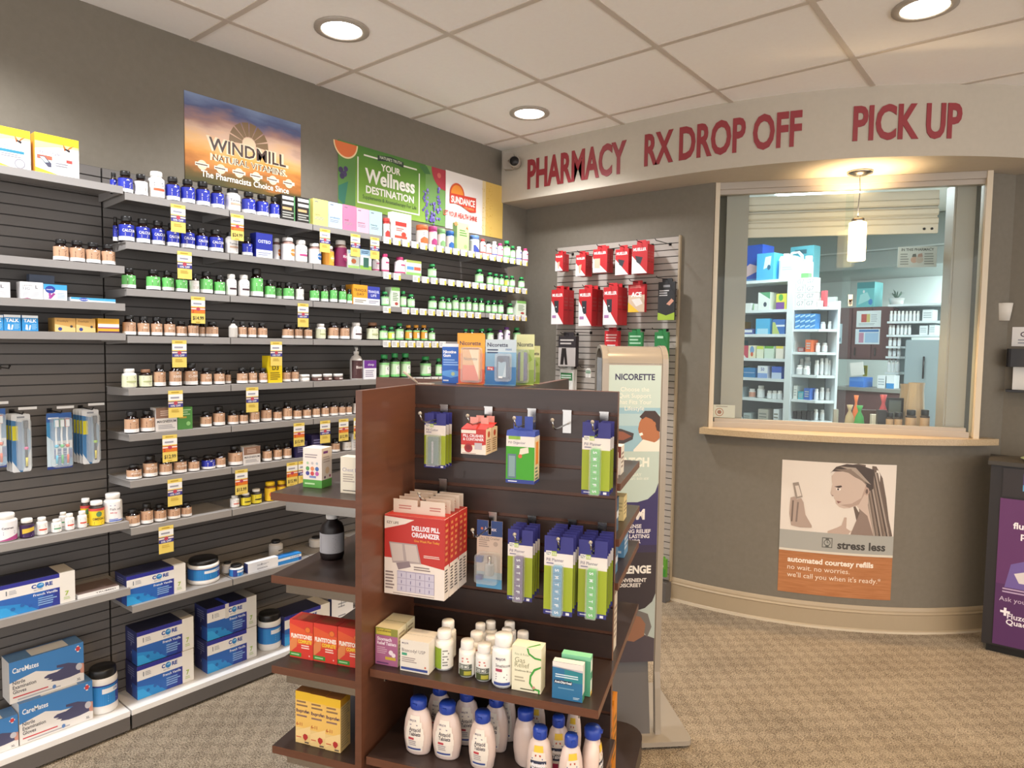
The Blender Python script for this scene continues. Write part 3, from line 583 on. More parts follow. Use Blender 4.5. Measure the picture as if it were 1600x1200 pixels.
CORE_FR = [('r', 0, .87, .79, 1, '#2d2f92'), ('r', 0, .56, .79, .87, '#e8e6e4'), ('r', 0, 0, .79, .56, '#2b62b4'), ('p', [(0, 0), (.5, 0), (.3, .3), (0, .4)], '#2a8ad2'), ('p', [(0, 0), (.25, 0), (.1, .28), (0, .3)], '#34a0e2'), ('p', [(.5, 0), (.79, 0), (.79, .56), (.6, .56)], '#2c48a0'), ('p', [(.68, 0), (.79, 0), (.79, .56), (.74, .56)], '#2b3690'),
    ('t', 'C', .42, .7, .11, '#2c4a9c', 'l', 0, 3), ('c', .535, .755, .05, '#2f7fc4'), ('p', [(.5, .77), (.56, .82), (.575, .76), (.53, .75)], '#8ac4e8'), ('t', 'RE', .6, .7, .11, '#2c4a9c', 'l', 0, 3), ('t', 'RESTORE', .45, .615, .035, '#6a6a74', 'l', .28, 0), ('t', 'French Vanilla', .76, .44, .07, '#e8eef8', 'r', .42, 1), ('L', .5, .1, .76, .38, 4, '#8ab0e0'),
    ('r', .1, .66, .112, .8, '#4a5a6a'), ('L', .14, .66, .24, .8, 3, '#a8aab0'), ('t', '7', .885, .24, .14, '#9ab83c', 'c', 0, 1), ('L', .84, .1, .94, .2, 2, '#b8c890'), ('c', .18, .2, .03, '#2568b0'), ('c', .3, .26, .03, '#2a66b4'), ('c', .4, .18, .025, '#2a5cae')]
CORE_SD = [('r', 0, 0, 1, 1, '#2b3166'), ('r', .55, 0, 1, .42, '#2a4e98'), ('t', '7', .5, .5, .1, '#c8cce0', 'c', 0, 0), ('t', '7', .5, .25, .08, '#c8cce0', 'c', 0, 0), ('L', .2, .62, .8, .9, 4, '#7a80a8')]
box2(.235, .13, '#e9e6e0', CORE_FR, 'blue and white shake carton reading CORE RESTORE', 'co', d=.115, ls=CORE_SD, tp=[('r', 0, 0, .79, 1, '#22243f'), ('r', .79, 0, 1, 1, '#bdb5a8')])
box2(.14, .1, '#ebebee', [('L', .3, .52, .7, .7, 2, '#a0a4ac'), ('r', .44, .54, .46, .76, '#3a4450'), ('L', .3, .16, .72, .32, 2, '#8a8a96')], 'white carton with dark blue side', 'wb2', d=.03, ls=[('r', 0, 0, 1, 1, '#2a3262')])
box2(.13, .11, '#2f86d0', [('r', 0, .48, 1, .82, '#e8ecf2'), ('t', 'CORE', .92, .58, .14, '#3a6ab0', 'r', .4, 2), ('r', .88, 0, 1, .48, '#2b56a0')], 'small blue carton reading CORE', 'cs', d=.05, tp=[('r', 0, 0, .8, 1, '#2b7ac8')])
box2(.13, .05, '#ecebea', [('t', 'TRUMED', .42, .36, .28, '#4a4a50', 'l', .5, 1)], 'flat white carton', 'fl', d=.11, tp=[('r', 0, 0, 1, 1, '#6f5c55')])
GLV = [('r', 0, .62, 1, 1, '#3f7fc0'), ('p', [(0, .5), (.35, .62), (0, .66)], '#3f7fc0'), ('p', [(.3, .64), (.55, .5), (1, .42), (1, .62), (.3, .68)], '#3f7fc0'), ('t', 'CareMates', .04, .72, .12, '#eef2f6', 'l', .34, 1), ('t', 'Nitrile', .04, .44, .085, '#4a4a52', 'l', .3, 1), ('t', 'Examination', .04, .33, .085, '#4a4a52', 'l', .42, 1), ('t', 'Gloves', .04, .22, .085, '#4a4a52', 'l', .3, 1), ('r', .04, .12, .5, .15, '#c8444a'),
    ('r', .88, .84, .96, .88, '#f0f0f0'), ('r', .905, .78, .935, .94, '#f0f0f0'), ('c', .92, .86, .03, '#c8444a'),
    ('p', [(.45, .4), (.5, .44), (.62, .44), (.72, .5), (.62, .54), (.62, .6), (.78, .58), (.9, .5), (.98, .46), (.98, .24), (.9, .22), (.8, .2), (.66, .2), (.54, .24), (.56, .28), (.48, .32), (.52, .34), (.45, .37)], '#4a4a6a'), ('p', [(.93, .48), (1, .45), (1, .2), (.95, .22)], '#c89080'), ('c', .93, .4, .045, '#c0c0c8'), ('L', .1, .03, .7, .09, 1, '#a8a8b0'), ('c', .58, .09, .025, '#5a80b8'), ('t', 'XL', .95, .05, .06, '#6a6a70', 'r', 0, 1)]
box2(.27, .135, '#e4e1de', GLV, 'glove carton reading CareMates', 'gl', d=.1, tp=[('r', 0, 0, 1, 1, '#5f88b8'), ('r', .3, .1, .8, .9, '#e0dedc')])
# ---------------------------------------------------------------- rows
SEEN = []
def put(k, pl, pr, pt, z, back=0, xf=None, lean=None):
    w0, h0, fn, desc, cat, dr = K[k]
    xf = (XF - .012 if xf is None else xf) - back
    pc = (pl + pr) / 2
    isbox = cat in ('box',)
    if isbox:
        y0 = onx(pl, 600, xf).y; y1 = onx(pr, 600, xf).y
        w = y1 - y0; y = (y0 + y1) / 2; s = w / w0; d = min(dr * w0 * min(s, 1.2), xf - XB - .004); sy = d / (dr * w0); x = xf - d / 2; xq = xf
    else:
        d = ray(pc, 600); ct = abs(d.x) / math.hypot(d.x, d.y)
        r = .5 * (onx(pr, 600, xf - .02).y - onx(pl, 600, xf - .02).y) * ct * .99
        x = xf - r; y = onx(pc, 600, x).y; s = sy = 2 * r / w0; xq = x
    zt = onx(pc, pt, xq).z; sz = max(.3, (zt - z) / h0)
    o = spawn(k, fn, place(x, y, z, FACE_X, (s, sy, sz)))
    SEEN.append((o, k, y)); return o
def row(phrase, z, items, back=0):
    global SEEN
    SEEN = []
    for it in items: put(it[3], it[0], it[1], it[2], z, back if len(it) < 5 else it[4])
    finish(phrase)
def finish(phrase):
    by = {}
    for o, k, y in SEEN: by.setdefault(K[k][3], []).append((y, o, k))
    for desc, l in by.items():
        l.sort(key=lambda q: q[0]); cat = K[l[0][2]][4]
        for i, (y, o, k) in enumerate(l):
            tag(o, f'{desc} on the {phrase}' if len(l) == 1 else f'{ORD[i]} {desc} from the left, {phrase}', cat, None if len(l) == 1 else desc + ', ' + phrase)
T = LIP / 2 + .0005
row('top main-wall shelf', ROWZ[1] + T, [(178, 189, 271, 'wb', .05), (190, 213, 269, 'wb'), (215, 236, 274, 'tw'), (236, 262, 270, 'wo'), (263, 285, 278, 'wb'), (286, 308, 282, 'wb'), (309, 331, 285, 'wb'), (332, 353, 292, 'wb'),
    (354, 378, 296, 'bwh'), (380, 401, 301, 'wb'), (401, 421, 305, 'wb'), (422, 438, 309, 'wb'), (441, 462, 305, 'kb'), (465, 485, 309, 'kb'), (490, 513, 312, 'p1'), (514, 535, 317, 'p2'), (536, 556, 321, 'p3'), (557, 576, 326, 'p4'), (577, 596, 330, 'p5'),
    (597, 608, 341, 'jr'), (612, 641, 333, 'xc'), (648, 667, 352, 'jo'), (667, 681, 354, 'jm'), (681, 694, 358, 'jg'), (694, 707, 361, 'jb'), (712, 730, 348, 'xf'), (731, 746, 368, 'jw'), (747, 756, 373, 'rc'), (756, 765, 377, 'kc'), (765, 774, 377, 'hc'), (774, 783, 380, 'pc'), (783, 794, 376, 'gc'), (794, 802, 384, 'gc'), (803, 812, 385, 'hc'), (813, 822, 388, 'pc')])
row('second main-wall shelf', ROWZ[2] + T, [(181, 189, 340, 'wb', .05), (190, 214, 339, 'bc'), (216, 238, 343, 'bc'), (240, 261, 346, 'bc'), (263, 283, 350, 'bc'), (285, 307, 352, 'bc'), (308, 327, 358, 'bc'), (328, 351, 360, 'bc'), (353, 374, 364, 'bwh'), (380, 396, 372, 'wb'), (402, 427, 365, 'xb'), (427, 439, 373, 'ba', .05), (440, 461, 372, 'ba'), (461, 480, 376, 'bp'), (482, 502, 381, 'bb'), (503, 522, 385, 'bo'), (522, 542, 376, 'bm'), (544, 561, 391, 'xo'), (562, 580, 390, 'xg'),
    (581, 592, 401, 'pd'), (594, 607, 397, 'pc'), (615, 632, 402, 'pc'), (634, 657, 407, 'xr'), (667, 680, 413, 'gc'), (740, 753, 421, 'gc'), (758, 768, 426, 'gc'), (768, 777, 428, 'gc'), (777, 785, 429, 'gc'), (785, 793, 431, 'gy'), (793, 802, 431, 'gc'), (807, 817, 433, 'gc')])
row('third main-wall shelf', ROWZ[3] + T, [(193, 215, 420, 'wg'), (231, 253, 422, 'wg'), (255, 274, 424, 'wg'), (276, 295, 428, 'wg'), (298, 313, 429, 'tw'), (314, 334, 425, 'wg'), (336, 353, 431, 'wg'), (354, 371, 429, 'wp'), (373, 391, 430, 'wp'), (392, 412, 420, 'wg'), (414, 431, 438, 'wg'), (431, 442, 441, 'wg', .04), (443, 460, 442, 'wg'), (462, 475, 443, 'tw'), (484, 499, 446, 'wg'), (501, 513, 447, 'wg'), (515, 527, 444, 'wg'), (529, 541, 446, 'wg'), (542, 550, 452, 'wg'), (552, 574, 445, 'xt'), (574, 593, 448, 'xl'),
    (594, 607, 456, 'gc'), (611, 624, 449, 'xs'), (624, 634, 455, 'gc'), (635, 647, 460, 'gc'), (668, 681, 463, 'gc'), (684, 695, 464, 'gc'), (695, 704, 466, 'gc'), (704, 715, 461, 'gc'), (715, 725, 465, 'gc'), (725, 735, 464, 'gc'), (735, 745, 466, 'gc'), (745, 755, 466, 'gc'), (756, 765, 470, 'gc'), (765, 775, 469, 'gc'), (775, 785, 469, 'gc'), (790, 800, 474, 'gc'), (806, 820, 470, 'xs')])
row('fourth main-wall shelf', ROWZ[4] + T, [(193, 214, 493, 'wt'), (216, 235, 495, 'tB6'), (237, 255, 496, 'tB12'), (257, 275, 497, 'tB12'), (276, 293, 502, 'wt'), (294, 311, 500, 'wt'), (311, 322, 503, 'wt', .03), (323, 342, 503, 'wt'), (358, 372, 496, 'drop'), (373, 386, 503, 'wt'), (387, 401, 504, 'wt'), (402, 418, 505, 'wt'), (441, 459, 507, 'wt'), (460, 473, 507, 'wt'), (474, 488, 508, 'wt'), (493, 509, 506, 'wc'), (512, 529, 503, 'wt'), (530, 546, 504, 'wt'), (547, 565, 504, 'wp'), (572, 591, 504, 'bcream'),
    (592, 605, 509, 'gc'), (605, 616, 511, 'gy'), (617, 630, 505, 'gc'), (632, 643, 508, 'oc'), (644, 655, 508, 'oc'), (656, 667, 508, 'oc'), (668, 679, 513, 'gc'), (722, 731, 514, 'gc'), (731, 741, 515, 'gc'), (746, 757, 514, 'gc'), (758, 770, 513, 'gc'), (776, 785, 516, 'vc'), (785, 796, 511, 'vc'), (800, 812, 512, 'gc')])
row('fifth main-wall shelf', ROWZ[5] + T, [(190, 214, 576, 'wc'), (217, 238, 577, 'bcream'), (240, 259, 569, 'wt'), (264, 284, 568, 't1000'), (286, 296, 571, 'wt', .04), (289, 309, 568, 'tC-500', 0), (313, 331, 575, 'tD3'), (334, 351, 575, 'tD3'), (351, 361, 578, 'wt', .03), (370, 387, 575, 'tD3'), (388, 402, 574, 'tD3'), (404, 418, 575, 'tD3'), (420, 441, 556, 'xy'), (441, 454, 574, 'wt'), (454, 467, 573, 'wt'), (467, 484, 585, 'wjar'), (486, 503, 585, 'jar'), (504, 519, 584, 'jar'), (520, 536, 584, 'jar'), (546, 567, 542, 'pump'), (569, 588, 563, 'xv'),
    (592, 608, 554, 'gc'), (609, 624, 552, 'gc'), (625, 641, 552, 'gc'), (656, 673, 557, 'gc'), (680, 690, 560, 'gc')])
row('sixth main-wall shelf', ROWZ[6] + T, [(193, 216, 643, 'wt'), (218, 241, 641, 'wt'), (243, 276, 637, 'xm'), (277, 300, 636, 'xq'), (312, 330, 643, 'wt'), (332, 351, 635, 'wt'), (355, 372, 641, 'wt'), (373, 387, 641, 'wt'), (389, 405, 635, 'wt'), (407, 424, 631, 'wt'), (426, 440, 636, 'wt'), (441, 456, 628, 'wt'), (457, 471, 634, 'wt'), (472, 486, 633, 'wt'), (487, 500, 631, 'wt'), (501, 514, 630, 'wt'), (514, 528, 628, 'wt'), (528, 540, 629, 'wt'), (540, 550, 629, 'wt'), (551, 564, 621, 'tw')])
row('seventh main-wall shelf', ROWZ[7] + T, [(195, 219, 726, 'tZINC'), (221, 244, 712, 'tBIOTIN'), (246, 267, 715, 'wt'), (269, 290, 712, 'tC-500'), (292, 310, 713, 'wt'), (313, 335, 711, 'wb'), (335, 351, 707, 'wt'), (355, 378, 696, 'wt'), (380, 406, 698, 'xm'), (409, 424, 696, 'wt'), (426, 440, 694, 'wt'), (441, 455, 692, 'wt'), (462, 480, 690, 'xd'), (487, 506, 679, 'xd'), (517, 531, 685, 'wt'), (534, 549, 683, 'tw'), (551, 566, 677, 'xw')])
row('eighth main-wall shelf', ROWZ[8] + T, [(192, 215, 796, 'wt'), (216, 236, 787, 'wt'), (237, 257, 788, 'wt'), (258, 279, 786, 'wt'), (280, 297, 785, 'wt'), (356, 374, 774, 'lr'), (375, 390, 770, 'yb'), (391, 407, 764, 'yb'), (412, 430, 753, 'yc'), (431, 447, 751, 'yc')])
SEEN = []
for a in [(460, 479, 798, 'bl'), (486, 505, 795, 'lr'), (508, 524, 792, 'wo')]: put(*a, ROWZ[8] - .045 + T) if 0 else put(a[3], a[0], a[1], a[2], ROWZ[8] - .045 + T)
finish('lower eighth shelf behind the brown bottle')
row('ninth main-wall shelf', ROWZ[9] + T, [(192, 286, 892, 'co'), (288, 341, 872, 'tub'), (343, 362, 878, 'wq', .06), (355, 378, 882, 'sm'), (385, 433, 876, 'wb2'), (433, 470, 869, 'cs'), (418, 441, 844, 'wq', .09), (482, 506, 838, 'wq', .09)])
# bottom bases
zb = DECK + .001; XBX = -2.744
SEEN = []
put('co', 206, 297, 1030, zb, xf=XBX); put('tub', 126, 176, 1044, zb, xf=-2.73); put('co', 319, 398, 992, zb, xf=XBX); put('tub', 399, 438, 957, zb, xf=-2.735); put('co', 443, 515, 953, zb, xf=XBX + .01); put('wb2', 518, 552, 925, zb, xf=XBX)
for o, lb in zip([q[0] for q in SEEN], ['lower blue and white CORE RESTORE carton of the left stack on the floor base', 'white powder tub with black lid beside the glove cartons', 'lower blue and white CORE RESTORE carton of the stack beside the floor tub', 'white powder tub with black lid between CORE RESTORE cartons on the base', 'single CORE RESTORE carton on the base behind the red vitamin cartons', 'white carton with dark blue side behind the red vitamin cartons']): tag(o, lb, K[dict((id(a), b) for a, b, _ in SEEN)[id(o)]][4])
for i, (src, lb) in enumerate(((SEEN[0][0], 'upper CORE RESTORE carton of the left stack on the floor base'), (SEEN[2][0], 'upper CORE RESTORE carton with blue tape, stacked beside the floor tub'))):
    h = K['co'][1] * src.matrix_world.to_scale().z
    o = src.copy(); COL.objects.link(o); o.matrix_world = Matrix.Translation((-.006, .004, h + .0008)) @ src.matrix_world; tag(o, lb, 'box', 'blue CORE RESTORE cartons')
    if i:
        b = MB(); b.box(-.035, -.018, -.0585, .04, .1302, .1306, '#3a4fd0'); b.box(-.035, -.018, -.0588, -.0584, .07, .1304, '#d8d4d0'); obj('tape', b, o)
SEEN = []
put('gl', 15, 134, 1086, zb, xf=-2.735); put('gl', -112, 13, 1142, zb, xf=-2.735)
for (o, k, y), lb in zip(SEEN, ['front glove carton reading CareMates beside the floor tub', 'glove carton cut by the left picture edge, on the base']): tag(o, lb, 'box', 'glove cartons')
src = SEEN[0][0]; o = src.copy(); COL.objects.link(o)
o.matrix_world = place(-2.735 - .062, src.matrix_world.translation.y - .02, zb + K['gl'][1] * src.matrix_world.to_scale().z + .001, FACE_X, src.matrix_world.to_scale()); tag(o, 'shaded glove carton stacked on top behind the front glove carton', 'box', 'glove cartons')
# left bay
row('toothbrush-bay top shelf', ROWA[1] + T, [(-9, 57, 201, 'fs1'), (64, 131, 215, 'fs2')])
row('second toothbrush-bay shelf', ROWA[2] + T, [(88, 112, 375, 'wt'), (113, 137, 377, 'wt'), (138, 161, 380, 'wt'), (162, 184, 383, 'wt')])
row('third toothbrush-bay shelf', ROWA[3] + T, [(-24, 20, 440, 'lb'), (36, 71, 441, 'la'), (72, 108, 445, 'ld'), (114, 183, 466, 'le'), (50, 89, 430, 'lf', .13)])
row('fourth toothbrush-bay shelf', ROWA[4] + T, [(-18, 8, 492, 'tk'), (9, 35, 492, 'tk'), (37, 62, 493, 'tk'), (88, 120, 497, 'ts'), (121, 151, 498, 'ts'), (155, 188, 498, 'tp')])
row('fifth toothbrush-bay shelf', ROWA[5] + T, [(-20, 22, 803, 'ce'), (24, 48, 811, 'dk'), (48, 71, 809, 'lr'), (72, 93, 812, 'lg'), (94, 113, 803, 'lr'), (114, 133, 799, 'lr'), (85, 102, 801, 'lg', .07), (121, 138, 779, 'ye', .06), (134, 159, 783, 'ye'), (157, 188, 771, 'fo')])
row('sixth toothbrush-bay shelf', ROWA[6] + T, [(-14, 110, 906, 'co'), (114, 180, 931, 'fl')])
# toothbrush packs on hooks
def brush_fn(cols):
    def fn():
        n = len(cols); w = .055 if n == 1 else .078; h = .2
        c = MB(); c.rbox(-w / 2, w / 2, 0, .0008, -h, 0, '#d8dadc', .006, axis='y')
        P = flat((-w / 2, 0, -h), (1, 0, 0), (0, 0, 1))
        if n == 1: c.art(P, w, h, [('p', [(0, .2), (.42, 0), (.55, 0), (.55, .86), (0, .9)], '#3f76a8'), ('r', .04, .55, .34, .8, '#d8d02a'), ('p', [(.55, 0), (1, .4), (1, .7), (.55, .9)], '#7fa6c4'), ('r', .3, .93, .7, .96, '#8a8f96')])
        else: c.art(P, w, h, [('r', 0, 0, 1, 1, '#3f8fc4'), ('r', 0, .84, 1, 1, '#2f5fa8'), ('p', [(0, .05), (.35, .05), (.25, .5), (0, .6)], '#c8dae4'), ('r', .3, .36, 1, .5, '#e9ebee'), ('t', 'RMOral', .64, .4, .045, '#23305a', 'c', .6, 2), ('r', .28, .18, 1, .34, '#2450a0'), ('L', .34, .2, .95, .32, 3, '#a8c0e0'), ('r', 0, 0, 1, .05, '#2a3f86'), ('L', .06, .88, .5, .94, 1, '#dfe8f2')])
        out = [('toothbrush_pack', c, None)]
        for i, k in enumerate(cols):
            x = (.012 if n == 1 else -.012 + i * .017); t = MB()
            t.tube([(x, -.008, -.185), (x, -.010, -.12), (x - .001, -.008, -.08), (x, -.008, -.05)], .0042 if n == 1 else .0032, '#23242a' if n == 1 else '#e4e8ea', 8)
            t.box(x - .006, x + .006, -.011, -.005, -.05, -.022, '#3a3c44' if n == 1 else k); t.box(x - .005, x + .005, -.018, -.011, -.048, -.024, '#4a4c54' if n == 1 else '#e8ecf0'); t.ball((x, -.010, -.118), .0065, k); t.tube([(x, -.0105, -.18), (x, -.0125, -.15)], .0038, k if n > 1 else '#d8c83c', 6)
            out.append(('toothbrush', t, 0))
        q = MB(); q.rbox(-w * .42 + (.008 if n == 1 else .004), w * .45, -.021, -.0006, -h * .96, -h * .08, 'clear_plastic', .01, axis='y'); out.append(('blister', q, 0))
        return out
    return fn
def peg(L, k='dark_metal', r=.0022, tip=True, flag=False):
    def fn():
        b = MB(); b.tube([(0, 0, 0), (0, -L * .93, 0), (0, -L, .008)], r, k, 6)
        p = MB(); p.box(-.008, .008, -.003, 0, -.008, .008, k); t = MB(); t.ball((0, -L, .009), .004, k)
        if flag: q = MB(); q.box(-.004, .05, -L * .72, -L * .72 + .0015, .012, .021, '#e4e4e4'); return [('peg_hook', b, None), ('back_plate', p, 0), ('label_holder', q, 0)]
        return [('peg_hook', b, None), ('back_plate', p, 0)] + ([('tip', t, 0)] if tip else [])
    return fn
mat('pink_dot', '#d8508a', .4); mat('lime_dot', '#9cc83c', .4)
for j, (px, py, n, cols, nm) in enumerate([(32, 648, 3, ['pink_dot'], 'pink'), (92, 646, 1, ['#4fb8d8', '#58b86a', '#d8603c'], ''), (141, 641, 4, ['lime_dot'], 'lime'), (-14, 640, 1, ['#4fb8d8', '#58b86a', '#d8603c'], '')]):
    p = onx(px, py, XB + .10); z = p.z
    spawn(('peg', 'LF'), peg(.13, flag=True), place(XB, p.y, z + .004, FACE_X), f"peg hook holding the {['pink-dotted toothbrush packs', 'blue multi-brush pack', 'lime-dotted toothbrush packs', 'pack at the left picture edge'][j]}", 'hook', 'peg hooks of the toothbrush bay')
    for i in range(n):
        x = XB + .10 - i * .024
        lb = (f'{ORD[i]} toothbrush pack with {nm} dot from the front of its hook' if nm else ['', 'blue pack of three coloured toothbrushes reading RMOral', '', 'blue toothbrush pack cut by the left picture edge'][j])
        spawn(('tb', tuple(cols)), brush_fn(cols), place(x, p.y - i * .002, z + .002, FACE_X), lb, 'toothbrush', 'packed toothbrushes on hooks')
    c = onx(px + 22, py - 8, XB + .135)
p = onx(8, 575, XB + .08); spawn(('peg', 'L'), peg(.13), place(XB, p.y, p.z, FACE_X), 'empty black peg hook under the test strip cartons', 'hook', 'peg hooks of the toothbrush bay')
# hanging sale tags
def tag_fn(col, price):
    def fn():
        w, h = .055, .105; b = MB(); b.box(-w / 2, w / 2, 0, .0008, -h, 0, '#e8cf6a')
        P = flat((-w / 2, 0, -h), (1, 0, 0), (0, 0, 1))
        c1, c2 = ('#3c3a86', '#4a3a6a') if col == 'p' else ('#d0432f', '#e8862c')
        els = [('r', 0, .64, 1, .86, '#f0efee'), ('r', 0, .57, 1, .6, c1), ('r', 0, .52, 1, .57, '#f0ded0'), ('r', 0, .49, 1, .52, c1), ('r', 0, .38, 1, .49, c1 if col == 'p' else '#e07a2a'), ('c', .5, .54, .14, '#b8455a'), ('L', .2, .9, .8, .97, 1, '#b8952a'), ('L', .15, .68, .85, .8, 1, '#9a9aa8')]
        els += [('t', '10% OFF', .5, .405, .07, '#f2eef6', 'c', .8, 1), ('L', .2, .2, .8, .32, 2, '#c8a84a')] if col == 'p' else [('t', '2', .06, .4, .1, '#c8342c', 'l', 0, 2), ('t', '$' + price, .5, .14, .13, '#4a4434', 'c', .8, 1), ('L', .3, .03, .7, .08, 1, '#b8952a')]
        b.art(P, w, h, els); return [('sale_tag', b, None)]
    return fn
TAGS = {1: [(282, 'p'), (373, 'r24'), (508, 'p'), (555, 'p'), (585, 'p')], 2: [(291, 'p')], 3: [(311, 'r14'), (474, 'p')], 4: [(281, 'p'), (432, 'p')], 5: [(274, 'p'), (394, 'p')], 6: [(264, 'r12'), (467, 'r15'), (508, 'p'), (537, 'r12'), (560, 'r12')], 7: [(271, 'p'), (376, 'r13'), (456, 'r15'), (474, 'p')], 8: [(256, 'p')]}
for r, l in TAGS.items():
    z = ROWZ[r] - .001
    cnt = {}
    for px, t in l:
        o_y = onx(px, 600, XF + .006).y; c = t[0]; nm = 'purple striped yellow sale tag' if c == 'p' else f'red and orange sale tag priced {t[1:]}'
        same = [q for q in l if (q[1] == t)]; i = cnt.get(t, 0); cnt[t] = i + 1
        lb = f'{nm} hanging from the {ORD[r - 1]} shelf' if len(same) == 1 else f'{ORD[i]} {nm} from the left, hanging from the {ORD[r - 1]} shelf'
        spawn(('tag', t), tag_fn(c, t[1:] + '.99'), place(XF + .0065, o_y, z, FACE_X), lb, 'price tag', 'sale tags hanging from the shelves')
# price labels along the right-hand shelves
def pl_fn():
    b = MB(); b.box(-.024, .024, 0, .001, -.017, .017, '#f0eeec'); b.art(flat((-.024, 0, -.017), (1, 0, 0), (0, 0, 1)), .048, .034, [('r', .72, 0, 1, .7, '#e8cf5a'), ('L', .08, .2, .62, .8, 3, '#b0b0b4')])
    return [('price_label', b, None)]
for r, n, y1 in ((1, 19, 3.36), (2, 18, 3.36), (3, 19, 3.36), (4, 8, 2.64), (5, 8, 2.64)):
    for i in range(n):
        if r == 2 and i in (2,) or r == 3 and i in (1, 12): continue
        y = 2.245 + (y1 - 2.245) * i / (n - 1)
        spawn('plabel', pl_fn, place(XF + .0045, y, ROWZ[r] - .004, FACE_X), f'white and yellow price label, {ORD[i]} place from the left, {ORD[r - 1]} shelf edge', 'price label', 'price labels along the green bottle shelves')
# ---------------------------------------------------------------- posters above the shelves
def ramp_print(k, stops, noise=.2, scale=3, axis=2):
    m = mat(k, '#888888', .55, spec=.2); n, l, b = nodes(m)
    tc = n.new('ShaderNodeTexCoord'); sp = n.new('ShaderNodeSeparateXYZ'); nz = n.new('ShaderNodeTexNoise'); nz.inputs['Scale'].default_value = scale; nz.inputs['Detail'].default_value = 5
    mp = n.new('ShaderNodeMapping'); mp.inputs['Scale'].default_value = (1, 1, 2.2)
    l.new(tc.outputs['Generated'], sp.inputs[0]); l.new(tc.outputs['Generated'], mp.inputs[0]); l.new(mp.outputs[0], nz.inputs['Vector'])
    a = n.new('ShaderNodeMath'); a.operation = 'MULTIPLY_ADD'; a.inputs[1].default_value = noise; l.new(nz.outputs['Fac'], a.inputs[0]); l.new(sp.outputs[axis], a.inputs[2])
    s = n.new('ShaderNodeMath'); s.operation = 'SUBTRACT'; s.inputs[1].default_value = noise / 2; l.new(a.outputs[0], s.inputs[0])
    r = n.new('ShaderNodeValToRGB'); e = r.color_ramp.elements
    while len(e) < len(stops): e.new(.5)
    for q, (p, c) in zip(e, stops): q.position = p; q.color = lin(c)
    l.new(s.outputs[0], r.inputs[0]); l.new(r.outputs[0], b.inputs['Base Color'])
ramp_print('sunset_print', [(0, '#4f4a2c'), (.12, '#6b552e'), (.2, '#b06f3c'), (.34, '#e09a50'), (.5, '#e8b880'), (.62, '#d8b49c'), (.74, '#a8847c'), (.86, '#5c6488'), (1, '#7f8fb0')], .5, 2.2)
ramp_print('green_print', [(0, '#8fb04e'), (.5, '#6f9a3c'), (1, '#4c7a3a')], .25, 3)
def poster(name, y0, y1, z0, z1, base, els, label, x=WX + .0008, th=.003):
    w, h = y1 - y0, z1 - z0; b = MB(); b.box(-w / 2, w / 2, -th, 0, 0, h, base)
    P = flat((-w / 2, -th, 0), (1, 0, 0), (0, 0, 1)); q = MB(); q.art(P, w, h, els)
    o = obj(name, b, None, place(x, (y0 + y1) / 2, z0, FACE_X)); obj('printed_artwork', q, o); return tag(o, label, 'poster', 'posters above the shelves')
fan = []
for i in range(8):
    a = math.radians(6 + 168 * i / 7); ca, sa = math.cos(a), math.sin(a); A_ = .553 / .36
    pt = lambda r, t: (.52 + (r * ca - t * sa), .57 + (r * sa + t * ca) * A_)
    fan.append(('p', [pt(.06, -.012), pt(.17, -.03), pt(.17, .03), pt(.06, .012)], '#7f6546'))
badge = []
for i in range(6): x = .13 + i * .15; badge += [('c', x, .2, .038, '#d8c8a8'), ('r', x - .055, .185, x + .055, .225, '#e6dac4'), ('L', x - .05, .19, x + .05, .22, 1, '#5a4a40')]
poster('sunset_poster', 1.349, 1.901, 2.165, 2.529, 'sunset_print', [('c', .52, .57, .055, '#d8c2a0')] + fan + [('t', 'WINDMILL', .52, .4, .15, '#e8d4b4', 'c', .82, 3), ('t', 'WINDMILL', .52, .403, .142, '#43302a', 'c', .805, 1), ('t', 'NATURAL VITAMINS.', .53, .285, .074, '#e8d4b4', 'c', .74, 3), ('t', 'NATURAL VITAMINS.', .53, .287, .07, '#43302a', 'c', .732, 0)] + badge + [('t', 'The Pharmacists Choice Since', .12, .07, .07, '#eee4d4', 'l', .76, 1)],
       'sunset poster with windmill fan and the words WINDMILL NATURAL VITAMINS')
lav = []
rr = random.Random(3)
for cx, y0, y1 in ((.79, .05, .6), (.93, .1, .66), (.86, .0, .4)):
    for i in range(26): t = rr.random(); lav.append(('c', cx + (rr.random() - .5) * .05, y0 + (y1 - y0) * t, .006 + .006 * rr.random(), ('#6a5aa8', '#8a78c0', '#574a90')[i % 3]))
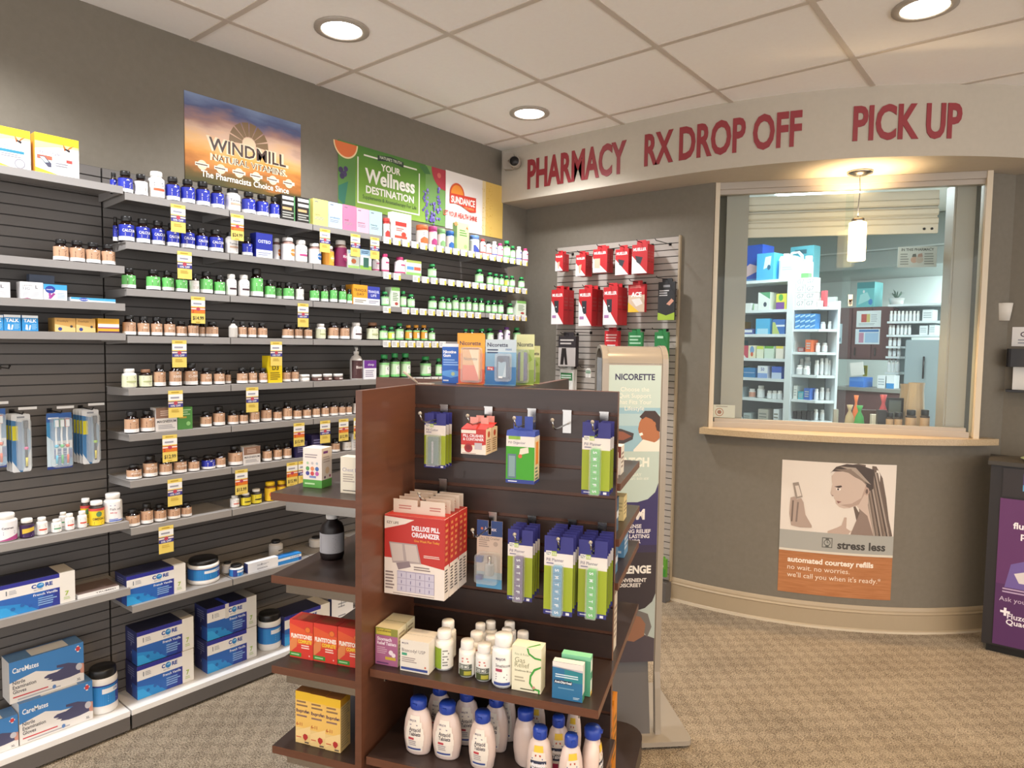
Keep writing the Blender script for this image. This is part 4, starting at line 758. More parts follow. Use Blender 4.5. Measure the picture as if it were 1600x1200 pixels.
poster('wellness_poster', 2.117, 2.876, 2.185, 2.512, 'green_print', [('p', [(0, 0), (.14, 0), (.14, 1), (0, 1)], '#55823f'), ('r', .79, 0, 1, 1, '#6c9450'), ('p', circ(.06, .98, .1, .24, 20, 180, 360), '#e8d0a0'), ('p', circ(.06, .98, .09, .215, 20, 180, 360), '#d8703c'), ('p', [(.0, .3), (.08, .4), (.05, .02), (0, .1)], '#2f6f5a'),
      ('c', .02, .55, .02, '#3a3050'), ('c', .05, .5, .02, '#43365c'), ('c', .03, .46, .02, '#3a3050'), ('c', .06, .58, .018, '#43365c'),
      ('r', .155, .12, .165, .82, '#e4e2d4'), ('r', .72, .12, .73, .82, '#e4e2d4'), ('r', .21, .86, .33, .885, '#e4e2d4'), ('r', .57, .86, .7, .885, '#e4e2d4'), ('r', .155, .1, .73, .125, '#e4e2d4'), ('p', [(.33, .84), (.33, .93), (.45, .96), (.57, .93), (.57, .84), (.45, .88)], '#25382a'), ('t', "NATURE'S TRUTH", .45, .885, .045, '#dfe4cc', 'c', .2, 0),
      ('t', 'YOUR', .45, .7, .1, '#ece9dc', 'c', .2, 2), ('t', 'Wellness', .45, .46, .21, '#f0eee2', 'c', .46, 2), ('t', 'DESTINATION', .45, .29, .11, '#ece9dc', 'c', .46, 2), ('t', 'Supplements & Aromatherapy For Life', .45, .19, .06, '#2f4a2a', 'c', .5, 0),
      ('p', circ(1.0, 1.0, .15, .36, 16, 180, 270) + [(1, 1)], '#a83440'), ('c', .93, .88, .02, '#c86a60'), ('p', [(.72, .96), (.8, .98), (.84, .86), (.78, .84)], '#3f6f3a')] + lav,
       'green poster reading YOUR Wellness DESTINATION above the pastel cartons')
dots = [('c', .6 + .2 * rr.random() ** .7, rr.random(), .005, '#c89a3c') for _ in range(60)]
poster('orange_sun_poster', 2.879, 3.402, 2.18, 2.518, '#e3dcd6', [('r', .68, 0, 1, 1, '#dcb862'), ('r', .62, 0, .68, 1, '#e0cc9c')] + dots + [('p', circ(.18, .62, .12, .2, 20, 0, 180), '#c8502a'), ('p', circ(.18, .62, .1, .165, 20, 0, 180), '#e08a34'), ('p', [(.06, .44), (.06, .62), (.5, .64), (.5, .38), (.4, .36), (.25, .44), (.15, .46)], '#c8402e'), ('t', 'SUNDANCE', .28, .47, .11, '#f0e6de', 'c', .4, 2), ('t', 'VITAMINS', .38, .4, .04, '#e0a060', 'c', .2, 1), ('t', 'LET YOUR HEALTH SHINE', .52, .22, .085, '#c8453a', 'r', .56, 1)],
       'white and yellow poster reading SUNDANCE in the wall corner')
# ---------------------------------------------------------------- slat panel on the back wall and the packs hanging there
YP = 3.636
o = obj('slatwall_panel', slat_panel(-2.605, -1.752, .115, 2.132, .0383, .017, 'light_slat', 'light_groove', .005), None, place(0, YP, 0)); tag(o, 'pale slatted panel on the back wall under the word PHARMACY', 'wall panel')
b = MB(); b.box(-1.752, -1.742, -.004, .018, .115, 2.136, 'trim_beige'); obj('edge_strip', b, o)
b = MB(); b.box(-2.605, -1.742, -.06, .017, 0, .115, 'kick_grey'); obj('base', b, o)
def pack_fn(w, h, d, base, els, sd=(), tab=None, tabh=.02):
    def fn():
        b = MB(); b.box(-w / 2, w / 2, -d, 0, -h, 0, base); P = flat((-w / 2, -d, -h), (1, 0, 0), (0, 0, 1)); b.art(P, w, h, els)
        b.art(flat((w / 2, -d, -h), (0, 1, 0), (0, 0, 1)), d, h, sd); b.art(flat((-w / 2, 0, -h), (0, -1, 0), (0, 0, 1)), d, h, sd)
        out = [('hanging_pack', b, None)]
        if tab: t = MB(); t.rbox(-w * .3, w * .3, -d / 2 - .0006, -d / 2 + .0006, 0, tabh, tab, .004, axis='y'); out.append(('hang_tab', t, 0))
        return out
    return fn
REDS = [('r', .1, .4, .8, .43, '#8a1f24'), ('L', .15, .5, .85, .8, 3, '#b04a48')]
RED1 = [('p', [(0, 0), (1, 0), (0, .62)], '#e4e2e0'), ('t', 'MUELLER', .5, .78, .1, '#f0ecea', 'c', .84, 2)]
PK = {'r1': (.058, .105, .03, '#b5252b', RED1 + [('p', [(.25, .5), (.6, .55), (.5, .15), (.35, .1)], '#c8a088')], 'red and white support pack with tan picture'), 'r2': (.085, .12, .028, '#b5252b', RED1 + [('r', .1, .15, .5, .6, '#cfae96'), ('r', .1, .1, .55, .18, '#e4e2e0')], 'red and white elastic bandage pack'),
      'r3': (.075, .125, .03, '#b5252b', RED1 + [('p', [(.2, .62), (.7, .55), (.55, .3), (.3, .4)], '#34343a')], 'red and white support pack with black brace picture'), 'r4': (.075, .17, .045, '#b8262c', [('p', [(0, 0), (1, 0), (.55, .3), (0, .68)], '#e6e4e4'), ('t', 'MUELLER', .5, .8, .08, '#f2eeec', 'c', .84, 2), ('p', [(.22, .68), (.6, .68), (.6, .34), (.4, .32), (.3, .4)], '#303036'), ('c', .4, .5, .04, '#e0e0e0'), ('r', .08, .18, .4, .26, '#a878a8')], 'tall red knee support box'),
      'ac': (.095, .14, .022, '#b3252c', [('r', 0, 0, 1, .62, '#c8b098'), ('p', [(0, 0), (.7, 0), (0, .36)], '#e0b43c'), ('t', 'ACE', .5, .56, .15, '#f2eeea', 'c', .8, 3), ('p', [(.2, .46), (.7, .5), (.9, .3), (.5, .2)], '#d8d0c8'), ('L', .1, .86, .9, .96, 2, '#d88a84')], 'red and tan bandage pack reading ACE'),
      'bk': (.1, .21, .012, '#2a292b', [('p', [(0, 0), (1, 0), (1, .2), (.5, .12), (0, .2)], '#9ab43c'), ('L', .06, .62, .7, .8, 3, '#c8c6c8'), ('p', [(.5, .42), (.8, .56), (.95, .5), (.7, .38)], '#c8907a'), ('r', .3, .86, .7, .92, '#8a888a')], 'black pack with lime green bottom edge'),
      'st': (.1, .15, .03, '#332d30', [('r', 0, 0, 1, .62, '#b8b0ac'), ('p', [(.12, .05), (.3, .05), (.4, .6), (.2, .6)], '#26201f'), ('p', [(.4, .05), (.55, .05), (.45, .6), (.3, .6)], '#26201f'), ('L', .1, .7, .9, .92, 2, '#c0b8b4')], 'grey stocking pack with dark legs picture'),
      'rh': (.09, .16, .03, '#c0262e', [('L', .1, .6, .9, .9, 3, '#e8c0bc'), ('r', .2, .1, .8, .5, '#e0d8d4')], 'red pack hanging just above the white display stand'), 'gh': (.1, .16, .02, '#2c7a44', [('L', .1, .5, .9, .9, 3, '#a8d0b0')], 'green pack hanging above the white display stand'),
      'gl': (.09, .34, .03, '#2a7a42', [('p', [(.3, .1), (.7, .1), (.7, .7), (.4, .8)], '#256a3a'), ('L', .2, .86, .8, .95, 1, '#b0d8b8')], 'long green pouch beside the white display stand'), 'wg': (.09, .12, .015, '#dcdad4', [('r', .05, .5, .95, .85, '#3f7a4a'), ('L', .1, .58, .9, .78, 2, '#d8e4d8'), ('p', [(.6, 0), (1, 0), (1, .5)], '#e8e6e0')], 'white and green pack low on the slat panel'),
      'gb': (.07, .15, .03, '#5f9a34', [('c', .5, .6, .2, '#e0e4c8'), ('t', 'ON', .6, .2, .16, '#e6ead8', 'c', .5, 2), ('r', 0, 0, 1, .45, '#3f8a34')], 'bright green bag at the foot of the slat panel')}
WORDS_P = {}
for k, l_, r_, t_, dep, n_, hk in (('r1', 868, 880, 397, .15, 2, 1), ('r1', 900, 915, 399, .15, 2, 1), ('r2', 927, 949, 390, .15, 2, 1), ('r3', 962, 983, 390, .15, 1, 1), ('r3', 988, 1012, 383, .15, 2, 1), ('r4', 862, 881, 453, .15, 2, 1), ('r4', 905, 926, 452, .15, 2, 1), ('r4', 943, 965, 449, .15, 2, 1), ('ac', 982, 1008, 445, .1, 1, 1), ('bk', 1029, 1055, 441, .06, 1, 1), ('st', 873, 899, 525, .12, 1, 1), ('rh', 945, 966, 517, .1, 1, 1), ('gh', 982, 1004, 519, .1, 1, 1), ('gl', 1023, 1043, 519, .08, 1, 1), ('wg', 875, 896, 577, .1, 2, 1), ('wg', 915, 923, 577, .1, 1, 1), ('gb', 1029, 1041, 872, .05, 1, 0)):
    w, h, d, base, els, desc = PK[k]; y = YP - dep
    a, c = ony(l_, t_, y), ony(r_, t_, y); s = (c.x - a.x) / w; xm = (a.x + c.x) / 2; zt = a.z
    j = WORDS_P.get(k, 0); WORDS_P[k] = j + 1
    tot = {'r1': 2, 'r3': 2, 'r4': 3, 'wg': 2}.get(k, 1)
    pos = '' if tot == 1 else f', {ORD[j]} hook of its kind from the left'
    for i in range(n_):
        lb = ('front ' if i == 0 else 'rear ') * (n_ > 1) + desc + (f', {ORD[j]} such hook from left' if tot > 1 else '')
        spawn(('pk', k), pack_fn(w, h, d, base, els, REDS if k[0] == 'r' else (), base, .02), place(xm, y + d * s + i * (d * s + .004), zt, random.uniform(-.05, .05), (s, s, s if k != 'r4' else s * 1.02)), lb, 'hanging pack', 'packs on the back wall panel')
    if hk: spawn(('peg', 'S'), peg(.19, 'dark_metal', .0022, False), place(xm, YP, zt + .014), (f'wire hook holding the {desc}' + (f', {ORD[j]} from left' if tot > 1 else '')), 'hook', 'hooks of the back wall panel')
for px, py, lb in ((1045, 381, 'empty wire hook at the top right of the slat panel'), (921, 520, 'empty wire hook beside the stocking pack')):
    p = ony(px, py, YP - .02); spawn(('peg', 'S'), peg(.19, 'dark_metal', .0022, False), place(p.x, YP, p.z), lb, 'hook', 'hooks of the back wall panel')
# ---------------------------------------------------------------- pharmacy window
J0 = Vector((-1.556, 3.70, 0)); WA = math.radians(24.2); DW = Vector((math.cos(WA), math.sin(WA), 0)); NI = Vector((-math.sin(WA), math.cos(WA), 0))
def wloc(px, py, dep): p = onplane(px, py, J0 + NI * dep, NI); return (p - J0).dot(DW), p.z
WM = Matrix.Translation(J0) @ Matrix.Rotation(WA, 4, 'Z')
LEDGE = 1.045; HEAD = 2.398; WW = 1.318
b = MB()
b.box(0, WW, -.025, .005, HEAD - .024, SOF - .001, 'white_metal'); b.box(0, WW, -.012, .03, HEAD - .05, HEAD - .0245, 'white_metal')
b.box(-.012, .012, -.03, .04, LEDGE, SOF - .001, 'trim_pale'); b.box(WW - .012, WW + .014, -.03, .04, LEDGE, SOF - .001, 'trim_pale')
b.box(.012, WW - .03, -.022, .012, LEDGE, LEDGE + .03, 'white_metal'); b.box(.02, WW - .04, -.008, .016, LEDGE + .03, LEDGE + .05, 'white_metal')
wf = obj('window_1', b, None, WM); wf['kind'] = 'structure'; wf['label'] = 'wide sliding service window of the pharmacy'
for nm, x0, x1, y in (('glass_pane', .012, .70, .010), ('glass_pane', .66, WW - .012, -.004)):
    b = MB(); b.box(x0, x1, y, y + .005, LEDGE + .03, HEAD - .024, 'window_glass'); obj(nm, b, wf)
b = MB(); b.box(.69, .71, -.012, -.0045, 1.73, 1.79, 'white_metal'); b.tube([(.70, -.012, 1.76), (.70, -.022, 1.76)], .008, 'dark_metal', 12); obj('latch', b, wf)
for nm, q0, q1 in (('reveal_panel', .012, wloc(1130, 500, .09)[0]), ('reveal_panel', wloc(1516, 500, .09)[0], WW - .012)): b = MB(); b.box(q0, q1, .085, .1, LEDGE, SOF - .002, 'wall_paint'); obj(nm, b, wf)
# ledge
ang = [3.9, 4.63] + [4.7 + 44.15 * i / 26 for i in range(27)] + [48.95, 51.6]
o_ = [arc(1.852, a, a, 1)[0] for a in ang]; n = len(o_); p0 = J0 + DW * .12 + NI * .3; p1 = J0 + DW * 1.13 + NI * .3
i_ = [arc(RW + .0008, a, a, 1)[0] if k in (0, 1, n - 2, n - 1) else tuple(p0.lerp(p1, (k - 2) / (n - 5))[:2]) for k, a in enumerate(ang)]
b = MB()
for z, fl in ((LEDGE, 0), (LEDGE - .033, 1)):
    b.add([(x, y, z) for x, y in o_] + [(x, y, z) for x, y in i_], [(i, i + 1, n + i + 1, n + i) if not fl else (i + 1, i, n + i, n + i + 1) for i in range(n - 1)], 'stone')
ribbon(b, o_, LEDGE - .033, LEDGE, 'stone'); b.add([(*o_[0], LEDGE - .033), (*i_[0], LEDGE - .033), (*i_[0], LEDGE), (*o_[0], LEDGE)], [(0, 1, 2, 3)], 'stone'); b.add([(*o_[-1], LEDGE - .033), (*i_[-1], LEDGE - .033), (*i_[-1], LEDGE), (*o_[-1], LEDGE)], [(3, 2, 1, 0)], 'stone')
tag(obj('counter_ledge', b), 'curved beige stone ledge below the pharmacy window', 'counter')
# roller shutter behind the glass
def lx(px, dep, py=500): return wloc(px, py, dep)[0]
SD = .11
x0, x1 = lx(1155, SD, 340), lx(1466, SD, 340); zb_ = wloc(1300, 368, SD)[1]; zt = HEAD - .045
root = empty('roller_shutter', WM); tag(root, 'beige roller shutter pulled half down behind the pharmacy window', 'shutter')
b = MB(); z = zb_ + .045; k = 0
b.box(x0, x1, SD, SD + .02, zb_ + .145, zt, 'trim_pale' if 0 else '#e9dfcf')
while z < zb_ + .145: b.prism([(SD, z), (SD - .01, z + .008), (SD - .01, z + .03), (SD, z + .038), (SD + .012, z + .038), (SD + .012, z)], x0, x1, '#e9dfcf', 'x'); z += .05
b.box(x0, x1, SD + .0125, SD + .019, zb_ + .03, zt, '#e9dfcf'); obj('curtain', b, root)
b = MB(); b.box(x0, x1, SD - .006, SD + .016, zb_, zb_ + .045, '#ece2d3'); obj('bottom_bar', b, root)
for px in (1157, 1166, 1443, 1455):
    b = MB(); b.lathe([(.007, 0), (.007, .003), (.004, .005), (0, .005)], 'dark_metal', 10, M=Matrix.Translation((lx(px, SD, 366), SD - .006, zb_ + .022)) @ Matrix.Rotation(PI / 2, 4, 'X')); obj('bolt', b, root)
b = MB(); b.box(lx(1130, .06), lx(1164, .06), .05, .14, LEDGE, HEAD - .03, 'white_metal'); obj('guide_post', b, root)
b = MB(); b.box(lx(1487, .03), lx(1517, .03), .045, .06, LEDGE, HEAD - .03, 'white_metal'); b.box(lx(1487, .03) - .01, lx(1487, .03), .05, .17, LEDGE, HEAD - .03, 'white_metal'); obj('guide_post', b, root)
b = MB(); xs, zs = wloc(1115, 632, .02); xe, ze = wloc(1148, 653, .02)
b.box(xs, xe, .018, .0195, ze, zs, '#dcd2c4'); b.art(flat((xs, .018, ze), (1, 0, 0), (0, 0, 1)), xe - xs, zs - ze, [('c', .28, .42, .2, '#b87a5a'), ('c', .28, .42, .16, '#dcd2c4'), ('c', .28, .42, .1, '#a8684a'), ('L', .12, .82, .8, .92, 1, '#8a7a6a')])
tag(obj('small_sign', b, None, WM), 'small white notice with round emblem in the lower left window corner', 'sign')
# pen and paper tray on the ledge
p = onz(1445, 676, LEDGE); b = MB(); b.tube([(-.075, 0, 0), (.06, .0, 0)], .0045, '#d8cdb8', 8); b.tube([(.06, 0, 0), (.075, 0, 0)], .002, 'chrome', 6)
tag(obj('pen', b, None, place(p.x, p.y, LEDGE + .005, .45)), 'slim pen lying on the ledge', 'pen')
p = onz(1492, 679, LEDGE); b = MB(); b.rbox(-.06, .06, -.02, .02, 0, .018, 'clear_tint', .006); tag(obj('paper_tray', b, None, place(p.x, p.y + .0, LEDGE + .0005, .75)), 'low clear tray at the right end of the ledge', 'tray')
# poster under the ledge, bent to the wall
S0, S1, Z0, Z1 = .548, 1.112, .176, .897; PW, PH = S1 - S0, Z1 - Z0
def cur(x, y, L): a = (S0 + x) / RW; q = RW + .002 + EPS * L; return (CX + q * math.sin(a), CY - q * math.cos(a), Z0 + y)
b = MB(); b.art(cur, PW, PH, [('r', 0, 0, 1, 1, '#e3d8cc')], step=.03, base=0)
hairs = []
for i in range(16):
    t = i / 15; hairs.append(('p', [(.62 + .2 * t, .97 - .03 * t), (.635 + .2 * t, .97 - .03 * t), (.74 + .24 * t, .47), (.725 + .24 * t, .47)], ('#8f7d6e', '#55473e', '#a8988a', '#6f5f54')[i % 4]))
b.art(cur, PW, PH, [
    ('p', [(.54, .98), (.66, 1.0), (.82, .985), (.88, .9), (.92, .75), (.95, .6), (.99, .475), (.7, .475), (.66, .6)], '#6b5a4e'), *hairs,
    ('p', [(.435, .9), (.44, .86), (.445, .84), (.43, .775), (.435, .765), (.46, .755), (.465, .735), (.475, .725), (.48, .7), (.51, .675), (.55, .665), (.6, .67), (.66, .69), (.7, .66), (.71, .55), (.62, .5), (.62, .475), (.82, .475), (.76, .7), (.76, .84), (.7, .93), (.56, .95), (.47, .94)], '#cbb5a6'),
    ('p', [(.63, .5), (.62, .475), (.82, .475), (.76, .62), (.7, .66)], '#8f7a6e'), ('p', [(.52, .69), (.6, .675), (.68, .7), (.74, .8), (.74, .86), (.7, .75), (.62, .705)], '#b39a8b'),
    ('p', [(.42, .92), (.47, .97), (.56, .995), (.68, .99), (.8, .96), (.8, .82), (.76, .8), (.72, .87), (.64, .9), (.56, .94), (.44, .935)], '#4a3d36'), ('p', [(.46, .95), (.6, .96), (.72, .88), (.745, .84), (.7, .875), (.58, .93)], '#8a786a'), ('p', [(.5, .975), (.64, .97), (.78, .85), (.74, .865), (.62, .945)], '#a8988a'),
    ('p', circ(.745, .8, .022, .03, 14), '#b89c8c'), ('p', circ(.745, .8, .012, .018, 12), '#6f5a50'),
    ('p', [(.46, .825), (.52, .835), (.53, .825), (.5, .815)], '#4a3a34'), ('p', [(.475, .812), (.52, .812), (.515, .798), (.485, .797)], '#efe6de'), ('c', .495, .805, .009, '#3a2f2c'), ('p', [(.485, .72), (.53, .715), (.5, .7)], '#8a5f56'), ('p', [(.435, .765), (.46, .757), (.45, .75)], '#a08577'),
    ('p', [(.42, .49), (.5, .52), (.54, .54), (.56, .6), (.58, .6), (.58, .52), (.62, .5), (.6, .475), (.42, .475)], '#bda596'),
    ('p', [(.1, .83), (.15, .84), (.19, .73), (.13, .71)], '#9a8c80'), ('p', [(.12, .81), (.15, .815), (.18, .74), (.145, .73)], '#d8cabd'), ('p', [(.085, .72), (.12, .73), (.14, .71), (.18, .72), (.2, .69), (.22, .6), (.28, .52), (.28, .505), (.18, .5), (.1, .51), (.08, .6)], '#b09a8c'), ('p', [(.1, .7), (.115, .7), (.11, .54), (.095, .54)], '#75645a'), ('p', [(.145, .69), (.16, .69), (.15, .54), (.135, .54)], '#85746a'),
    ('r', 0, .335, 1, .475, '#a7a59d'), ('r', 0, .318, 1, .335, '#d8cfbe'),
    ('r', .375, .365, .465, .44, '#5a5a54'), ('r', .382, .371, .458, .434, '#a7a59d'), ('c', .42, .4025, .03, '#5a5a54'), ('c', .42, .4025, .023, '#a7a59d'), ('r', .417, .4, .423, .418, '#4a4a46'), ('r', .42, .4, .435, .404, '#4a4a46'),
    ('t', 'stress less', .93, .365, .055, '#3f3b36', 'r', .44, 2)], step=.05)
b.art(cur, PW, PH, [('r', 0, 0, 1, .318, 'oak_print')], step=.03, base=3)
b.art(cur, PW, PH, [('t', 'automated courtesy refills', .08, .235, .038, '#f2e6d6', 'l', .78, 2), ('t', 'no wait. no worries.', .08, .178, .036, '#ecdcc8', 'l', .56, 0), ('t', "we'll call you when it's ready.*", .08, .12, .036, '#ecdcc8', 'l', .85, 0)], step=.05, base=5)
tag(obj('wall_poster', b), 'poster of a woman in profile reading stress less, below the window', 'poster')
# pendant lamp
PX, PY = -.868, 3.868
root = empty('pendant_lamp', place(PX, PY, SOF)); tag(root, 'pendant lamp with glowing white glass shade before the pharmacy window', 'lamp')
b = MB(); b.lathe([(0, -.026), (.02, -.026), (.06, -.012), (.062, 0)], 'chrome', 24); obj('ceiling_canopy', b, root)
b = MB(); b.tube([(0, 0, -.02), (.004, 0, -.1), (-.002, 0, -.18), (0, 0, -.25)], .0022, 'chrome', 6); obj('cord', b, root)
b = MB(); b.lathe([(.008, -.235), (.03, -.24), (.032, -.262)], 'chrome', 20); obj('socket', b, root)
b = MB(); b.lathe([(.030, -.255), (.042, -.262), (.042, -.452), (.039, -.456), (.039, -.40), (0, -.39)], 'shade_glow', 24); obj('lamp_shade', b, root)
light('pendant_spot', 'SPOT', (PX, PY, SOF - .43), 34, WARM, spot_size=math.radians(150), spot_blend=.6, shadow_soft_size=.03)
light('pendant_spot', 'SPOT', (PX, PY, SOF - .225), 11, WARM, rot=(PI, 0, 0), spot_size=math.radians(130), spot_blend=.6, shadow_soft_size=.025)  # extra upward spot above the closed shade top, added to brighten the soffit underside
# things on the right-hand wall
p = ony(1568, 488, YE); b = MB(); b.lathe([(.03, -.045), (.042, .045), (.039, .047), (0, .04)], '#d8d2c8', 20, .6); tag(obj('cup_dispenser', b, None, place(p.x, p.y - .032, p.z)), 'white cup shaped holder on the right wall', 'holder')
root = empty('paper_dispenser', place(ony(1596, 560, YE).x + .03, YE, 0)); tag(root, 'black wall dispenser with white sheet at the right picture edge', 'dispenser')
z1, z2, z3 = ony(1590, 545, YE).z, ony(1590, 573, YE).z, ony(1590, 612, YE).z
b = MB(); b.rbox(-.09, .12, -.09, 0, z2, z1, '#26262a', .02); obj('housing', b, root)
b = MB(); b.box(-.06, .1, -.045, -.043, z3 + .01, z2, 'paper'); obj('paper_sheet', b, root)
b = MB(); b.box(-.085, .12, -.08, 0, z3, z3 + .012, '#26262a'); obj('drip_tray', b, root)
b = MB(); za, zb2 = ony(1590, 511, YE).z, ony(1590, 541, YE).z; b.box(-.075, .1, -.002, 0, zb2, za, '#e4e0dc'); b.art(flat((-.075, -.002, zb2), (1, 0, 0), (0, 0, 1)), .175, za - zb2, [('t', 'GEL', .2, .5, .24, '#5a4a54', 'l', .5, 2), ('L', .15, .1, .8, .4, 2, '#9a9aa0')])
tag(obj('wall_notice', b, None, place(ony(1596, 560, YE).x + .03, YE - .0006, 0)), 'white laminated notice above the black dispenser', 'sign')
# dark cabinet with the purple poster
CBX, CBY = -.262, 4.072; CBT = .96
root = empty('dark_cabinet', place(CBX, CBY, 0, .03)); tag(root, 'black display cabinet carrying the purple vaccine poster', 'cabinet')
b = MB(); b.box(0, .8, 0, .24, .04, CBT - .02, '#231f20'); b.box(.02, .78, .02, .22, 0, .04, 'black'); obj('body', b, root)
b = MB(); b.box(-.012, .82, -.012, .25, CBT - .02, CBT, '#3a352f'); obj('top', b, root)
b = MB(); b.box(.05, .75, -.006, 0, .79, .93, '#2a2426'); obj('drawer', b, root)
b = MB(); b.box(.045, .75, -.004, 0, .05, .78, '#5f2f63')
b.art(flat((.045, -.004, .05), (1, 0, 0), (0, 0, 1)), .705, .73, [('r', 0, 0, 1, .42, '#51285a'), ('t', 'Choose the', .136, .93, .04, '#f0eaf0', 'l', .3, 2), ('t', '#1 used*', .19, .865, .036, '#b89ac0', 'l', .24, 1), ('t', 'flu vaccine for', .08, .805, .04, '#f0eaf0', 'l', .42, 2), ('t', 'people 65+', .125, .745, .04, '#f0eaf0', 'l', .3, 2),
    ('p', [(.05, .4), (.08, .56), (.17, .6), (.27, .62), (.36, .62), (.46, .58), (.5, .4)], '#6e5a9c'), ('p', circ(.28, .69, .055, .07, 18), '#6a463a'), ('p', [(.24, .64), (.32, .64), (.33, .6), (.29, .57), (.24, .6)], '#5f3f34'), ('p', circ(.28, .725, .055, .04, 16, 0, 180), '#2a1f1e'), ('p', [(.1, .5), (.13, .44), (.32, .44), (.42, .5), (.42, .53), (.3, .5), (.18, .53)], '#d8cfd0'), ('p', [(.17, .53), (.28, .5), (.27, .47), (.18, .49)], '#6a463a'), ('r', .255, .7, .27, .705, '#2a1f1e'), ('r', .295, .7, .31, .705, '#2a1f1e'), ('r', .265, .66, .3, .665, '#4a2a26'),
    ('L', .04, .36, .5, .4, 2, '#b8a0c0'), ('t', 'Ask your pharmacist', .025, .305, .03, '#c8b4cc', 'l', .42, 0), ('r', .035, .225, .09, .24, '#f0eaf0'), ('r', .055, .205, .07, .26, '#f0eaf0'), ('t', 'Fluzone High-Dose', .075, .19, .035, '#e6dce8', 'l', .42, 1), ('t', 'Quadrivalent', .07, .15, .035, '#f0eaf0', 'l', .34, 1), ('L', .22, .03, .6, .12, 4, '#a890b0')])
tag(obj('purple_poster', b, None, place(CBX, CBY - .001, 0, .03)), 'purple vaccine poster on the black cabinet front', 'poster')
b = MB(); b.box(.13, .33, -.0075, -.006, .825, .855, '#5aa0c8'); b.box(.13, .33, -.0075, -.006, .855, .91, '#4a3a78'); tag(obj('sticker', b, None, place(CBX, CBY, 0, .03)), 'blue and violet sticker at the top of the black cabinet', 'sticker')
b = MB(); b.lathe([(.02, 0), (.08, .006), (.1, .014), (.098, .016), (.07, .009), (0, .006)], '#8a9a7a', 24); tag(obj('dish', b, None, place(CBX + .21, CBY + .1, CBT + .0005)), 'shallow pale green dish on the black cabinet', 'dish')
b = MB()
for i in range(9): a = i * .7; b.lathe([(0, 0), (.01, .012), (.006, .034), (0, .045)], '#e8e4dc', 8, .5, M=Matrix.Translation((.022 * math.cos(a), .022 * math.sin(a), 0)) @ Matrix.Rotation(a, 4, 'Z') @ Matrix.Rotation(.5, 4, 'Y'))
b.ball((0, 0, .02), .016, '#e0dcc8'); tag(obj('paper_flower', b, None, place(CBX + .235, CBY + .1, CBT + .011)), 'white paper flower lying in the pale green dish', 'flower')
# ---------------------------------------------------------------- four-way cherry display in the middle of the floor
UA = math.radians(21.13); A0 = Vector((-1.511, 1.388, 0)); UX = Vector((math.cos(UA), math.sin(UA), 0)); VX = Vector((-math.sin(UA), math.cos(UA), 0))
UM = Matrix.Translation(A0) @ Matrix.Rotation(UA, 4, 'Z')
def uv(px, py, V): p = onplane(px, py, A0 + VX * V, VX); return (p - A0).dot(UX), p.z
HT = 1.37
unit = empty('pinwheel_display', UM); tag(unit, 'cherry wood four-way slatted display stand in the middle of the floor', 'display stand')
def slotted(x0, x1, z0, z1, gz, d=.019, gd=.008, gw=.011):
    b = MB(); b.box(x0, x1, gd, d, z0, z1, 'cherry_edge'); zz = [z0] + [g for q in sorted(gz) if z0 < q < z1 for g in (q - gw / 2, q + gw / 2)] + [z1]
    for i in range(0, len(zz), 2): b.box(x0, x1, 0, gd + .0002, zz[i], zz[i + 1], 'cherry')
    b.box(x0, x1, 0, d, z1, z1 + .0012, 'cherry_edge'); b.box(x1, x1 + .0012, 0, d, z0, z1, 'cherry_edge'); return b
GZ = [1.308 - .0766 * i for i in range(16)]
pan = [slotted(0, .611, .12, HT, GZ), slotted(-.305, .305, .12, HT, GZ), slotted(-.311, .305, .12, HT, GZ), slotted(0, .611, .12, HT, GZ)]
for b, M in zip(pan, (Matrix.Identity(4), Matrix.Translation((-.019, 0, 0)) @ Matrix.Rotation(-PI / 2, 4, 'Z'), Matrix.Translation((0, .324, 0)) @ Matrix.Rotation(PI, 4, 'Z'), Matrix.Translation((.324, .019, 0)) @ Matrix.Rotation(PI / 2, 4, 'Z'))): obj('slat_panel', b, unit, M)
b = MB(); b.box(0, .305, .019, .305, HT - .016, HT + .002, 'cherry'); obj('top_cover', b, unit)
b = MB(); b.rbox(-.345, .645, -.345, .58, .05, .12, 'cherry', .09, 6); b.rbox(-.22, .42, -.22, .42, 0, .05, 'black', .08, 6); obj('base', b, unit)
def ush(u0, u1, v0, v1, z, name='shelf', br=None):
    b = MB(); b.box(u0, u1, v0, v1, z - .021, z, 'cherry'); b.box(u0, u1, v0 - .0012, v0, z - .021, z, 'cherry_edge'); b.box(u1, u1 + .0012, v0, v1, z - .021, z, 'cherry_edge'); s = obj(name, b, unit)
    for r in br or (): q = MB(); q.box(*r, 'chrome'); obj('bracket', q, s)
SZ1, SZ2 = .619, .394
ush(.004, .625, -.27, 0, SZ1, br=[(.03, .034, -.24, 0, SZ1 - .045, SZ1 - .021), (.57, .574, -.24, 0, SZ1 - .045, SZ1 - .021)])
ush(.012, .625, -.30, 0, SZ2)
LZ = [1.081, .850, .594, .363]
for z in LZ: ush(-.287, -.019, -.30, .30, z, br=[(-.25, -.019, -.285, -.281, z - .05, z - .021), (-.25, -.019, .2, .204, z - .05, z - .021)])
RZ = [1.113, .955, .83, .598]
for z, v1 in zip(RZ, (.43, .46, .47, .5)): ush(.324, .618, .03, v1, z)
b = MB(); b.tube([(-.03, -.02, HT + .04), (.0, .012, HT + .006)], .004, 'white_metal', 6); b.box(-.002, .05, .01, .03, HT + .002, HT + .005, 'white_metal'); tag(obj('sign_clip', b, None, UM), 'small white sign clip at the top corner of the cherry display', 'sign holder')
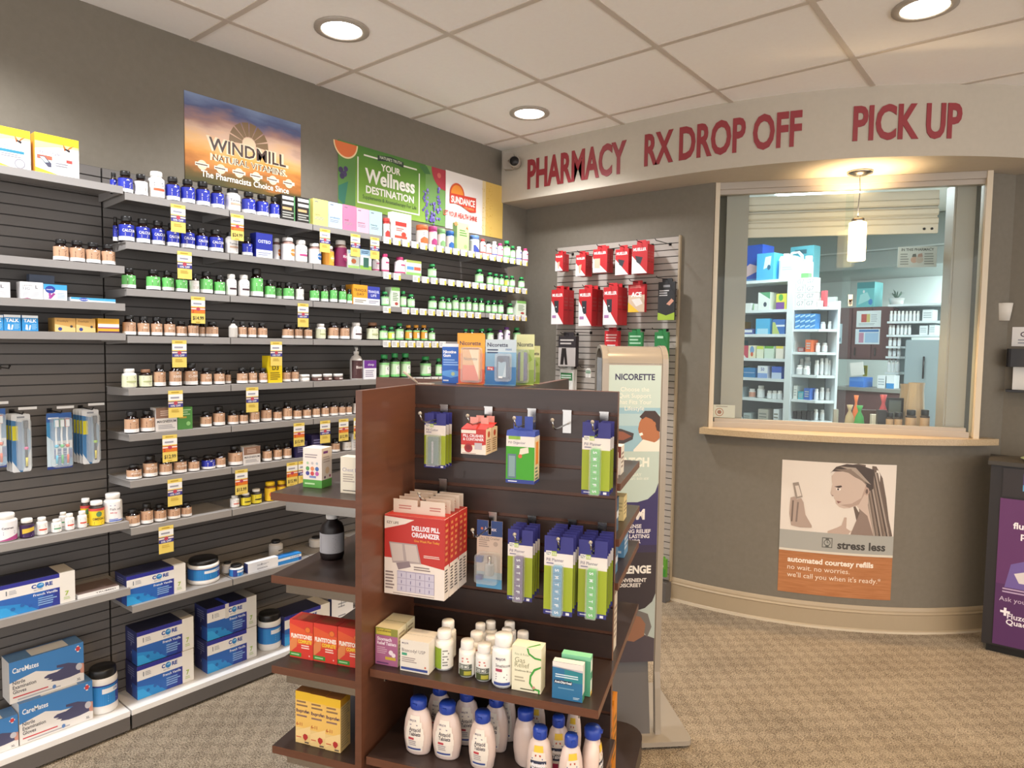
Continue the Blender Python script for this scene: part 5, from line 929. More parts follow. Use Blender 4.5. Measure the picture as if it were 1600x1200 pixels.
# goods on the display: placed in the display's own frame
def uplace(u, v, z, s=(1, 1, 1), r=0): return UM @ place(u, v, z, r, s)
def ubox(name, l, r, V, h, z, d, base, fr, lb, cat='box', ls=(), rs=(), tp=(), n=1, gap=.002, group=None, rot=0, names=None):
    u0, u1 = uv(l, 900, V)[0], uv(r, 900, V)[0]; w = u1 - u0
    for i in range(n): spawn((name, lb), carton(name, w, h, d, base, fr, ls, rs, tp), uplace((u0 + u1) / 2, V + d / 2 + i * (d + gap), z, r=rot), lb if not i else (names[i - 1] if names else lb), cat, group)
z = HT + .0025
ubox('carton', 688, 716, .1, .123, z, .03, '#2f62b8', [('r', 0, .92, 1, 1, '#dfe2ea'), ('t', 'Nicotine', .06, .76, .07, '#eef2f8', 'l', .7, 2), ('t', 'Gum', .06, .67, .07, '#eef2f8', 'l', .5, 2), ('L', .06, .44, .9, .62, 3, '#8ab0e4'), ('p', [(0, .2), (.5, .14), (1, .2), (1, .3), (.5, .34), (0, .3)], '#5a96d8'), ('c', .6, .24, .1, '#a8b890'), ('L', .06, .04, .4, .1, 1, '#e0e6f0')], 'blue carton reading Nicotine Gum on top of the cherry display', n=2, names=['blue and white carton behind the Nicotine Gum carton on the display'])
def blister_fn(w, h, els, base, inner, innerels, iw, ih, ix, iz, dp=.022, ic='clear_plastic'):
    def fn():
        b = MB(); b.rbox(-w / 2, w / 2, 0, .0012, 0, h, base, .008, axis='y'); b.art(flat((-w / 2, 0, 0), (1, 0, 0), (0, 0, 1)), w, h, els)
        c = MB(); c.rbox(ix - iw / 2, ix + iw / 2, -dp, -.002, iz, iz + ih, inner, .006, axis='y'); c.art(flat((ix - iw / 2, -dp, iz), (1, 0, 0), (0, 0, 1)), iw, ih, innerels)
        q = MB(); q.rbox(ix - iw / 2 - .006, ix + iw / 2 + .006, -dp - .003, -.0003, iz - .006, iz + ih + .008, ic, .008, axis='y')
        f = MB(); f.box(-w / 2, w / 2, -dp * .8, .0, 0, .002, base)
        return [('blister_pack', b, None), ('inner_pack', c, 0), ('clear_blister', q, 0), ('foot', f, 0)]
    return fn
ORANGE = [('r', 0, .62, 1, 1, '#e0a03c'), ('r', 0, .3, 1, .62, '#dc8a50'), ('r', 0, 0, 1, .3, '#c8604a'), ('t', 'Nicorette', .05, .78, .08, '#3a3050', 'l', .9, 1), ('L', .1, .68, .85, .74, 1, '#8a5a30')]
ub = lambda px, V: uv(px, 600, V)[0]
BLUEN = [('r', 0, .72, 1, 1, '#b8c8d4'), ('r', 0, .4, 1, .72, '#7fa8c8'), ('r', 0, 0, 1, .4, '#3f78b0'), ('t', 'Nicorette', .06, .84, .085, '#2a2848', 'l', .74, 1), ('L', .06, .68, .5, .8, 2, '#3a4a6a'), ('r', .06, .32, .28, .4, '#c8484a'), ('t', '4mg', .08, .34, .05, '#f0e8e8', 'l', .16, 1), ('t', 'mini', .66, .76, .06, '#2f5f9a', 'l', .25, 0)]
GREENN = [('r', 0, .7, 1, 1, '#cdd0a0'), ('r', 0, .3, 1, .7, '#9ab068'), ('r', 0, 0, 1, .3, '#7f9a4a'), ('t', 'Nicorette', .06, .76, .08, '#3a3848', 'l', .88, 1), ('p', [(.2, .3), (.9, .5), (.6, .7), (0, .6)], '#7f9f3c')]
def bl(kind_, l, r, V, h, lb):
    w0 = .1; u0, u1 = ub(l, V), ub(r, V)
    fns = {'o': blister_fn(.09, .155, ORANGE, '#d88a4a', '#d9a878', [('r', 0, 0, 1, .5, '#d86a50'), ('p', [(.4, 1), (1, 1), (1, .1)], '#e8d0b0'), ('t', 'Nicorette', .5, .66, .1, '#3a4a5a', 'c', .84, 0)], .054, .095, .004, .012, .018, 'clear_plastic'),
           'b': blister_fn(.103, .14, BLUEN, '#6a98c0', '#2f4a70', [('r', .12, .1, .8, .75, '#8aa8c0'), ('c', .4, .82, .2, '#23345a'), ('p', [(.5, .1), (.8, .1), (.8, .7)], '#b0c4d4'), ('r', .16, .06, .5, .14, '#e8ecf0')], .038, .072, .012, .018, .016), 'g': blister_fn(.075, .15, GREENN, '#a8b870', '#4a4a78', [('r', .3, 0, .7, 1, '#9ab068')], .034, .085, -.006, .012, .018)}
    w = {'o': .09, 'b': .103, 'g': .075}[kind_]; h0 = {'o': .155, 'b': .14, 'g': .15}[kind_]
    spawn(('bl', kind_), fns[kind_], uplace((u0 + u1) / 2, V, z, ((u1 - u0) / w, 1, h / h0)), lb, 'blister pack', 'nicotine packs on top of the display')
bl('o', 714, 755, .125, .157, 'rear orange nicotine blister pack on top of the cherry display'); bl('o', 716, 757, .095, .153, 'front orange nicotine blister pack on top of the cherry display')
bl('b', 758, 806, .095, .138, 'pale blue nicotine blister pack on top of the cherry display')
bl('g', 806, 834, .15, .155, 'green nicotine pack nearest the blue pack on the display'); bl('g', 822, 843, .22, .12, 'rearmost green nicotine pack, at the right end of the display top')
# hooks and hanging packs on the front panel
def hook_fn():
    p = MB(); p.box(-.012, .012, -.0045, -.0006, -.055, .006, 'chrome'); p.box(-.013, .013, -.007, -.0006, .006, .010, 'chrome')
    b = MB(); b.tube([(0, -.003, -.03), (0, -.13, -.03), (0, -.155, -.022), (0, -.165, -.006)], .0024, 'chrome', 8); t = MB(); t.ball((0, -.166, -.002), .0052, 'white_gloss')
    return [('display_hook', p, None), ('rod', b, 0), ('ball_tip', t, 0)]
HZ1, HZ2, HZM = 1.306, .998, 1.084
HK = [(.097, HZ1, 'the pill cutters'), (.237, HZ1, 'the red pill crushers'), (.368, HZ1, 'the green pill organizer'), (.471, HZ1, ''), (.575, HZ1, 'the upper lime green planners'), (.096, HZM, 'the large red organizers'), (.255, HZ2, 'the pill crusher card'), (.374, HZ2, 'the purple planners'), (.492, HZ2, 'the blue planners'), (.577, HZ2, 'the lower green planners')]
for u, zz, w in HK: spawn('dhook', hook_fn, uplace(u, 0, zz), f'chrome display hook holding {w}' if w else 'empty chrome display hook on the cherry panel', 'hook', 'chrome hooks on the cherry panel')
LIME = '#9aa828'
def slot_card(b, w, z0, z1, dz, k, y0=0, y1=.001, half=.0042):
    xs, zs = (-w / 2, -half, half, w / 2), (z0, z1 - dz, z1)
    v = [(x, y, z) for y in (y0, y1) for z in zs for x in xs]; q = [(a, c) for c in (0, 1) for a in (0, 1, 2) if not (c == 1 and a == 1)]; f = []
    for a, c in q:
        i = c * 4 + a; f += [(i, i + 1, i + 5, i + 4), (i + 13, i + 12, i + 16, i + 17)]
    for a, d in ((0, 1), (1, 2), (2, 3), (3, 7), (7, 11), (11, 10), (10, 6), (6, 5), (5, 9), (9, 8), (8, 4), (4, 0)): f.append((d, a, a + 12, d + 12))
    b.add(v, f, k)
def hang(l, t, r, bt, V):
    a, b_ = uv(l, (t + bt) / 2, V), uv(r, (t + bt) / 2, V); m = (l + r) / 2; zt = uv(m, t, V)[1]; return b_[0] - a[0], zt - uv(m, bt, V)[1], zt
def card_fn(kind_, w, h):
    def fn():
        b = MB(); slot_card(b, w, -h, 0, .03 if kind_ == 'cut' else .037, '#2f2f78'); P = flat((-w / 2, 0, -h), (1, 0, 0), (0, 0, 1)); out = [('blister_card', b, None)]
        b.art(P, w, h, [('r', 0, .06, 1, .785, LIME), ('r', 0, .62 if kind_ != 'cut' else .6, 1, .785, '#dfd6d0'), ('r', .06, .75, .43, .81, '#9ab03c'), ('r', .06, .75, .26, .81, '#e4e0d8'), ('t', 'EZY', .08, .76, .035, '#3a4a5a', 'l', .16, 1), ('t', 'DOSE', .28, .76, .035, '#f0f0e0', 'l', .14, 1), ('t', 'Pill Cutter' if kind_ == 'cut' else 'Pill Planner', .08, .68, .04, '#4a4468', 'l', .6, 0), ('L', .08, .64, .4, .67, 1, '#7a7490'), ('L', .08, .015, .5, .045, 1, '#c8c8e0'), ('r', .78, .012, .9, .045, '#e0e0ea')])
        if kind_ == 'cut':
            t = MB(); t.box(-.016, .016, -.014, -.001, -h * .93, -h * .42, '#5f7a74'); t.box(-.004, .002, -.016, -.014, -h * .9, -h * .5, 'chrome'); out.append(('pill_cutter', t, 0))
            q = MB(); q.rbox(-.02, .02, -.018, -.0004, -h * .95, -h * .38, 'clear_plastic', .004, axis='y'); out.append(('clear_blister', q, 0))
        else:
            t = MB(); y0, y1 = -h * .985, -h * .36; tw = .0115
            t.rbox(-tw, tw, -.014, -.001, y0, y1, kind_, .003, axis='y'); n = 7
            for i in range(n): t.rbox(-tw + .001, tw - .001, -.0165, -.0138, y0 + (y1 - y0) * (i + .04) / n, y0 + (y1 - y0) * (i + .96) / n, kind_, .002, axis='y')
            t.art(flat((-tw, -.0166, y0), (1, 0, 0), (0, 0, 1)), 2 * tw, y1 - y0, [('T', 'SMTWTFS'[6 - i], .3, (i + .72) / n, .42, '#e8ecf0', .055) for i in range(n)]); out.append(('week_tray', t, 0))
            q = MB(); q.rbox(-tw - .003, tw + .003, -.0195, -.0004, y0 - .001, y1 + .004, 'clear_plastic', .004, axis='y'); out.append(('clear_blister', q, 0))
        return out
    return fn
mat('tray_purple', '#5a3a70', .3); mat('tray_blue', '#3f88b0', .3); mat('tray_green', '#3fae2a', .3)
def stack(key, fn, u, V, zt, n, dv, desc, cat, group, s=(1, 1, 1), jit=.02):
    for i in range(n):
        spawn(key, fn, uplace(u + random.uniform(-.001, .001), V + i * dv, zt + random.uniform(-.001, .001), s, random.uniform(-jit, jit)), f'{ORD[i]} {desc}' if n > 1 else desc, cat, group)
for key, kd, (l, t, r, bt), V, u, n, dv, desc, cat, grp in (('ccut', 'cut', (664, 646, 697, 731), -.065, .097, 3, .0215, 'lime green pill cutter card from the front of its hook', 'pill cutter', 'pill cutter cards'),
    ('cg1', 'tray_green', (910, 660, 954, 773), -.104, .575, 3, .024, 'green pill planner card from the front, upper right hook', 'pill planner', 'upper green pill planners'),
    ('cpu', 'tray_purple', (797, 828, 836, 939), -.115, .374, 4, .024, 'purple pill planner card from the front of its hook', 'pill planner', 'purple pill planners'),
    ('cbl', 'tray_blue', (851, 838, 896, 961), -.156, .492, 6, .024, 'blue pill planner card from the front of its hook', 'pill planner', 'blue pill planners'),
    ('cg2', 'tray_green', (904, 845, 949, 966), -.135, .577, 5, .025, 'green pill planner card from the front, lower right hook', 'pill planner', 'lower green pill planners')):
    w, h, zt = hang(l, t, r, bt, V); stack(key, card_fn(kd, w, h), u, V, zt, n, dv, desc, cat, grp)
def deluxe_fn():
    w, h, d = .181, .222, .03; b = MB(); b.box(-w / 2, w / 2, -d, 0, -.257, -.257 + h, '#e3d8cf'); P = flat((-w / 2, -d, -.257), (1, 0, 0), (0, 0, 1))
    b.art(P, w, h, [('p', [(0, .46), (.3, .46), (1, .38), (1, 1), (0, 1)], '#b8322c'), ('p', [(0, .82), (.35, .9), (.5, .96), (0, .98)], '#e3d8cf'), ('t', 'EZY LIFE', .04, .89, .03, '#6a5a50', 'l', .2, 1), ('t', 'DELUXE PILL', .46, .83, .055, '#e6dfe6', 'l', .46, 3), ('t', 'ORGANIZER', .46, .75, .055, '#e6dfe6', 'l', .46, 3), ('t', 'One Week Plus Today', .5, .69, .028, '#e0a03c', 'l', .42, 1),
        ('p', [(.08, .66), (.55, .66), (.62, .42), (.14, .4)], '#a89a98'), ('p', [(.1, .645), (.3, .645), (.33, .44), (.15, .42)], '#c4b6b0'), ('p', [(.34, .645), (.53, .645), (.59, .44), (.38, .44)], '#c4b6b0'), ('p', [(.2, .4), (.42, .44), (.45, .37), (.24, .32)], '#8a7a80'), ('L', .66, .5, .95, .54, 2, '#e0c8c0'), ('L', .5, .33, .8, .39, 2, '#8a7a78'),
        ('r', .22, .05, .84, .31, '#a8a0b8'), ('L', .02, .06, .18, .3, 6, '#8a7a78'), ('L', .15, .01, .9, .035, 1, '#a89a94')] + [('r', .225 + .155 * i, .055 + .084 * j, .225 + .155 * i + .145, .055 + .084 * j + .076, '#c2bccc') for i in range(4) for j in range(3)] + [('r', .29 + .155 * i, .07 + .084 * j, .3 + .155 * i, .11 + .084 * j, '#6a6490') for i in range(4) for j in range(3)])
    S = [('r', 0, .42, 1, 1, '#b8322c'), ('L', .2, .46, .8, .96, 7, '#d88a50'), ('L', .15, .08, .85, .38, 8, '#4a4040')]
    b.art(flat((w / 2, -d, -.257), (0, 1, 0), (0, 0, 1)), d, h, S); b.art(topf(w, d, 0), w, d, []) if 0 else None
    b.box(-w / 2 + .002, w / 2 - .002, -d + .001, -.001, -.257 + h, -.257 + h + .0006, '#b8322c')
    t = MB(); slot_card(t, w - .024, -.257 + h, .004, .018, '#d8cabb', -.002, -.001); t.art(flat((-w / 2, -.002, -.257 + h), (1, 0, 0), (0, 0, 1)), w, .257 - h, [('L', .16, .3, .38, .7, 2, '#b87a70'), ('L', .68, .3, .88, .7, 2, '#b87a70')])
    return [('organizer_carton', b, None), ('hang_tab', t, 0)]
stack('dlx', deluxe_fn, .096, -.163, 1.058, 5, .0325, 'large red DELUXE PILL ORGANIZER carton from the front', 'pill organizer', 'red pill organizer cartons', jit=.006)
def crush_fn():
    w, h, d = .073, .07, .045; b = MB(); b.box(-w / 2, w / 2, -d, 0, -.084, -.084 + h, '#dcc9a8'); b.art(flat((-w / 2, -d, -.084), (1, 0, 0), (0, 0, 1)), w, h, [('r', 0, .36, 1, 1, '#b8302c'), ('p', [(0, .2), (1, .4), (1, 0), (0, 0)], '#e0d4c8'), ('r', 0, .82, .6, .95, '#e0d4c8'), ('t', 'PILL CRUSHER', .08, .68, .1, '#e8dce0', 'l', .84, 2), ('t', '& CONTAINER', .08, .54, .1, '#e8dce0', 'l', .84, 2), ('c', .3, .24, .17, '#98242a'), ('c', .3, .26, .1, '#7a1c22'), ('r', .55, .2, .85, .46, '#b8aeb4'), ('L', .05, .01, .8, .06, 1, '#a08a80')])
    b.art(flat((w / 2, -d, -.084), (0, 1, 0), (0, 0, 1)), d, h, [('L', .15, .08, .85, .6, 6, '#8a6a50'), ('c', .5, .78, .2, '#b04a30')])
    b.add([(-w / 2, -d, -.084 + h), (w / 2, -d, -.084 + h), (w / 2, -.004, -.004), (-w / 2, -.004, -.004)], [(0, 1, 2, 3)], '#b8322c')
    t = MB(); slot_card(t, w * .76, -.03, .014, .02, '#d8968c', -.002, -.001); return [('crusher_carton', b, None), ('hang_tab', t, 0)]
stack('crsh', crush_fn, .237, -.075, 1.277, 2, .05, 'red pill crusher carton from the front of its hook', 'pill crusher', 'red pill crusher cartons')
def porg_fn():
    w, h, d = .08, .128, .05; b = MB(); b.box(-w / 2, w / 2, -d, 0, -.16, -.16 + h, '#d8d0c8')
    b.art(flat((-w / 2, -d, -.16), (1, 0, 0), (0, 0, 1)), w, h, [('r', 0, .08, 1, 1, '#3f9a24'), ('r', 0, .78, 1, 1, '#dfd8d2'), ('r', .08, .93, .5, 1, '#8ab03c'), ('t', 'Pill Organizer', .08, .84, .05, '#4a4468', 'l', .6, 0), ('r', .06, .1, .36, .62, '#5a7480'), ('r', .1, .14, .32, .58, '#7f9a9c'), ('p', [(.46, .6), (.8, .66), (.78, .78), (.5, .74)], '#dcd4c0'), ('c', .5, .58, .07, '#c8603c'), ('r', 0, 0, 1, .08, '#2f3f8a'), ('L', .08, .02, .4, .06, 1, '#d8dcec')])
    b.art(flat((w / 2, -d, -.16), (0, 1, 0), (0, 0, 1)), d, h, [('r', 0, 0, 1, .92, '#dfd0a8'), ('r', .25, .4, .75, .88, '#e08a3c'), ('L', .2, .06, .8, .36, 4, '#5a7a6a'), ('r', 0, 0, 1, .06, '#2f3f8a')])
    b.prism([(-d, -.16 + h), (-d * .9, -.018), (-d * .1, -.018), (0, -.16 + h)], -w / 2, w / 2, '#34489a', 'x'); t = MB(); slot_card(t, w * .68, -.02, .02, .032, '#34489a', -d / 2 - .001, -d / 2); return [('organizer_carton', b, None), ('hang_tab', t, 0)]
stack('porg', porg_fn, .368, -.06, 1.28, 1, 0, 'green and navy pill organizer carton hanging on the upper row', 'pill organizer', None)
def apex_fn():
    w, h = .078, .198; b = MB(); slot_card(b, w, -h, 0, .041, '#d8c6b8'); b.art(flat((-w / 2, 0, -h), (1, 0, 0), (0, 0, 1)), w, h, [('r', 0, .77, 1, .79, '#2f4a86'), ('r', 0, .79, .44, 1, '#2f4a86'), ('r', .56, .79, 1, 1, '#2f4a86'), ('t', 'Ap', .3, .85, .055, '#dfd8e4', 'l', .13, 1), ('t', 'ex', .57, .85, .055, '#dfd8e4', 'l', .2, 1), ('c', .2, .875, .05, '#c87a5a'), ('t', 'Ultra Pill Crusher', .1, .72, .035, '#7a6a60', 'l', .8, 0), ('L', .08, .6, .5, .72, 4, '#a89a90'), ('c', .74, .66, .09, '#b8a89c'), ('r', 0, 0, 1, .14, '#5aa0cc'), ('r', 0, .14, 1, .24, '#a8bcc8')])
    t = MB(); t.lathe([(.012, 0), (.014, .003), (.014, .03), (.012, .034)], 'clear_tint', 14, M=Matrix.Translation((.006, -.016, -h * .78))); t.box(-.034, -.016, -.02, -.004, -h * .6, -h * .52, '#4a5a9a'); t.box(-.034, -.016, -.02, -.004, -h * .86, -h * .8, '#4a5a9a'); t.tube([(.006, -.016, -h * .78), (.006, -.016, -h * .5)], .006, 'chrome', 8)
    q = MB(); q.rbox(-.035, .034, -.03, -.0004, -h * .9, -h * .46, 'clear_plastic', .01, axis='y'); return [('blister_card', b, None), ('pill_crusher', t, 0), ('clear_blister', q, 0)]
stack('apex', apex_fn, .255, -.03, .988, 1, 0, 'single pill crusher card with navy top hanging beside the red organizers', 'pill crusher', None)
# upper front shelf
z = SZ1 + .0008
ubox('carton', 587, 622, -.24, .103, z, .05, '#d8cfae', [('r', 0, 0, 1, 1, '#a8648a'), ('r', 0, .8, 1, 1, '#8a8a3c'), ('r', .05, .82, .7, .97, '#c8b84a'), ('t', 'GoodSense', .08, .9, .06, '#5a4a1a', 'l', .7, 1), ('t', 'Stomach', .08, .66, .085, '#efe0ea', 'l', .8, 2), ('t', 'Relief Tablets', .08, .55, .08, '#efe0ea', 'l', .86, 2), ('L', .08, .3, .55, .5, 4, '#d0a8bc'), ('c', .7, .36, .1, '#e8d8de'), ('c', .82, .3, .09, '#e8d8de'), ('r', .45, .16, .92, .24, '#c8a83c'), ('r', .06, .04, .6, .08, '#6a3a6a')], 'pink stomach relief carton at the left end of the upper display shelf', rs=[('L', .15, .1, .85, .9, 8, '#9a8a70')], n=2, names=['cream carton just behind the pink stomach relief carton'])
ubox('carton', 626, 671, -.25, .086, z, .035, '#e0d8cc', [('t', 'MAJOR', .06, .86, .05, '#5a5068', 'l', .3, 1), ('t', 'Bisacodyl USP', .06, .62, .1, '#5a4f58', 'l', .82, 0), ('r', .06, .5, .24, .58, '#3f9a7a'), ('L', .06, .28, .6, .46, 3, '#9a8a88'), ('r', .03, .05, .96, .13, '#3a4a8a'), ('c', .88, .2, .03, '#c85a3a')], 'white carton reading Bisacodyl USP on the upper display shelf', n=2, names=['white carton behind the Bisacodyl USP carton'])
def ubottle(key, fn, l, r, V, h, zz, w0, h0, lb, cat='bottle', group=None):
    u0, u1 = ub2(l, V), ub2(r, V); s = (u1 - u0) / w0 * .97; spawn(key, fn, uplace((u0 + u1) / 2, V, zz, (s, s, h / h0)), lb, cat, group)
ub2 = lambda px, V: uv(px, 1000, V)[0]
GBL = bottle('pill_bottle', .1, .026, 'hdpe', 'hdpe', '#eceae4', [('r', .0, 0, .55, .9, '#8aa82c'), ('L', .06, .1, .5, .8, 4, '#5a7018'), ('L', .62, .1, 1, .85, 6, '#8a8a84')], .78, .2, .72, .06, .66)
WBL = bottle('pill_bottle', .093, .0235, 'hdpe', 'hdpe', '#eceae4', [('r', .1, .0, 1, .32, '#4a5230'), ('r', .12, .34, 1, .56, '#5a5f5a'), ('r', .5, .06, .95, .24, '#b0a83c'), ('t', '200 MG', .5, .38, .14, '#e0e0d8', 'c', .6, 1), ('L', .35, .62, .9, .9, 2, '#c87a70')], .8, .22, .72, .05, .66)
SIM = bottle('pill_bottle', .13, .0285, 'hdpe', 'hdpe', '#eeece6', [('t', 'MAJOR', .3, .82, .07, '#5a5068', 'l', .5, 1), ('t', 'Simethicone', .3, .6, .1, '#4a4450', 'l', .7, 0), ('r', .3, .46, .62, .55, '#a8405a'), ('L', .3, .18, .9, .4, 3, '#9a9298'), ('r', .2, .03, 1, .12, '#3a4a8a')], .8, .2, .72, .05, .68)
ubottle('gbl', GBL, 681, 708, -.195, .104, z, .052, .1, 'front white bottle with lime green label on the upper display shelf', group='lime labelled bottles'); ubottle('gbl', GBL, 688, 712, -.135, .104, z, .052, .1, 'rear white bottle with lime green label on the upper display shelf', group='lime labelled bottles')
for i, (l, r, V, h) in enumerate([(718, 743, -.21, .093), (744, 770, -.215, .093), (733, 757, -.155, .093), (757, 780, -.165, .093), (741, 760, -.1, .093), (757, 776, -.075, .093), (782, 802, -.105, .093), (786, 806, -.06, .093), (806, 828, -.11, .093)]):
    ubottle('wbl', WBL, l, r, V, h, z, .047, .093, ['front left small white bottle with olive label on the upper display shelf', 'front right small white bottle with olive label on the upper display shelf'][i] if i < 2 else f'white bottle behind the olive-labelled pair, {ORD[i - 2]} from left', group='small white bottles on the upper display shelf')
ubottle('sim', SIM, 770, 804, -.225, .131, z, .057, .13, 'large white bottle reading Simethicone, between small bottles and green swirl carton')
ubox('carton', 802, 848, -.245, .115, z, .042, '#e6e0c4', [('t', 'Rite & Relief', .1, .8, .05, '#8a9a70', 'l', .5, 0), ('t', 'Gas', .1, .64, .11, '#8a8a68', 'l', .4, 0), ('t', 'Relief', .1, .53, .11, '#8a8a68', 'l', .5, 0), ('t', 'Simethicone 80 mg', .1, .44, .04, '#7a7a60', 'l', .6, 1), ('L', .1, .2, .5, .34, 2, '#b0a890'), ('L', .3, .03, .9, .08, 1, '#5a5a40')] + [('c', x, y, .022, '#3f9a3c') for x, y in [(.52 + .42 * (1 - abs(t)) ** .5 * 0 + .42 * math.cos(1.6 + 3.1 * t / 30), .95 + .3 * math.sin(1.6 + 3.1 * t / 30) - .12) for t in range(0)]] + [('p', [(.5 + .0, .98), (.56, .98), (.6, .88), (.8, .8), (1, .79), (1, .75), (.78, .76), (.56, .85)], '#3f9a3c'), ('p', [(1, .62), (1, .58), (.8, .5), (.68, .36), (.66, .22), (.76, .12), (.98, .08), (.98, .05), (.74, .07), (.6, .2), (.62, .38), (.76, .54)], '#3f9a3c'), ('c', .76, .12, .05, '#c88a80'), ('p', [(.9, .1), (.95, .1), (.97, 0), (.92, 0)], '#3f9a3c')], 'cream gas relief carton with green swirl on the upper display shelf', tp=[('p', [(.5, 0), (.58, 0), (.9, .6), (.84, .7)], '#3f9a3c')])
ubox('carton', 866, 914, -.25, .093, z, .024, '#e2dcd4', [('r', 0, 0, 1, .86, '#2a6a94'), ('r', .4, .5, 1, .86, '#2a7f8a'), ('p', [(0, .86), (1, .86), (1, .8), (.5, .84), (0, .9)], '#c0bcc4'), ('L', .1, .58, .9, .7, 2, '#cfe0e8'), ('r', .06, .42, .66, .52, '#1f3048'), ('t', 'Anti-Diarrheal', .08, .44, .06, '#e8ecf0', 'l', .56, 2), ('L', .2, .28, .8, .34, 1, '#6a9ab8'), ('L', .7, .05, .92, .12, 2, '#b8ccd8')], 'blue carton reading Anti-Diarrheal at the right end of the upper shelf', tp=[('r', 0, .04, 1, .1, '#3a5a90')], rs=[('r', 0, 0, 1, .2, '#3f8a6a')])
ubox('carton', 880, 926, -.215, .1, z, .024, '#7cc09a', [('r', 0, 0, 1, .9, '#4f9a7a')], 'mint green carton behind the blue Anti-Diarrheal carton', rs=[('r', .1, .06, .9, .9, '#dfe4d8'), ('r', .1, .4, .9, .6, '#3f8a6a'), ('r', .1, .0, .9, .1, '#d8b04a')], tp=[('r', 0, 0, 1, 1, '#8ad0a4')])
# lower front shelf: tablet bottles
def ant_fn(lab):
    def fn():
        h, r = .15, .041; b = MB(); b.lathe([(r * .78, 0), (r * .84, .004), (r * .98, .035), (r, .06), (r * .93, .085), (r * .74, .112), (r * .5, .122), (r * .46, .128)], 'tablets', 22, .66)
        c = MB(); c.lathe([(.0215, .122), (.0225, .125), (.0225, .143), (.019, .148), (0, .149)], 'blue_cap', 18); c.box(-.005, .005, -.0265, -.02, .136, .142, 'blue_cap')
        l = MB(); w = .056
        def P(x, y, L):
            zz = .012 + y; rr = r * (.84 + .16 * min(1, zz / .04) if zz < .06 else 1 - .07 * ((zz - .06) / .025) if zz < .085 else .93 - .19 * (zz - .085) / .027); a = (x - w / 2) / r; q = rr + .0008 + .00015 * L
            return Vector((q * math.sin(a), -q * .66 * math.cos(a) - .0003, zz))
        OUT = [(.04, .12), (.2, 0), (.8, 0), (.96, .12), (1, .45), (.92, .75), (.72, 1), (.28, 1), (.08, .75), (0, .45)]
        strips = [('r', [.06, .02, 0, .03, .09, .2][i], i / 6, 1 - [.06, .02, 0, .03, .09, .2][i], (i + 1) / 6, '#e6dccf' if lab == 'w' else ('#e2bc3c' if i > 4 else '#ddd2c6')) for i in range(6)]
        els = strips + ([('t', 'MAJOR', .22, .84, .05, '#5a5068', 'l', .4, 1), ('L', .25, .72, .75, .78, 1, '#8a8090'), ('t', 'Antacid', .24, .58, .1, '#4a4450', 'l', .58, 1), ('t', 'Tablets', .24, .46, .1, '#4a4450', 'l', .58, 1), ('r', .22, .34, .5, .4, '#b8404a'), ('L', .22, .16, .7, .32, 3, '#a09498'), ('r', .12, .05, .84, .1, '#3a4a8a')] if lab == 'w' else
                 [('L', .3, .7, .7, .8, 1, '#b04a30'), ('r', .04, .28, .96, .62, '#2a3048'), ('t', 'Antacid', .12, .47, .1, '#e8e6ec', 'l', .74, 2), ('t', 'Tablets', .12, .34, .1, '#e8e6ec', 'l', .74, 2), ('r', .1, .06, .5, .2, '#a83050'), ('L', .12, .64, .8, .7, 1, '#2a3a8a')])
        l.art(P, w, .096, els, step=.006); return [('tablet_bottle', b, None), ('cap', c, 0), ('label', l, 0)]
    return fn
z = SZ2 + .0008
for i, (l, r, V, lab, rot) in enumerate([(632, 676, -.23, 'w', 0), (677, 721, -.225, 'w', .05), (733, 775, -.235, 'w', 0), (668, 706, -.145, 'w', 0), (710, 748, -.15, 'w', .3), (755, 795, -.15, 'w', -.2), (780, 806, -.1, 'w', 0), (824, 864, -.255, 'y', .1), (874, 912, -.262, 'y', .5), (803, 839, -.185, 'y', 2.6), (855, 890, -.19, 'y', .3), (912, 940, -.21, 'y', 1.6), (826, 852, -.1, 'y', 0), (884, 908, -.11, 'y', 0)]):
    u0, u1 = uv(l, 1150, V)[0], uv(r, 1150, V)[0]; s = min((u1 - u0) / .082, 1.0)
    if abs(rot) > 1: s = .95
    lb = f'{ORD[i]} white-labelled antacid tablet bottle from left, front row' if i < 3 else f'{ORD[i - 3]} antacid bottle from left behind the white-labelled front row' if i < 7 else ['yellow-labelled antacid bottle facing front, nearest the middle', 'yellow-labelled antacid bottle turned right, second of the front pair', 'antacid bottle with its back label turned forward', 'antacid bottle between and behind the yellow-labelled pair', 'antacid bottle turned sideways at the right end of the lower shelf', 'rearmost antacid bottle near the middle of the lower shelf', 'rearmost antacid bottle near the right of the lower shelf'][i - 7]
    spawn(('ant', lab), ant_fn(lab), uplace((u0 + u1) / 2, V, z, (s, s, 1), rot), lb, 'bottle', 'antacid tablet bottles')
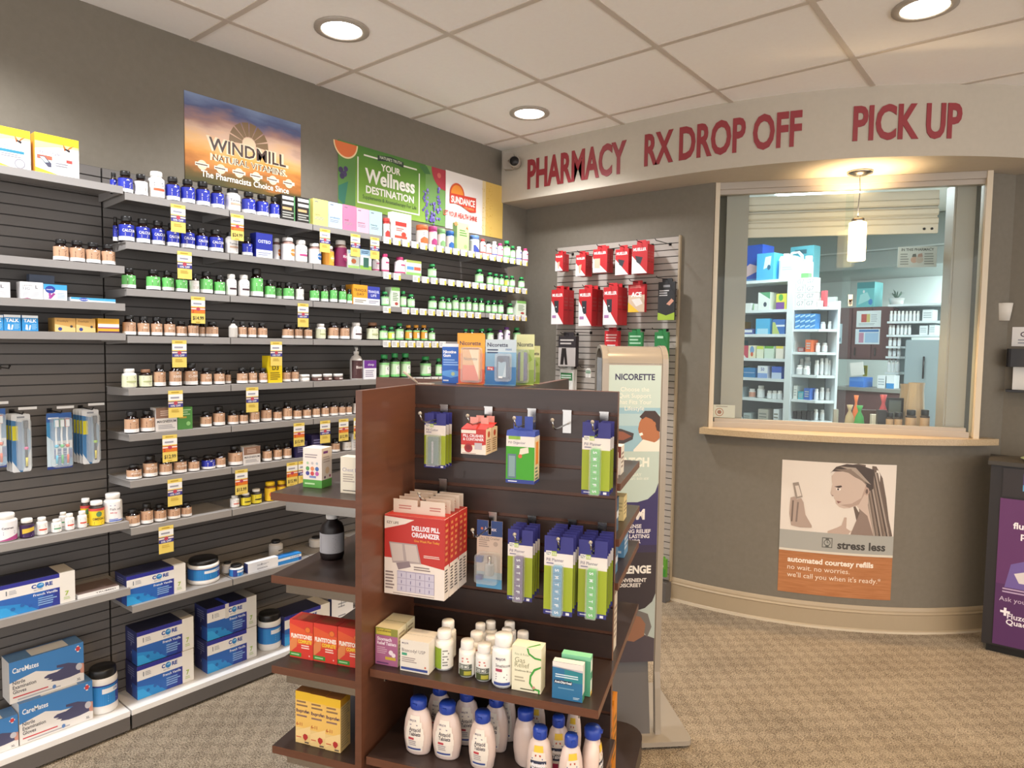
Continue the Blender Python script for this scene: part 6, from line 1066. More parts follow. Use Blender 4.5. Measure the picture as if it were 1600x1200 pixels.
# left shelves
ubox('carton', 474, 503, -.21, .113, LZ[0] + .0008, .05, '#e6dcd4', [('r', 0, 0, 1, .2, '#5aa04a'), ('L', .1, .74, .9, .86, 2, '#a09498'), ('c', .25, .48, .1, '#5a9a5a'), ('c', .5, .48, .1, '#d88a5a'), ('c', .75, .48, .1, '#4a6aa8'), ('c', .25, .36, .1, '#4a4a90'), ('c', .5, .36, .1, '#c8484a'), ('c', .75, .36, .1, '#b85aa0'), ('c', .25, .62, .06, '#a8c8a0'), ('c', .5, .62, .06, '#b8b0b0'), ('c', .75, .62, .06, '#b0b8c0'), ('r', .35, .25, .7, .3, '#7a8ac0'), ('L', .1, .06, .8, .14, 1, '#bfe0b0')], 'white and green carton with coloured dots on the top left display shelf', rs=[('r', 0, 0, 1, .2, '#5aa04a'), ('c', .55, .42, .2, '#dcc0a0'), ('L', .15, .62, .9, .8, 3, '#c0b0a8'), ('r', .15, .86, .6, .92, '#7a4a8a'), ('c', .3, .26, .08, '#5a3a60'), ('c', .8, .27, .08, '#8a3a60')])
ubox('carton', 532, 570, -.235, .1, LZ[0] + .0008, .035, '#e2dac8', [('t', 'Chest Rub', .08, .6, .1, '#8a86a8', 'l', .84, 0), ('L', .1, .3, .6, .55, 4, '#a89c94'), ('L', .1, .05, .8, .1, 1, '#5a5450'), ('p', [(.78, 1), (.84, 1), (.72, .86), (.84, .76), (1, .74), (1, .7), (.82, .72), (.66, .86)], '#8a9ac8'), ('p', [(1, .56), (1, .52), (.76, .4), (.7, .26), (.84, .16), (1, .14), (1, .1), (.8, .12), (.62, .26), (.7, .44)], '#8a9ac8')], 'cream carton reading Chest Rub on the top left display shelf')
PER = bottle('peroxide_bottle', .135, .034, '#1c1110', '#d8d4d0', '#a8a4a6', [('L', .1, .08, .9, .9, 11, '#7a7678')], .5, .1, .62, .16, .6)
u0 = uv(503, 873, -.11)[0]; u1 = uv(535, 873, -.11)[0]
spawn('per', PER, uplace((u0 + u1) / 2, -.11, LZ[1] + .0008, ((u1 - u0) / .068,) * 2 + (.98,), .3), 'dark brown bottle with silver label on the second left display shelf', 'bottle')
u0, u1 = uv(453, 1035, -.24)[0], uv(489, 1035, -.24)[0]; w = u1 - u0
FL = [('r', 0, 0, 1, 1, '#cf3a2c'), ('p', [(0, .9), (1, .7), (1, .45), (0, .3)], '#d8582f'), ('p', [(0, .12), (.3, .3), (.34, .6), (.2, .62), (0, .4)], '#d8804a'), ('t', 'FLINTSTONES', .06, .53, .1, '#f2e8dc', 'l', .9, 3), ('t', 'COMPLETE', .36, .41, .085, '#f0c83c', 'l', .58, 3), ('L', .5, .26, .95, .38, 2, '#f0d0c0'), ('r', 0, .04, .5, .15, '#3f8a34'), ('L', .06, .06, .46, .13, 1, '#a8d09c'), ('c', .78, .78, .12, '#b8502a'), ('c', .78, .78, .095, '#e0742f'), ('c', .85, .1, .03, '#e8b0a8')]
for i in range(3): spawn('flint', carton('carton', w, .11, .055, '#b8322a', FL, rs=[('L', .15, .1, .85, .9, 8, '#d88a70')], tp=[('r', .2, .2, .8, .8, '#a84a30')]), uplace(u0 + w / 2 + i * (w + .0012), -.24 + .0275 + i * .001, LZ[2] + .0008), f'{ORD[i]} red vitamin carton from left on the third left display shelf', 'box', 'red vitamin cartons')
u0, u1 = uv(462, 1165, -.265)[0], uv(485, 1165, -.265)[0]; w = u1 - u0
IB = [('r', 0, .84, 1, 1, '#e2b42c'), ('r', 0, .3, 1, .84, '#e4b860'), ('p', [(0, .05), (1, .2), (1, .36), (0, .22)], '#e8c88a'), ('L', .08, .7, .9, .84, 2, '#8a6a4a'), ('t', 'Ibuprofen', .06, .6, .06, '#4a3050', 'l', .88, 2), ('L', .08, .5, .8, .57, 1, '#8a6a60'), ('t', '6-11', .06, .34, .06, '#a8402a', 'l', .4, 1), ('p', [(.5, .16), (.62, .2), (.8, .18), (.84, .13), (.66, .06), (.52, .11)], '#b0302c'), ('L', .06, .1, .4, .14, 1, '#c8603c'), ('r', .62, .02, .9, .05, '#6a5a4a')]
for i in range(3): spawn('ibu', carton('carton', w, .15, .05, '#e0c080', IB, rs=[('r', 0, .86, 1, 1, '#d89a2c'), ('L', .1, .06, .9, .84, 16, '#b09a70')], tp=[('r', 0, 0, 1, 1, '#a86a34')]), uplace(u0 + w / 2 + i * (w + .0012), -.265 + .025 - i * .002, LZ[3] + .0008), f"{ORD[i]} yellow children's ibuprofen carton from left on the lowest left shelf", 'box', 'yellow ibuprofen cartons')
for i, (l, r) in enumerate(((489, 511), (513, 537), (540, 563))):
    V = .04; a, c = uv(l, 1070, V)[0], uv(r, 1070, V)[0]
    spawn(('wbk', i), carton('carton', c - a, .15, .05, '#cfd0d8', [('r', .05, .3, .95, .6, '#dcdde4'), ('L', .1, .1, .9, .9, 8, '#9a9aa8')]), uplace((a + c) / 2, V, LZ[3] + .0008), f'{ORD[i]} white carton from left behind the yellow ibuprofen cartons', 'box', 'white cartons behind the ibuprofen')
# right shelves (seen edge on) and base
def rbox_(px, v, zz, w, h, d, base, els, lb, side=()):
    U = .6 - d / 2; spawn((lb,), carton('carton', w, h, d, base, els, ls=side), UM @ place(U, v, zz + .0008, PI / 2), lb, 'box')
rbox_(0, .08, RZ[0], .05, .075, .06, '#dcd0c0', [('L', .1, .2, .9, .8, 4, '#8a7a70')], 'tan carton nearest the panel edge on the top right display shelf', [('L', .1, .2, .9, .8, 4, '#9a8a80')])
rbox_(0, .18, RZ[0], .06, .085, .05, '#e0d8cc', [('L', .1, .2, .9, .8, 4, '#8a7a70')], 'white carton further back on the top right display shelf', [('r', 0, .6, 1, 1, '#7a3a30')])
rbox_(0, .1, RZ[1], .06, .1, .07, '#3f5f7a', [('r', 0, .4, 1, .6, '#c8d0d8')], 'dark blue carton on the second right display shelf', [('r', 0, .5, 1, .8, '#c87a6a'), ('r', 0, .1, 1, .4, '#3f7a6a')])
rbox_(0, .26, RZ[1], .06, .075, .035, '#dcc890', [('L', .1, .2, .9, .8, 4, '#8a7a50')], 'cream yellow carton on the second right display shelf', [('L', .1, .2, .9, .8, 4, '#b8a470')])
rbox_(0, .1, RZ[2], .07, .1, .1, '#4a7a9a', [('r', 0, .3, 1, .5, '#d0d8e0')], 'steel blue carton near the panel edge, third right shelf', [('r', 0, .3, 1, .5, '#c0ccd8')])
rbox_(0, .3, RZ[2], .08, .098, .08, '#5a8ab0', [('L', .1, .2, .9, .8, 4, '#d0d8e0')], 'pale blue carton at the back, third right shelf', [('L', .1, .1, .9, .9, 5, '#d0dae4')])
rbox_(0, .12, RZ[3], .05, .17, .075, '#d8ccb8', [('L', .1, .2, .9, .8, 6, '#8a7a70')], 'tall cream carton on the lowest right shelf', [('L', .1, .1, .9, .9, 9, '#a89888')])
rbox_(0, .045, RZ[3], .02, .07, .1, '#c8b83a', [('r', 0, .4, 1, .8, '#4a7a9a')], 'small yellow carton on the lowest right shelf', [('r', 0, .0, 1, .5, '#5a9a5a')])
for px0, v, w, h, d, base, lb in ((0, .26, .06, .26, .03, '#d8861c', 'tall orange carton standing on the display base'), (0, .19, .06, .25, .03, '#c87418', 'dark orange carton standing on the display base'), (0, .12, .05, .2, .03, '#e0a82c', 'yellow carton standing on the display base'), (0, .06, .05, .17, .03, '#e0dcc4', 'cream carton standing on the display base')):
    spawn((lb,), carton('carton', w, h, .05, base, [('L', .1, .2, .9, .8, 5, '#7a5a20')], tp=[('L', .2, .2, .8, .8, 3, '#8a4a14')]), UM @ place(.56, v, .1208, PI / 2), lb, 'box')
# ---------------------------------------------------------------- white sign stand
SM = Matrix.Translation((-1.124, 2.326, 0)) @ Matrix.Rotation(PI / 4, 4, 'Z')
stand = empty('sign_stand', SM); tag(stand, 'white floor stand with tall quit-smoking sign and rounded top', 'sign stand')
b = MB(); b.rbox(-.36, .085, -.08, .36, .012, .03, 'white_gloss', .025, 5); b.rbox(-.34, .065, -.06, .34, 0, .012, 'black', .02, 4); obj('base_plate', b, stand)
XL, XR, ZT = -.272, -.022, 1.432
arch = [(.0, .26), (.0, ZT)] + [(.062 - .062 * math.cos(math.radians(t)), ZT + .068 * math.sin(math.radians(t))) for t in range(15, 180, 15)] + [(.124, ZT), (.124, .95), (.11, .95), (.11, ZT)] + [(.062 + .05 * math.cos(math.radians(t)), ZT + .055 * math.sin(math.radians(t))) for t in range(15, 180, 15)] + [(.014, ZT), (.014, .26)]
for x in (XL, XR - .022): b = MB(); b.prism(arch, x, x + .022, 'white_gloss', 'x'); obj('side_frame', b, stand)
b = MB(); top = [(.003, ZT)] + [(.062 - .058 * math.cos(math.radians(t)), ZT + .064 * math.sin(math.radians(t))) for t in range(10, 175, 10)] + [(.121, ZT), (.121, 1.2)]
b.add([(XL + .02, y, z_) for y, z_ in top] + [(XR - .02, y, z_) for y, z_ in top], [(i, i + 1, len(top) + i + 1, len(top) + i) for i in range(len(top) - 1)], 'white_gloss', True); obj('top_hood', b, stand)
b = MB(); b.box(XL + .004, XL + .006, .016, .108, 1.24, ZT + .02, 'clear_tint'); b.box(XL + .022, XR - .022, .02, .1, 1.235, 1.24, 'white_gloss'); b.box(XL + .022, XR - .022, .104, .108, 1.0, ZT, '#b8bcc4'); obj('side_window', b, stand)
for x in (XL + .03, XR - .022): b = MB(); b.prism([(0, .26), (.016, .26), (.012, .2), (-.005, .03), (-.03, .03), (-.012, .2)], x, x + .022, 'white_gloss', 'x'); obj('leg', b, stand)
b = MB(); b.prism([(.02, .42), (.05, .42), (.06, .3), (.0, .03), (-.02, .03), (.03, .3)], XL + .06, XR - .04, 'kick_grey', 'x'); obj('brace', b, stand)
SX0, SX1, SZ0, SZT = XL + .026, XR - .026, .30, 1.426
sg = MB(); sg.box(SX0 - .004, SX1 + .004, .004, .01, SZ0, SZT + .005, 'white_gloss'); sw, shh = SX1 - SX0, SZT - SZ0
curve = lambda y, k: ('p', [(0, 0), (1, 0), (1, y), (.94, y - .028), (.8, y - .05), (.6, y - .06), (0, y - .06)], k)
sg.art(flat((SX0, .004, SZ0), (1, 0, 0), (0, 0, 1)), sw, shh, [('r', 0, 0, 1, 1, '#b9cbc6'), ('r', 0, .715, 1, .86, '#8fb4c4'), ('r', 0, .8, 1, .84, '#a8c2c8'), ('t', 'NICORETTE', .12, .952, .019, '#2f2a50', 'l', .76, 2), ('t', 'Choose the', .5, .914, .014, '#e6e4d8', 'c', .6, 0), ('t', 'Quit Support', .5, .893, .014, '#e6e4d8', 'c', .66, 0), ('t', 'that Fits Your', .5, .872, .014, '#e6e4d8', 'c', .66, 0), ('t', 'Lifestyle', .5, .851, .014, '#e6e4d8', 'c', .5, 0),
    ('p', [(.98, .83), (.93, .845), (.8, .846), (.66, .832), (.6, .81), (.58, .79), (.6, .775), (.68, .75), (.72, .735), (.9, .74), (1, .76)], '#a8683f'), ('p', [(.6, .83), (.7, .85), (.9, .85), (1, .83), (1, .78), (.94, .785), (.9, .81), (.84, .822), (.72, .83), (.66, .822)], '#3a2620'), ('c', .87, .806, .05, '#a8683f'), ('p', [(.0, .79), (.25, .79), (.5, .775), (.48, .755), (.3, .74), (.1, .735), (0, .745)], '#3f3434'), ('p', [(.1, .785), (.3, .78), (.46, .765), (.3, .752), (.1, .755)], '#8a5038'), ('p', [(.5, .72), (.68, .755), (.9, .745), (1, .755), (1, .715), (.5, .715)], '#e6dcd0'), ('p', [(.6, .775), (.66, .778), (.68, .77), (.62, .766)], '#efe6de'),
    ('r', 0, .6, 1, .715, '#b4c4bc'), ('t', 'PATCH', .5, .665, .028, '#dfe2d6', 'c', .62, 3), ('t', 'ALL-DAY', .5, .632, .01, '#d4d8cc', 'c', .5, 1), ('t', 'CRAVING RELIEF', .5, .617, .01, '#d4d8cc', 'c', .8, 1), ('t', 'DISCREET', .5, .602, .01, '#d4d8cc', 'c', .5, 1),
    ('r', 0, 0, 1, .61, '#342a5c'), ('p', [(0, .62), (1, .62), (1, .61), (.94, .578), (.8, .555), (.6, .545), (0, .545)], '#b4c4bc'), ('t', 'GUM', .5, .488, .032, '#e8e2dc', 'c', .5, 3), ('t', 'INTENSE', .5, .458, .012, '#dcd6d8', 'c', .5, 2), ('t', 'CRAVING RELIEF', .5, .441, .012, '#dcd6d8', 'c', .84, 2), ('t', 'LONG LASTING', .5, .424, .012, '#dcd6d8', 'c', .78, 2), ('t', 'FLAVOR', .5, .407, .012, '#dcd6d8', 'c', .4, 2),
    ('r', 0, 0, 1, .4, '#33282a'), ('r', 0, .375, 1, .4, '#342845'), ('t', 'LOZENGE', .5, .305, .024, '#e8e2d8', 'c', .8, 3), ('t', 'CONVENIENT', .5, .275, .012, '#e0d8d0', 'c', .7, 2), ('t', 'DISCREET', .5, .258, .012, '#e0d8d0', 'c', .6, 2),
    curve(.235, '#a8b2ac'), ('p', [(0, 0), (1, 0), (1, .08), (.7, .1), (.3, .09), (0, .1)], '#4a4046'), ('p', [(.3, .08), (.35, .14), (.5, .165), (.7, .16), (.82, .13), (.8, .09), (.6, .07)], '#8f6248'), ('p', [(.5, .165), (.66, .178), (.86, .165), (.94, .12), (.86, .085), (.8, .1), (.82, .13), (.72, .155)], '#6a6460'), ('p', [(.2, .2), (.3, .2), (.35, .17), (.3, .13), (.2, .12)], '#9a6a50'), ('c', .26, .2, .04, '#2a2222')], base=1)
obj('sign_panel', sg, stand)
# ---------------------------------------------------------------- the dispensary behind the window
mat('far_wall', '#cfd6d2', .7); mat('cool_white', '#dde4e6', .4); mat('unit_back', '#6a6a68', .6); mat('cabinet_brown', '#6a4744', .45); mat('fridge_grey', '#93a0a3', .3)
IA = Vector((-2.093, 6.05, 0)); IR = math.radians(-10.4); IX = Vector((math.cos(IR), math.sin(IR), 0)); IN = Vector((-math.sin(IR), math.cos(IR), 0))
def il(px, py, dep, o=IA, X=IX, N=IN): p = onplane(px, py, o + N * dep, N); return (p - o).dot(X), p.z
def iplace(x, dep, z, s=(1, 1, 1), r=0): return Matrix.Translation(IA) @ Matrix.Rotation(IR, 4, 'Z') @ place(x, dep, z, r, s)
IM = Matrix.Translation(IA) @ Matrix.Rotation(IR, 4, 'Z')
b = MB(); M_ = IM; b.box(-2.6, 3.4, 2.45, 2.55, 0, CEIL, 'far_wall', M_); struct('wall_far', b)
b = MB(); b.box(-2.6, 3.4, 1.3, 2.44, 2.28, CEIL - .006, '#8f9692', M_); b.box(-2.6, 3.4, 1.285, 1.3, 2.44, 2.455, '#aeb4b2', M_); struct('trim_2', b)
b = MB(); b.box(-3.2, -3.1, 3.77, 8.6, 0, CEIL, 'far_wall'); struct('wall_inner_left', b)
b = MB(); b.box(1.3, 1.4, 4.7, 8.6, 0, CEIL, 'far_wall'); struct('wall_inner_right', b)
for i, (x, y, p) in enumerate(ROOM_LIGHTS):
    b = MB(); b.box(-.27, .27, -.57, .57, -.012, 0, 'troffer_lens'); o = obj('ceiling_troffer', b, None, place(x, y, CEIL - .001)); tag(o, f'{ORD[i]} fluorescent ceiling panel inside the dispensary', 'ceiling light', 'dispensary ceiling panels')
G = 'goods seen through the pharmacy window'
def goods(key, fn, w0, h0, l, r, t, zb, dep, lb, cat, d=0, fr=None):
    fr = fr or (IA, IX, IN, IR); o_, X_, N_, R_ = fr
    if dep < .3 and zb not in S1 and fr[3] == IR and zb > .83: l = max(l, 1241.8 if abs(zb - S1[0]) > 1e-6 else l)
    l, r = l + .35, r - .35
    a, c = il(l, (t + 500) / 2, dep, o_, X_, N_)[0], il(r, (t + 500) / 2, dep, o_, X_, N_)[0]; zt = il((l + r) / 2, t, dep, o_, X_, N_)[1]
    s = (c - a) / w0
    spawn(key, fn, Matrix.Translation(o_) @ Matrix.Rotation(R_, 4, 'Z') @ place((a + c) / 2, dep + (d or (c - a) / 2), zb + .001, 0, (s, s if not d else 1, max(.2, (zt - zb) / h0))), lb, cat, G)
def gbox(l, r, t, zb, dep, base, els, lb, d=.1, fr=None): goods(('gb', lb), carton('carton', .1, .1, d * 2, base, els), .1, .1, l, r, t, zb, dep, lb, 'box', d, fr)
PB = bottle('pill_bottle', .1, .027, 'hdpe', 'hdpe', '#e6e9ea', [('L', .2, .2, .9, .8, 4, '#8a9aa8')], .8, .2, .72, .08, .64)
PBR = bottle('pill_bottle', .1, .027, 'hdpe', 'hdpe', '#c8907a', [('L', .2, .2, .9, .8, 4, '#efe0d8')], .8, .2, .72, .08, .64)
AMB = bottle('pill_bottle', .1, .03, '#2a1c14', 'black_cap', '#c0a080', [('L', .2, .2, .9, .8, 4, '#6a5040')], .85, .22, .72, .02, .66)
def gbot(l, r, t, zb, dep, lb, k='pb', fr=None): goods(k, {'pb': PB, 'pbr': PBR, 'amb': AMB}[k], .054 if k != 'amb' else .06, .1, l, r, t, zb, dep, lb, 'bottle', 0, fr)
# left shelving run
def shelfz(px, py, dep=0, fr=None): o_, X_, N_, R_ = fr or (IA, IX, IN, IR); return il(px, py, dep, o_, X_, N_)[1]
S1 = [shelfz(1195, y) for y in (437.5, 484, 522, 560, 591, 623)]
xa, xb = il(1120, 550, 0)[0], il(1228.5, 550, 0)[0]; xp = il(1238.5, 550, 0)[0]; xc, xd = il(1246, 550, 0)[0], il(1277, 550, 0)[0]
u1 = empty('shelving_unit', IM); tag(u1, 'white shelving unit with dark back at the left inside the dispensary', 'shelving')
b = MB(); b.box(xa, xb, .3, .33, .2, S1[0] - .02, 'unit_back'); obj('back_panel', b, u1)
for z in S1 + [.82]: b = MB(); b.box(xa, xb, -.005, .3, z - .025, z, 'cool_white'); obj('shelf', b, u1)
b = MB(); b.box(xb, xp, -.02, .32, .0, S1[0] - .0006, 'cool_white'); obj('upright_post', b, u1)
A1 = 'left dispensary shelving'
gbox(1152, 1190, 384, S1[0], .1, '#2f52b0', [('p', [(.05, .25), (.5, .5), (.9, .4), (.9, .3), (.3, .12)], '#d8b8bc'), ('L', .0, .7, .5, .8, 1, '#e0e4f0'), ('r', 0, 0, 1, .08, '#4a90c8')], 'large dark blue carton on top of the ' + A1)
gbox(1181, 1208, 396, S1[0], .0, '#52b4e4', [('p', [(.4, .4), (.5, .85), (.85, .88), (.8, .5)], '#d8ecf4'), ('c', .72, .46, .1, '#3a6a8a')], 'sky blue carton on top of the ' + A1, .08)
gbox(1233, 1270, 385, S1[0], .3, '#4f8f98', [('r', .2, .78, .7, .9, '#2f4f58'), ('L', .2, .1, .8, .5, 3, '#7ab0b4')], 'teal carton behind the jug on the ' + A1, .06)
def jug_fn():
    b = MB(); b.rbox(-.085, .085, -.06, .06, 0, .19, '#d3dfe6', .025); b.prism([(-.085, .19), (.085, .19), (.02, .235), (-.07, .235)], -.05, .05, '#d3dfe6', 'y'); b.tube([(-.02, 0, .23), (.0, 0, .265), (.05, 0, .265), (.075, 0, .23), (.08, 0, .18)], .012, '#d3dfe6', 8)
    c = MB(); c.lathe([(.022, .235), (.022, .262), (0, .263)], 'hdpe', 14, c=(-.05, 0, 0)); l = MB(); l.art(flat((-.06, -.0605, .03), (1, 0, 0), (0, 0, 1)), .125, .12, [('r', 0, 0, 1, 1, '#e8eeee'), ('L', .1, .45, .9, .8, 2, '#a8c0b8')])
    return [('jug', b, None), ('cap', c, 0), ('label', l, 0)]
goods('jug', jug_fn, .17, .265, 1211, 1245, 394, S1[0], .0, 'translucent jug with handle on top of the ' + A1, 'jug')
gbot(1252, 1266, 400, S1[0], .16, 'clear bottle right of the jug on the ' + A1)
for l, r, t, i, dp, base, els, lb in ((1158, 1174, 474, 1, 0, '#e4e8e6', [('r', 0, 0, .08, 1, '#7ab87a')], 'low white carton, second shelf'), (1176, 1184, 475, 1, 0, '#e4e8e6', [('r', 0, 0, .2, 1, '#7ab87a')], 'small white carton, second shelf'), (1184, 1203, 457, 1, 0, '#e4eae6', [('p', [(.1, 1), (1, 1), (1, .6)], '#5fa87a'), ('c', .6, .3, .14, '#3a4a5a')], 'white and green carton, second shelf'), (1212, 1229, 459, 1, 0, '#e0d84a', [('r', 0, 0, .8, .45, '#7a4a9a'), ('c', .45, .75, .22, '#5aa84a')], 'yellow and purple carton, second shelf'),
    (1150, 1161, 503, 2, .05, '#d8a84a', [], 'orange carton edge, third shelf'), (1157, 1178, 514, 2, 0, '#4a5a9a', [('r', .2, .3, .9, .8, '#e0e4ec')], 'low blue white carton, third shelf'), (1181, 1203, 498, 2, 0, '#4fb0e0', [('r', .1, 0, .9, .35, '#a8d8ee')], 'sky blue carton, third shelf'), (1207, 1227, 499, 2, 0, '#3a6fb8', [('p', [(0, 0), (.6, 0), (.2, .8), (0, .8)], '#b8c878'), ('r', .3, .5, 1, .62, '#dfe6ee')], 'blue and lime carton, third shelf'),
    (1148, 1157, 532, 3, 0, '#5a9aa8', [], 'teal carton edge, fourth shelf'), (1158, 1170, 540, 3, 0, '#c8485a', [('p', [(0, 0), (.8, 0), (0, .6)], '#e8dcd8')], 'red carton, fourth shelf'), (1170, 1182, 540, 3, 0, '#e8e0c0', [('c', .5, .65, .3, '#7aa0c8'), ('c', .5, .3, .18, '#d8603c')], 'cream carton with blue oval, fourth shelf'), (1183, 1194, 541, 3, 0, '#e4e8d0', [('r', 0, .75, 1, 1, '#c8d84a')], 'lime topped carton, fourth shelf'), (1195, 1210, 541, 3, 0, '#cfe0d0', [('r', 0, .8, 1, 1, '#6aa83c')], 'pale green carton, fourth shelf'), (1213, 1225, 541, 3, 0, '#ece4d8', [('r', 0, .8, 1, 1, '#d8c84a')], 'cream carton with yellow top, fourth shelf'),
    (1163, 1181, 575, 4, 0, '#3a80b8', [('r', 0, .48, 1, .52, '#cfe0ec')], 'blue carton stack, fifth shelf'), (1185, 1201, 572, 4, 0, '#e2e6ec', [('r', 0, 0, 1, .4, '#8aa8e0'), ('t', '50', .5, .6, .26, '#5a6aa8', 'c', .7, 1)], 'white carton, fifth shelf'), (1207, 1223, 573, 4, 0, '#3f5fb8', [('r', 0, 0, 1, .5, '#c0d0ea')], 'blue and pale carton, fifth shelf'), (1148, 1161, 572, 4, .06, '#9ab48a', [], 'sage carton edge, fifth shelf'), (1144, 1160, 605, 5, 0, '#c8dce4', [('r', 0, 0, .4, .8, '#c8483c')], 'pale carton with red edge, sixth shelf')):
    gbox(l, r, t, S1[i], dp, base, els, lb + ' of the ' + A1, .07)
for i, (l, r, t, k) in enumerate(((1170, 1180, 608, 'pbr'), (1183, 1194, 603, 'pb'), (1199, 1207, 611, 'pb'), (1207, 1215, 611, 'pb'), (1215, 1223, 611, 'pb'))): gbot(l, r, t, S1[5], .02, f'{ORD[i]} bottle from left, sixth shelf of the {A1}', k)
for l, r, t, base, lb in ((1164, 1176, 646, '#a8b4b4', 'grey carton'), (1187, 1203, 640, '#b8b4a8', 'patterned carton'), (1211, 1220, 640, '#dde2e6', 'white carton')): gbox(l, r, t, .82, 0, base, [('L', .1, .2, .9, .8, 3, '#8a8a84')], lb + ' at the foot of the ' + A1, .07)
p = il(1154, 647, 0); b = MB(); b.lathe([(.02, 0), (.022, .01), (0, .012)], 'cool_white', 16, M=Matrix.Rotation(PI / 2, 4, 'X')); 
b.box(-.015, .015, -.01, .02, -.03, -.02, 'cool_white'); tag(obj('small_clock', b, None, iplace(p[0] + .0, .04, .82 + .031)), 'small round clock at the foot of the left dispensary shelving', 'clock')
# middle run and its angled end
S2 = [shelfz(1260, y) for y in (480, 514, 550, 586, 625, 657)]
u2 = empty('shelving_unit', IM); tag(u2, 'white slatted shelving unit with G7 cartons in the middle of the dispensary', 'shelving')
b = MB(); b.box(xp + .002, xd, .3, .33, .2, S2[0] + .1, '#b0b4ae'); obj('back_panel', b, u2)
for z in S2: b = MB(); b.box(xp + .002, xd, -.005, .3, z - .022, z, 'cool_white'); obj('shelf', b, u2)
EA = IA + IX * xd; ER = IR + math.radians(52); EX = Vector((math.cos(ER), math.sin(ER), 0)); EN = Vector((-math.sin(ER), math.cos(ER), 0)); EF = (EA, EX, EN, ER)
EM = IM.inverted() @ Matrix.Translation(EA) @ Matrix.Rotation(ER, 4, 'Z'); u3 = u2
we = il(1306, 550, 0, *EF[:3])[0]
b = MB(); b.box(.21, we, .15, .165, .2, S2[0] + .02, 'unit_back'); obj('back_panel', b, u3, EM); b = MB(); b.box(we, we + .02, -.01, .165, .2, S2[0] + .05, 'cool_white'); obj('upright_post', b, u3, EM)
for z in S2: b = MB(); b.prism([(0, -.005), (we, -.005), (we, .15), (.195, .15)], z - .022, z, 'cool_white'); obj('shelf', b, u3, EM)
A2 = 'the middle dispensary shelving'
n = 0
for c_ in range(2):
    for rr_ in range(4):
        l, r = ((1242, 1256.5), (1257, 1272))[c_]; zt = shelfz(1255, 434 + rr_ * 11.5); zb = S2[0] + (shelfz(1255, 434 + rr_ * 11.5 + 11.3) - S2[0])
        a, c = il(l, 480, 0)[0], il(r, 480, 0)[0]
        spawn(('g7',), carton('carton', .087, .062, .09, '#e4e8e6', [('t', 'G7', .5, .22, .58, '#7a8280', 'c', .84, 0)]), iplace((a + c) / 2, .05, max(zb, S2[0] + .0005), ((c - a) / .087, 1, (zt - zb) / .062 * .98)), f"white G7 carton, {['left', 'right'][c_]} column, {ORD[rr_]} from the top", 'box', 'stacked G7 cartons')
gbox(1280, 1286, 470, S2[0], .002, '#e4e8e6', [('t', 'G7', .4, .3, .4, '#5a7a70', 'c', .8, 1)], 'single G7 carton right of the stacked pair', .02, EF)
gbox(1250, 1262, 427, shelfz(1255, 434) + .0005, .03, '#6fc46a', [], 'small green carton on top of the G7 cartons', .03)
gbox(1287.5, 1293, 454, S2[0], .01, '#c85058', [], 'slim red carton beside the G7 cartons', .03, EF)
for c_ in range(4):
    for rr_ in range(3):
        l = 1242 + c_ * 7.9; zt = shelfz(1255, 490 + rr_ * 8); zb = max(S2[1] + .0005, shelfz(1255, 498 + rr_ * 8)); a, c = il(l, 500, 0)[0], il(l + 7.6, 500, 0)[0]
        spawn(('bb12',), carton('carton', .05, .045, .09, '#3f86c8', [('p', [(0, .2), (1, .6), (1, .9), (0, .5)], '#a8d0ee')]), iplace((a + c) / 2, .05, zb, ((c - a) / .05, 1, (zt - zb) / .045 * .97)), f"small blue carton, {ORD[c_]} column, {ORD[rr_]} row from top, middle dispensary shelf", 'box', 'small blue cartons in the dispensary')
for l, r, t, i, base, lb in ((1236, 1243, 534, 2, '#e2e6e2', 'slim white carton'), (1247, 1258, 543, 2, '#8a3a38', 'low dark red carton'), (1259, 1269, 531, 2, '#d86a3c', 'orange carton'), (1233, 1248, 603, 4, '#dfe2dc', 'white mask carton'), (1249, 1258, 612, 4, '#58b0c0', 'turquoise carton'), (1258, 1268, 607, 4, '#3f6ab8', 'royal blue carton')):
    gbox(l, r, t, S2[i], .01, base, [('L', .15, .2, .85, .8, 3, '#b0b8b8')], f'{lb} on {A2}', .06)
for i, (l, r, t, dp) in enumerate(((1233, 1243, 571, 0), (1244, 1254, 571, 0), (1255, 1265, 572, 0), (1249, 1256, 561, .1), (1256, 1266, 558, .12))): gbot(l, r, t, S2[3], dp, f'{ORD[i]} white bottle on the fourth shelf of {A2}')
for i, (l, r, t, j) in enumerate(((1276, 1283, 563, 3), (1284, 1290, 560, 3), (1291, 1298, 560, 3), (1296.5, 1301.5, 563, 3), (1284, 1292, 503, 1), (1295, 1301, 502, 1), (1276, 1283, 608, 4), (1285, 1292, 606, 4), (1294, 1301, 607, 4), (1277, 1284, 536, 2), (1287, 1296, 536, 2), (1276, 1283, 640, 5), (1286, 1293, 641, 5))): gbot(l, r, t, S2[j], .05, f'{ORD[i]} bottle on the angled end shelves of the dispensary', 'pb', EF)
for i in range(4): gbox(1240 + i * 8, 1247 + i * 8, 643, S2[5], .02, '#35302e', [], f'{ORD[i]} black carton at the foot of {A2}', .05)
